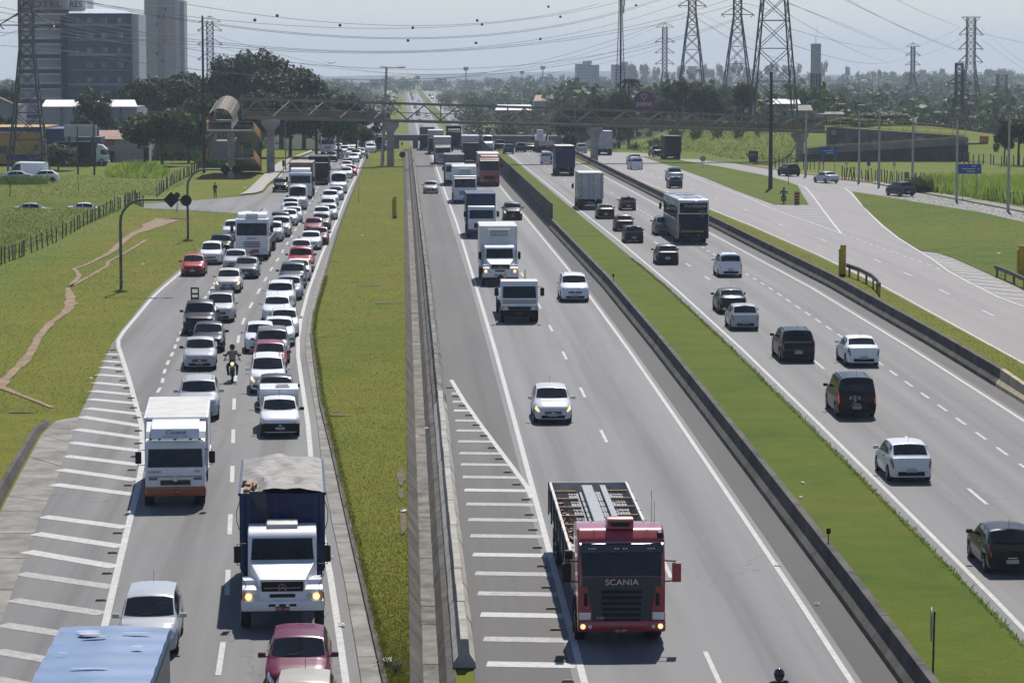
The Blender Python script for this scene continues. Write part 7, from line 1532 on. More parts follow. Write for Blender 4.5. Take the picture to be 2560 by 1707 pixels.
tree(2470,172,13,2500,'lone hazy tree on the skyline at the right',L_DARK,4,'broadleaf_tree',low=.3)
# grass blades on the nearer verges, tall grass and reeds
def blades(name, pts, h, wdt, m, label, lean=.6, kind='grass', dome=False):
    """pts: n x 3 base points; each blade is a thin triangle pair"""
    rng = np.random.default_rng(len(pts)); N = len(pts); a = rng.uniform(0,2*math.pi,N); t = np.stack([np.cos(a),np.sin(a),np.zeros(N)],1); hh = (h*rng.uniform(.5,1.3,N))[:,None]; ww = (wdt*rng.uniform(.7,1.4,N))[:,None]
    if dome:
        cc = pts[:,:2].mean(0); sd_ = np.abs(pts[:,:2]-cc).max(0); hh *= np.clip(1.25-(((pts[:,:2]-cc)/sd_)**2).sum(1),.25,1.2)[:,None]
    ln = rng.normal(size=(N,3))*lean; ln[:,2] = 0; v = np.empty((N,4,3)); v[:,0] = pts - t*ww/2; v[:,1] = pts + t*ww/2; v[:,2] = pts + ln*hh*.5 + np.array([0,0,1])*hh*.6 + t*ww*.4; v[:,3] = pts + ln*hh + np.array([0,0,1])*hh
    me = bpy.data.meshes.new(name); me.vertices.add(N*4); me.vertices.foreach_set('co', v.reshape(-1)); me.loops.add(N*4); me.loops.foreach_set('vertex_index', np.arange(N*4)); me.polygons.add(N); me.polygons.foreach_set('loop_start', np.arange(0,N*4,4)); me.polygons.foreach_set('loop_total', np.full(N,4)); me.update(calc_edges=True)
    o = obj(name, me, m); o['kind'] = 'stuff'; tag(o, label, kind); return o
def scatter(n, xf0, xf1, y0, y1, seed, bias=1.6, zo=-.02):
    rng = np.random.default_rng(seed); y = y0 + (y1-y0)*rng.uniform(0,1,n)**bias; x0 = np.array([xf0(v) for v in y]); x1 = np.array([xf1(v) for v in y]); x = x0 + (x1-x0)*rng.uniform(0,1,n)
    return np.stack([x, y, np.array([gz(a,b) for a,b in zip(x,y)])+zo],1)
GB_G = leaf_mat('grass_blade_green', (.085,.14,.012), (.12,.175,.018), (.175,.20,.03)); GB_O = leaf_mat('grass_blade_olive', (.14,.185,.018), (.20,.225,.026), (.27,.25,.05)); GB_F = leaf_mat('field_blade', (.13,.19,.03), (.19,.24,.045), (.26,.26,.065))
blades('grass', scatter(78000, lambda y: 14.1, lambda y: 17.5, 72, 330, 1, 2.0), .06, .022, GB_G, 'clipped green grass of the median left of the departing lanes')
blades('grass', scatter(78000, lambda y: interp(KR,y)+.12, lambda y: .14, 72, 460, 2, 1.9), .045, .022, GB_O, 'clipped olive grass strip between the near carriageway and the channel')
LBs = sorted(LB[1:18], key=lambda p: p[1])
blades('grass', scatter(70000, lambda y: interp(LBs,y)-16-(y-100)*.06, lambda y: interp(LBs,y)-.05-(3.2 if y < 128 else 0), 96, 300, 3, 1.3), .06, .03, GB_O, 'rough olive grass on the left verge and bank', .7)
LSS = sorted(ls, key=lambda p: p[1])
pts = scatter(14000, lambda y: interp(LSS, y)-9, lambda y: interp(LSS, y)-.35, 82, 126, 31, 1.0)
yy = pts[:,1]; tt = np.interp(yy, [p[1] for p in sorted(ls, key=lambda p: p[1])], np.linspace(0,1,N)[:len(ls)]) if len(ls) == N else np.zeros(len(yy)); pts[:,2] += .6*(1-np.clip(tt,0,1))**.6
blades('grass', pts, .09, .025, GB_O, 'grass growing on the low bank behind the concrete apron')
blades('grass', scatter(20000, lambda y: 29.1, lambda y: 31.7, 125, 300, 4), .09, .035, GB_O, 'thin grass strip between the departing lanes and the service road')
ISL = sorted(PX((2131,479),(2158,517),(2211,564),(2301,627),(2386,646),(2560,726)), key=lambda p: p[1])
blades('grass', np.concatenate([scatter(24000, lambda y: interp(ISL,y)+.3, lambda y: 75, 195, 330, 5, 1.2)]), .10, .05, GB_G, 'grass on the wide island right of the service road', kind='grass')
rng = np.random.default_rng(6)
def px_patch(n, x0, x1, y0, y1, seed, keep=None):
    rng = np.random.default_rng(seed); out = []
    while len(out) < n:
        x, y = rng.uniform(x0,x1), rng.uniform(y0,y1)
        if keep is None or keep(x,y): q = P(x,y); out.append((q.x,q.y,gz(q.x,q.y)-.02))
    return np.array(out)
blades('tall_grass', px_patch(2600, 262, 425, 426, 448, 7, lambda x,y: ((x-345)/85)**2+((y-437)/9)**2 < 1), 1.5, .13, L_REED, 'bright clump of tall grass in the left field', .4, 'tall grass', True)
blades('tall_grass', px_patch(16000, 0, 500, 440, 660, 8, lambda x,y: y < 655-.42*x and not (300 < x < 500 and y > 490)), .16, .05, GB_F, 'rank field grass beyond the post fence', .6, 'grass')
blades('reeds', px_patch(5200, 2300, 2620, 465, 512, 9, lambda x,y: y < 478+(x-2300)*.14), 1.7, .11, L_REED, 'tall pale reeds along the slip road on the right', .22, 'reeds')
blades('reeds', px_patch(1800, 2290, 2360, 470, 482, 10), 1.3, .2, L_MID, 'leafy undergrowth at the foot of the reeds', .6, 'undergrowth')
blades('tall_grass', px_patch(9000, 1400, 1990, 352, 400, 12, lambda x,y: y > 346+abs(x-1700)*.02 and y < 362+(x-1400)*.085), .35, .10, GB_F, 'shaggy grass on the slope above the slip road', .8, 'grass')
blades('tall_grass', px_patch(1500, 1500, 1900, 362, 384, 13, lambda x,y: abs(y-(362+(x-1500)*.05)) < 8 and math.sin(x*.12) > .3), 1.2, .25, L_MID, 'dark weed tufts on the slope above the slip road', .8, 'weeds')
blades('undergrowth', px_patch(6000, 330, 640, 378, 402, 16), 2.0, .25, L_DARK, 'shaded scrub beneath the grove on the left', .5, 'undergrowth')
blades('undergrowth', px_patch(2600, 496, 560, 392, 420, 14), 1.5, .16, L_MID, 'leafy undergrowth behind the left ramp', .5, 'undergrowth')
blades('undergrowth', px_patch(2600, 800, 900, 352, 366, 15), 2.2, .22, L_LIGHT, 'pale bushes along the far end of the near queue', .5, 'undergrowth')
# bare sapling in the left field
blades('tall_grass', px_patch(900, 0, 120, 456, 462, 17), .9, .08, GB_F, 'taller grass in front of the parked white cars', .4, 'grass')
blades('grass', np.concatenate([np.stack([np.array([interp(KR,y)+.1+q*.22-.05 for y,q in zip(yy_,qq_)]), yy_, np.array([zp(y)+.10 for y in yy_])],1) for yy_, qq_ in [(np.random.default_rng(50).uniform(72,200,5000), np.random.default_rng(51).uniform(0,1,5000))]]), .12, .03, GB_O, 'ragged grass creeping over the kerb of the olive strip', .7)
blades('grass', np.concatenate([np.stack([17.45+.25*np.random.default_rng(53).uniform(0,1,5000)**2, yy_, np.array([zp(y) for y in yy_])],1) for yy_ in [np.random.default_rng(52).uniform(72,220,5000)]]), .10, .03, GB_G, 'ragged grass edge spilling onto the departing road', .8)
sb = empty('bare_sapling', P(24,490)); tag(sb, 'small bare sapling at the left edge of the field', 'shrub'); k = MB(); rr = random.Random(2)
k.tube([(0,0,-.1),(.1,0,.9),(.0,0,1.6)],.06,6,.03)
for q in range(9): a = rr.uniform(0,6.28); k.tube([(0,0,1+rr.random()*.6),(.6*math.cos(a),.5*math.sin(a),1.9+rr.random()*.6),(1.1*math.cos(a),.9*math.sin(a),2.2+rr.random()*.8)],.02,4,.006)
k.build('branches', M_BARK, sb)
ds = empty('dead_shrub', P(985,1676)); tag(ds, 'tangle of dead brush at the near end of the grass strip', 'shrub'); k = MB()
for q in range(60): a = rr.uniform(0,6.28); r1 = rr.uniform(.2,.6); k.tube([(rr.uniform(-.1,.1),rr.uniform(-.2,.2),0),(r1*.6*math.cos(a),r1*math.sin(a),rr.uniform(.1,.35)),(r1*math.cos(a),r1*1.6*math.sin(a),rr.uniform(.0,.3))],.008,3,.004)
k.build('twigs', mat('dry_twigs', (.12,.085,.055), .9, var=.3), ds)
# ================================================================ traffic
hl = lambda px, py: head_left(P(px,py).y)
def cl(kind, px, py, col, label, **kw): return car(kind, px, py, col, label, heading=hl(px,py), group='cars queueing on the near carriageway', **kw)
# near carriageway, oncoming
f1 = P(372,1633); car('minivan', 0,0, SILVER, 'silver small minivan directly behind the blue tarpaulin roof', pt=f1, heading=head_left(f1.y), group='cars queueing on the near carriageway', scale=(.985,.93,.93), drop=('roof_rail',))
f2 = P(745,1742); car('hatch', 0,0, (.15,.012,.05), 'wine red hatchback in front of the white bonneted truck', pt=f2, heading=head_left(f2.y), group='cars queueing on the near carriageway', scale=(1.02,1,1))
f3 = P(757,1868); car('compact', 0,0, (.50,.46,.38), 'cream car with only its roof above the bottom edge', pt=f3, heading=head_left(f3.y), group='cars queueing on the near carriageway')
st_ = cl('pickup',700,1088,WHITE,'white pickup with a white canopy and black bumper leading its lane', lights=False, drop=('bed_cover',))
ca = empty('pickup_canopy'); ca.matrix_world = st_.matrix_world.copy(); tag(ca, 'white box canopy with a roof fan on the pickup bed', 'canopy'); MB().box((0,-1.28,1.32),(1.66,2.0,.86)).build('shell', T_WHITE, ca, bevel=.07, smooth=40); MB().box((-.15,-.9,1.79),(.62,.5,.10)).build('roof_fan', T_WHITE, ca, bevel=.04); MB().box((-.15,-.9,1.85),(.5,.38,.05)).build('fan_grille', M_METALG, ca, bevel=.02)
MB().prism([(2.26,.26),(2.29,.50),(2.27,.62),(2.0,.62),(2.0,.26)], -.80,.80).build('bumper', M_BLACK, st_, bevel=.03)
cl('sedan',692,1024,DGREY,'dark grey sedan hidden behind the white canopy pickup'); cl('minivan',670,981,WHITE,'white minivan with roof rails and a lit lamp near the motorcycle', lights=True); cl('hatch',676,933,(.30,.02,.05),'dark red hatchback wedged behind the white minivan'); cl('suv',681,906,GREY,'grey SUV with a dark roof behind the dark red hatchback')
cl('hatch',651,880,WHITE,'white hatchback at the outer side of the pack ahead of the motorcycle'); cl('sedan',698,864,WHITE,'white sedan with a sun glint beside the white hatchback'); cl('compact',711,840,WHITE,'white old hatchback against the kerb line behind the glinting sedan'); cl('sedan',692,804,WHITE,'white sedan with long headlights third behind the minivan'); cl('suv',700,774,WHITE,'white SUV behind the white sedan with long headlights')
cl('pickup',500,923,SILVER,'silver and black pickup in the outer lane left of the motorcycle', drop=('bed_cover',)); cl('sedan',522,878,NAVY,'dark blue sedan just behind the silver and black pickup'); bp = cl('bigpickup',499,834,DGREY,'charcoal pickup carrying a metal rack on its bed'); cl('minivan',550,804,(.60,.60,.58),'pale wagon with a dark roof bar behind the rack pickup')
cl('hatch',571,731,(.62,.60,.55),'champagne hatchback behind the pale wagon with the roof bar', lights=True); cl('suv',497,1046,SILVER,'silver SUV with roof rails half hidden by the white box truck')
cl('hatch',483,690,RED,'bright red hatchback on the outermost left lane'); cl('minivan',528,661,WHITE,'white minivan behind the bright red hatchback'); cl('suv',552,640,BLACK,'black SUV beside the tanker cab'); cl('sedan',588,675,(.55,.55,.56),'pale silver sedan half hidden behind the grey sedan'); cl('sedan',616,696,GREY,'grey sedan in front of the tanker'); cl('suv',583,600,WHITE,'white SUV left of the tanker cab'); cl('minivan',617,576,WHITE,'white car mostly hidden behind the tanker cab')
rk = empty('metal_rack'); rk.matrix_world = bp.matrix_world.copy(); tag(rk, 'black tubular rack standing on the charcoal pickup bed', 'rack')
for x in (.15,.55):
    for y in (-.9,-1.5): MB().bar((x,y,1.15),(x,y,2.35),.05).build('upright', M_BLACK, rk)
for z in (1.75,2.0,2.32): MB().bar((.15,-.9,z),(.55,-.9,z),.05).build('rung', M_BLACK, rk); MB().bar((.15,-1.5,z),(.55,-1.5,z),.05).build('rung', M_BLACK, rk); MB().bar((.15,-.9,z),(.15,-1.5,z),.05).build('rung', M_BLACK, rk)
pw = [o for o in bpy.data.objects if o.get('label','').startswith('pale wagon')][0]; MB().box((0,-.2,1.72),(1.25,.25,.07)).build('roof_bar', M_BLACK, pw)
for px, py, k, c, lab in ((681,604,'suv',(.68,.68,.68),'pale SUV right of the tanker cab'),(701,592,'bigpickup',SILVER,'silver pickup with bright headlamp right of the tanker'),(699,577,'suv',DGREY,'dark SUV second behind the tanker cab'),(722,564,'hatch',WHITE,'white hatchback glinting behind the dark SUV'),(733,556,'sedan',WHITE,'white sedan nearest the beige van'),(727,543,'compact',WHITE,'white small car second before the beige van'),(726,531,'sedan',WHITE,'white car tucked against the beige van'),
    (744,524,'van',(.60,.58,.53),'beige high-roof van in the near queue'),(701,481,'suv',BLACK,'black SUV joining the queue beside the footway'),(722,749,'sedan',(.34,.37,.42),'blue-silver sedan right of the white SUV in the pack'),(731,721,'suv',(.05,.055,.075),'slate blue SUV against the right edge line'),(745,702,'sedan',WHITE,'white sedan half hidden behind the slate blue SUV'),(752,680,'bigpickup',RED,'red pickup in the inner lane'),
    (753,648,'hatch',WHITE,'white hatchback right behind the red pickup'),(777,624,'sedan',WHITE,'white sedan with a clear bonnet ahead of the dark red car'),(796,612,'sedan',(.20,.02,.025),'dark red sedan right behind the clear white sedan'),(784,587,'hatch',(.32,.04,.06),'faded red hatchback farther up the inner lane'),(803,574,'sedan',GREY,'grey sedan behind the faded red hatchback'),(804,556,'hatch',WHITE,'white hatchback behind the grey sedan'),(822,549,'sedan',(.66,.67,.69),'pale sedan beside the white hatchback up the inner lane'),
    (820,532,'sedan',SILVER,'silver sedan behind the white compact SUV'),(825,515,'suv',WHITE,'white compact SUV in the inner lane'),(840,500,'hatch',SILVER,'silver hatchback in front of the white van'),(847,484,'van',WHITE,'white high-roof van in the inner lane'),(866,446,'hatch',(.70,.74,.72),'pale hatchback above the white van'),(877,440,'sedan',RED,'small red car far up the inner lane'),(867,428,'sedan',WHITE,'white car behind the small red car'),(868,421,'sedan',SILVER,'silver car far up the inner lane'),
    (829,405,'suv',BLACK,'black car alone below the far white box truck'),(845,395,'sedan',WHITE,'white car beside the far white box truck'),(862,389,'suv',WHITE,'white SUV right of the far white box truck'),(884,406,'sedan',WHITE,'white car behind the silver one far up the lane'),(890,397,'hatch',(.6,.6,.62),'pale car at the edge line far up the lane'),(900,392,'sedan',SILVER,'silver car nearest the far edge of the queue'),(881,381,'van',SILVER,'silver van at the head of the far queue'),(844,380,'hatch',WHITE,'tiny white car beside the far truck'),(878,392,'compact',WHITE,'tiny white car between the far van and the edge line')):
    cl(k,px,py,c,lab,lights=(px in (701,)))
for px, py, k, c, lab in ((926,382,'suv',WHITE,'white SUV driving away left of the leaning lamp post'),(950,377,'van',DGREY,'dark van driving away beside the leaning lamp post'),(968,374,'sedan',WHITE,'white car partly behind the middle pier')): car(k,px,py,c,lab,group='far cars beyond the queue', heading=math.pi-.05)
# middle road, oncoming
car('hatch',1381,1055,(.66,.67,.68),'silver-white hatchback alone in the middle of the oncoming road', lights=True); car('suv',1436,753,WHITE,'white compact SUV beside the recovery truck'); car('suv',1282,550,DGREY,'dark chrome-nosed SUV beside the navy box truck', lights=True); car('sedan',1077,484,BEIGE,'beige old sedan alone on the hard shoulder'); car('suv',1141,374,SILVER,'silver SUV in front of the far dark truck'); car('hatch',1057,372,SILVER,'silver car far down beyond the footbridge'); car('van',1219,373,WHITE,'white minibus far beyond the barrier screen', back=False)
# right road, driving away
car('compact',2520,1428,BLACK,'black hatchback cut by the right edge',back=True); car('hatch',2270,1200,(.70,.72,.75),'white hatchback with red tail lamps nearest on the departing road',back=True); dk = car('mpv',2136,1040,BLACK,'black tall wagon with roof rails and a grey tripod mark on its tail',back=True,brake=True)
car('sedan',2153,913,WHITE,'white sedan right of the black SUV',back=True); car('suv',1991,902,BLACK,'black SUV with roof rails behind the tall wagon',back=True); car('compact',1860,824,SILVER,'silver small hatchback overlapping the green sedan',back=True); car('sedan',1829,782,GREEN,'dark green sedan ahead of the silver hatchback',back=True); car('minivan',1824,692,WHITE,'white minivan with a lit tail lamp behind the coach',back=True,brake=True)
car('hatch',1668,661,BLACK,'black hatchback nearest behind the coach on the left lane',back=True); car('compact',1584,607,BLACK,'black small car left of the coach',back=True); car('hatch',1560,578,DRED,'dark red hatchback ahead of the black small car',back=True); car('sedan',1514,547,BLACK,'black sedan ahead of the dark red hatchback',back=True); car('compact',1570,526,(.10,.014,.016),'dark red hatchback beside the off-white box truck',back=True); car('suv',1662,588,GREY,'grey car mostly hidden beside the coach',back=True)
car('mpv',1367,409,WHITE,'white small van driving away left of the navy box truck',back=True); car('suv',1272,385,DGREY,'dark SUV driving away at the far left of the departing road',back=True); car('suv',1302,381,BLACK,'black SUV driving away near the footbridge',back=True); car('bigpickup',1249,375,BLACK,'black pickup farthest away on the departing road',back=True); car('suv',1454,383,SILVER,'silver car beyond the navy box truck',back=True); car('sedan',1325,379,BLACK,'small black car right of the far black SUV',back=True)
M_TRI = mat('grey_trim', (.30,.30,.31), .4, var=.1)
for a, b in (((0,1.02),(0,.72)),((0,.75),(.22,.52)),((0,.75),(-.22,.52)),((.18,.98),(.20,.84)),((-.18,.98),(-.20,.84))): MB().bar((a[0]-.1,-2.125,a[1]),(b[0]-.1,-2.135,b[1]),.11,.02).build('tail_emblem', M_TRI, dk)
# service and slip roads
hs2 = .10
car('mpv',1591,424,WHITE,'white van driving away on the service road',back=True,heading=.07); car('suv',1588,413,SILVER,'silver SUV just ahead of the white van on the service road',back=True,heading=.07); car('compact',1689,471,BLACK,'black hatchback on the service road',back=True,heading=.03); car('bigpickup',1688,453,SILVER,'silver pickup just ahead of the black hatchback',back=True,heading=.03); car('bigpickup',1645,392,DGREY,'dark pickup beside the stake truck',back=True,heading=.12)
car('suv',1981,441,BLACK,'black SUV on the slip road near the chevron board',back=True,heading=.25); car('sedan',2077,458,(.62,.65,.70),'white sedan turning on the slip road',back=True,heading=.35); car('suv',2264,491,(.05,.05,.06),'dark grey SUV driving on the far slip road',back=True,heading=.30)
# parked or crossing on the left
car('van',32,452,WHITE,'white van parked at the yellow building',heading=math.pi/2-.2,group='vehicles at the yellow building'); car('hatch',84,454,WHITE,'white car parked beside the white van',heading=math.pi/2,group='vehicles at the yellow building'); car('sedan',10,455,(.5,.52,.55),'pale car at the left edge by the yellow building',heading=math.pi/2,group='vehicles at the yellow building')
for x, y, c, lab in ((-38.6,313.5,SILVER,'silver car roof showing above the grass on the sunken side street'),(-32.6,311.5,WHITE,'white car roof beside the end of the post fence')):
    car('sedan',0,0,c,lab,heading=-math.pi/2,pt=Vector((x,y,0)),group='cars on the side street')
# minibus behind the brown box truck
mbz = car('van',752,470,(.66,.62,.58),'white roofed minibus behind the brown box truck',heading=math.pi,group='cars queueing on the near carriageway',scale=(1.22,1.2,1.15))
# faint traffic on the highway beyond
rr = random.Random(31); fcol = (WHITE,WHITE,SILVER,GREY,BLACK,DGREY,RED)
for i in range(96):
    lane = rr.choice((-12,-8.5,6.6,10.2,19.6,22.8,25.8)); y = 690 + 1450*rr.random()**1.4; back = lane > 15
    k = rr.choice(('sedan','suv','hatch','van'))
    o = car(k,0,0,rr.choice(fcol),'tiny hazy car on the distant highway beyond the overpass',back=back,pt=Vector((lane,y,zp(y))),group='tiny cars on the distant highway')
# ================================================================ people and motorcycles
M_SKIN = mat('skin', (.36,.21,.15), .55, var=.08); M_DENIM = mat('dark_trousers', (.018,.02,.028), .85, var=.2); M_HELM = mat('black_helmet', (.012,.012,.014), .15, var=.1, coat=1)
def body(root, joints, edges, radii, m, name='body'):
    """one continuous skinned figure"""
    me = bpy.data.meshes.new(name); me.from_pydata(joints, edges, []); o = bpy.data.objects.new(name, me); COL.objects.link(o); o.parent = root; me.materials.append(m)
    sk = o.modifiers.new('skin','SKIN'); sk.use_smooth_shade = True
    for i, v in enumerate(me.skin_vertices[0].data): v.radius = radii[i]; v.use_root = (i == 0)
    sb_ = o.modifiers.new('sub','SUBSURF'); sb_.levels = 2; sb_.render_levels = 2; return o
def hand(root, p, d, m, s=1.0):
    p = Vector(p); d = Vector(d).normalized(); side = d.cross(Vector((0,0,1))); side = side.normalized() if side.length > .1 else Vector((1,0,0)); up = side.cross(d)
    J = [p, p+d*.08*s]; E_ = [(0,1)]; R_ = [(.036*s,.022*s),(.040*s,.020*s)]
    for k, (off, ln) in enumerate(((-.033,.070),(-.011,.080),(.011,.075),(.033,.058))):
        b = len(J); J += [p+d*.085*s+side*off*s, p+d*(.085+ln*.5)*s+side*off*s-up*.012*s, p+d*(.085+ln*.75)*s+side*off*s-up*.045*s]; E_ += [(1,b),(b,b+1),(b+1,b+2)]; R_ += [(.010*s,.010*s),(.009*s,.009*s),(.008*s,.008*s)]
    b = len(J); J += [p+d*.03*s-side*.05*s, p+d*.075*s-side*.065*s-up*.02*s]; E_ += [(0,b),(b,b+1)]; R_ += [(.012*s,.012*s),(.010*s,.010*s)]
    return body(root, [tuple(j) for j in J], E_, R_, m, 'hand')
def rider(root, shirt, y0=0.0):
    # seated: pelvis on the saddle, hands on the grips, feet on the pegs; faces +y
    J = [(0,-.32,.86),(0,-.28,1.10),(0,-.18,1.36),(0,-.12,1.48),(.19,-.18,1.40),(.33,-.02,1.20),(.36,.26,1.08),(-.19,-.18,1.40),(-.33,-.02,1.20),(-.36,.26,1.08)]
    body(root, J, [(0,1),(1,2),(2,3),(2,4),(4,5),(5,6),(2,7),(7,8),(8,9)], [(.17,.13),(.165,.12),(.185,.115),(.06,.06),(.075,.075),(.055,.055),(.038,.038),(.075,.075),(.055,.055),(.038,.038)], shirt, 'torso')
    L_ = [(0,-.32,.84),(.13,-.28,.82),(.24,.12,.76),(.21,-.06,.36),(.21,.10,.30),(-.13,-.28,.82),(-.24,.12,.76),(-.21,-.06,.36),(-.21,.10,.30)]
    body(root, L_, [(0,1),(1,2),(2,3),(3,4),(0,5),(5,6),(6,7),(7,8)], [(.15,.12),(.105,.105),(.078,.078),(.052,.052),(.045,.035),(.105,.105),(.078,.078),(.052,.052),(.045,.035)], M_DENIM, 'legs')
    for s in (-1,1): hand(root, (s*.36,.25,1.08), (s*.05,.3,-.05), M_SKIN)
    h = MB().lathe([(.001,-.15),(.085,-.14),(.125,-.07),(.138,.02),(.120,.10),(.07,.150),(.001,.165)], (0,-.08,1.66),'z',20).build('helmet', M_HELM, root, smooth=80)
    MB().lathe([(.001,-.12),(.06,-.11),(.075,-.04),(.07,.0)], (0,-.055,1.63),'z',14).build('face', M_SKIN, root, smooth=80)
    MB().grid([[(.13*math.sin(a)*1.02, -.08+.13*math.cos(a)*1.06, 1.62+z) for a in np.linspace(-1.1,1.1,9)] for z in (0,.05,.09)]).build('visor', GLASS, root, smooth=80)
def motorcycle(root, col):
    for y in (.68,-.62):
        o = obj('wheel', MB().lathe([(.22,-.04),(.30,-.05),(.32,-.02),(.32,.02),(.30,.05),(.22,.04),(.22,-.04)], n=24).mesh('wheel', smooth=60), M_TYRE, root); o.location = (0,y,.32)
        sp = MB()
        for q in range(10): sp.bar((0,0,0),(0,.23*math.cos(q*.628),.23*math.sin(q*.628)),.01)
        sp.cyl((0,0,0),.05,.10,'x',10); sp.build('spokes', M_METALG, o)
    MB().tube([(0,.30,1.0),(0,.1,.85),(0,-.3,.80),(0,-.75,.88)],.05,8).build('frame', M_BLACK, root); MB().box((0,.02,.48),(.26,.40,.34)).build('engine', M_DARKSTEEL, root, bevel=.05)
    MB().prism([(.32,.78),(.28,.98),(.0,1.0),(-.15,.86),(-.1,.76)], -.12,.12).build('fuel_tank', col, root, bevel=.06, smooth=50); MB().prism([(-.1,.84),(-.15,.90),(-.7,.93),(-.75,.86),(-.4,.80)], -.12,.12).build('saddle', M_BLACK, root, bevel=.04, smooth=50)
    for s in (-1,1):
        MB().tube([(s*.09,.68,.32),(s*.08,.45,.95)],.025,6).build('fork', M_METALG, root); MB().tube([(s*.05,.42,1.02),(s*.25,.36,1.10),(s*.40,.30,1.08)],.016,6).build('handlebar', M_BLACK, root); MB().tube([(s*.28,.36,1.1),(s*.34,.34,1.28)],.008,4).build('mirror_stem', M_BLACK, root); MB().box((s*.37,.34,1.32),(.14,.03,.09)).build('mirror', M_BLACK, root, bevel=.02); MB().tube([(s*.05,-.05,.32),(s*.24,-.02,.32)],.02,5).build('foot_peg', M_BLACK, root)
    MB().tube([(.12,.1,.34),(.15,-.3,.30),(.17,-.75,.42)],.04,8).build('exhaust', M_CHROME, root); MB().cyl((0,.55,.92),.09,.08,'y',16).build('headlight', M_LAMP_ON, root); MB().cyl((0,.52,.92),.11,.08,'y',16).build('lamp_housing', M_BLACK, root); MB().box((0,.68,.66),(.12,.5,.02)).build('mudguard', col, root); MB().box((0,-.88,.78),(.14,.05,.08)).build('taillight', M_TAIL, root)
def bike(px, py, heading, shirt, col, label, rlabel, anchor=.68, pt=None):
    p = pt or P(px,py); m_ = empty('motorcycle'); place(m_, p, heading, anchor); motorcycle(m_, col); tag(m_, label, 'motorcycle', 'motorcycles'); r = empty('person'); r.matrix_world = m_.matrix_world.copy(); rider(r, shirt); tag(r, rlabel, 'person')
q = P(581,957); bike(581,957,head_left(q.y),mat('khaki_shirt', (.27,.225,.19), .85, var=.15),T_DARK,'black motorcycle with its lamp lit between the near lanes','person in a khaki shirt and black helmet riding the near motorcycle')
bike(1959,511,-.15,mat('blue_shirt', (.04,.14,.34), .85, var=.15),T_DARK,'dark motorcycle stopped at the tip of the grass island','person in a light blue shirt astride the motorcycle by the chevron board',-.62)
b3 = AT(1962,1698,78.0); b3.z = zp(78); bike(0,0,math.pi,M_DENIM,T_DARK,'motorcycle just below the bottom edge on the middle road','person whose black helmet just shows at the bottom edge',-.08,pt=Vector((9.28, 69.8, zp(69.8))))
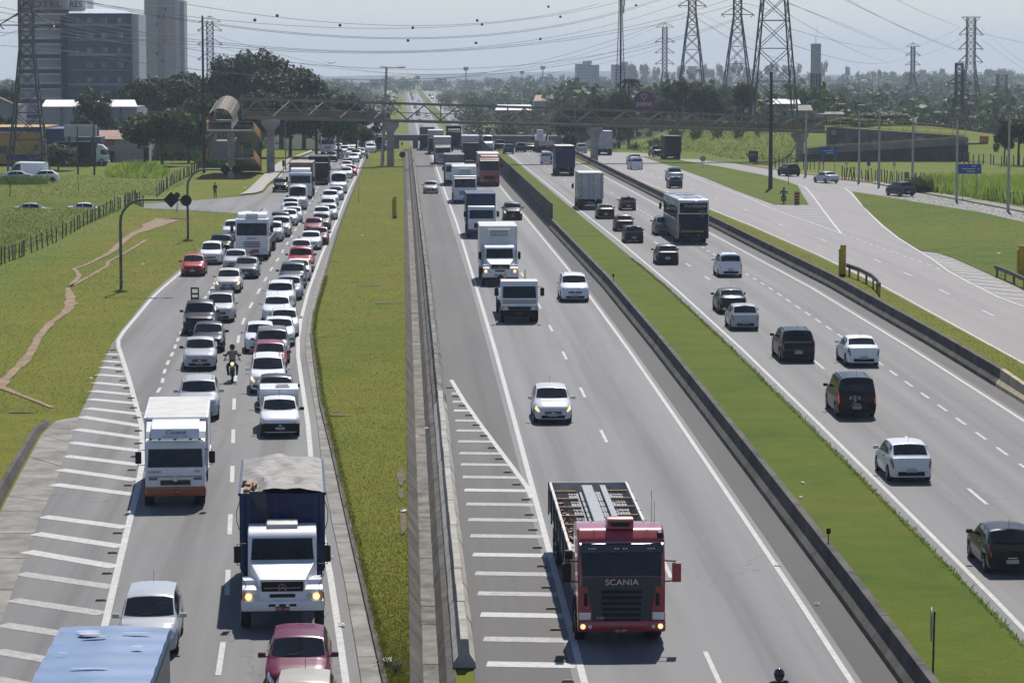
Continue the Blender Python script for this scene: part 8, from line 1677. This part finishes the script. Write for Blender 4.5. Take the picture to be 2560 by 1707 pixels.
def walker():
    p = P(538,496); o = empty('person', p); tag(o, 'person in dark clothes standing at the kerb of the side street', 'person')
    J = [(0,0,.92),(0,.02,1.15),(0,.02,1.40),(0,.03,1.50),(.18,.02,1.40),(.22,.03,1.12),(.15,.20,1.05),(-.18,.02,1.40),(-.23,.0,1.12),(-.22,.08,.86)]
    body(o, J, [(0,1),(1,2),(2,3),(2,4),(4,5),(5,6),(2,7),(7,8),(8,9)], [(.15,.11),(.14,.10),(.17,.11),(.055,.055),(.065,.065),(.045,.045),(.032,.032),(.065,.065),(.045,.045),(.032,.032)], mat('dark_shirt', (.02,.02,.024), .85, var=.2), 'torso')
    L_ = [(0,0,.90),(.09,0,.86),(.10,.03,.48),(.11,-.02,.08),(.11,.12,.04),(-.09,0,.86),(-.10,.0,.48),(-.11,-.05,.08),(-.11,.09,.04)]
    body(o, L_, [(0,1),(1,2),(2,3),(3,4),(0,5),(5,6),(6,7),(7,8)], [(.14,.11),(.09,.09),(.065,.065),(.045,.045),(.04,.03),(.09,.09),(.065,.065),(.045,.045),(.04,.03)], M_DENIM, 'legs')
    hand(o, (.15,.20,1.05), (0,.2,.3), M_SKIN); hand(o, (-.22,.08,.86), (0,.1,-.8), M_SKIN)
    MB().lathe([(.001,-.13),(.055,-.11),(.082,-.03),(.085,.04),(.06,.10),(.001,.125)], (0,.04,1.64),'z',16).build('head', M_SKIN, o, smooth=80); MB().lathe([(.088,.0),(.090,.04),(.066,.105),(.001,.135)], (0,.03,1.645),'z',16).build('hair', M_BLACK, o, smooth=80)
    MB().box((0,.125,1.64),(.025,.03,.04)).build('nose', M_SKIN, o, bevel=.008); MB().box((0,.118,1.59),(.05,.012,.012)).build('mouth', mat('lips', (.22,.08,.07), .6, var=0), o)
    for s in (-1,1): MB().box((s*.03,.116,1.665),(.02,.012,.012)).build('eye', M_BLACK, o); MB().box((s*.088,.04,1.64),(.015,.03,.05)).build('ear', M_SKIN, o, bevel=.005)
walker()
# litter on the verges
lit = mat('white_litter', (.62,.62,.60), .6, var=.1); rr = random.Random(77)
for i, (x, y) in enumerate(((228,948),(595,470),(612,471),(358,663),(905,590),(1011,1280),(2007,1210),(2515,676),(2497,635),(2003,1247),(2042,1512),(1944,1414),(1082,850),(1065,1073),(829,1395),(855,1565),(1040,1058))):
    c = P(x,y); a = rr.uniform(0,6); s = rr.uniform(.08,.16); k = MB().add([(s*math.cos(a+q*1.26)*(.6+.6*rr.random()), s*math.sin(a+q*1.26)*(.6+.6*rr.random()), .02+.06*rr.random()) for q in range(5)] + [(0,0,.10)], [(0,1,5),(1,2,5),(2,3,5),(3,4,5),(4,0,5)])
    o = k.build('litter', lit); zz = c.z + (-.62 if .3 < c.x < .8 else .02); o.location = (c.x,c.y,zz); tag(o, 'scrap of white litter lying beside the road', 'litter', 'scraps of litter on road edges')
pb_ = empty('cardboard_sheet', P(960,1650)); tag(pb_, 'grey flat sheet lying on the gutter slabs', 'sheet'); MB().box((0,0,.03),(.42,.55,.015)).build('sheet', M_METALG, pb_)
# ================================================================ clean up the patterns the copies came from; the hazy air
def tree_of(o): return [o] + [d for c in CH.get(o.name, []) for d in tree_of(c)]
bpy.data.batch_remove([o for v in PROTO.values() for o in tree_of(v['root'])])
hz = MB().box((400,6900,40),(18000,14600,220)).build('haze', None); hz['kind'] = 'stuff'; tag(hz, 'thin pale haze filling the air down the valley', 'haze')
m = bpy.data.materials.new('haze_air'); m.use_nodes = True; nt = m.node_tree; nt.nodes.clear(); out = nt.nodes.new('ShaderNodeOutputMaterial'); pv = nt.nodes.new('ShaderNodeVolumePrincipled')
pv.inputs['Color'].default_value = (.74,.86,1.0,1); pv.inputs['Density'].default_value = HAZE; pv.inputs['Anisotropy'].default_value = .25; nt.links.new(pv.outputs[0], out.inputs['Volume']); hz.data.materials.append(m)
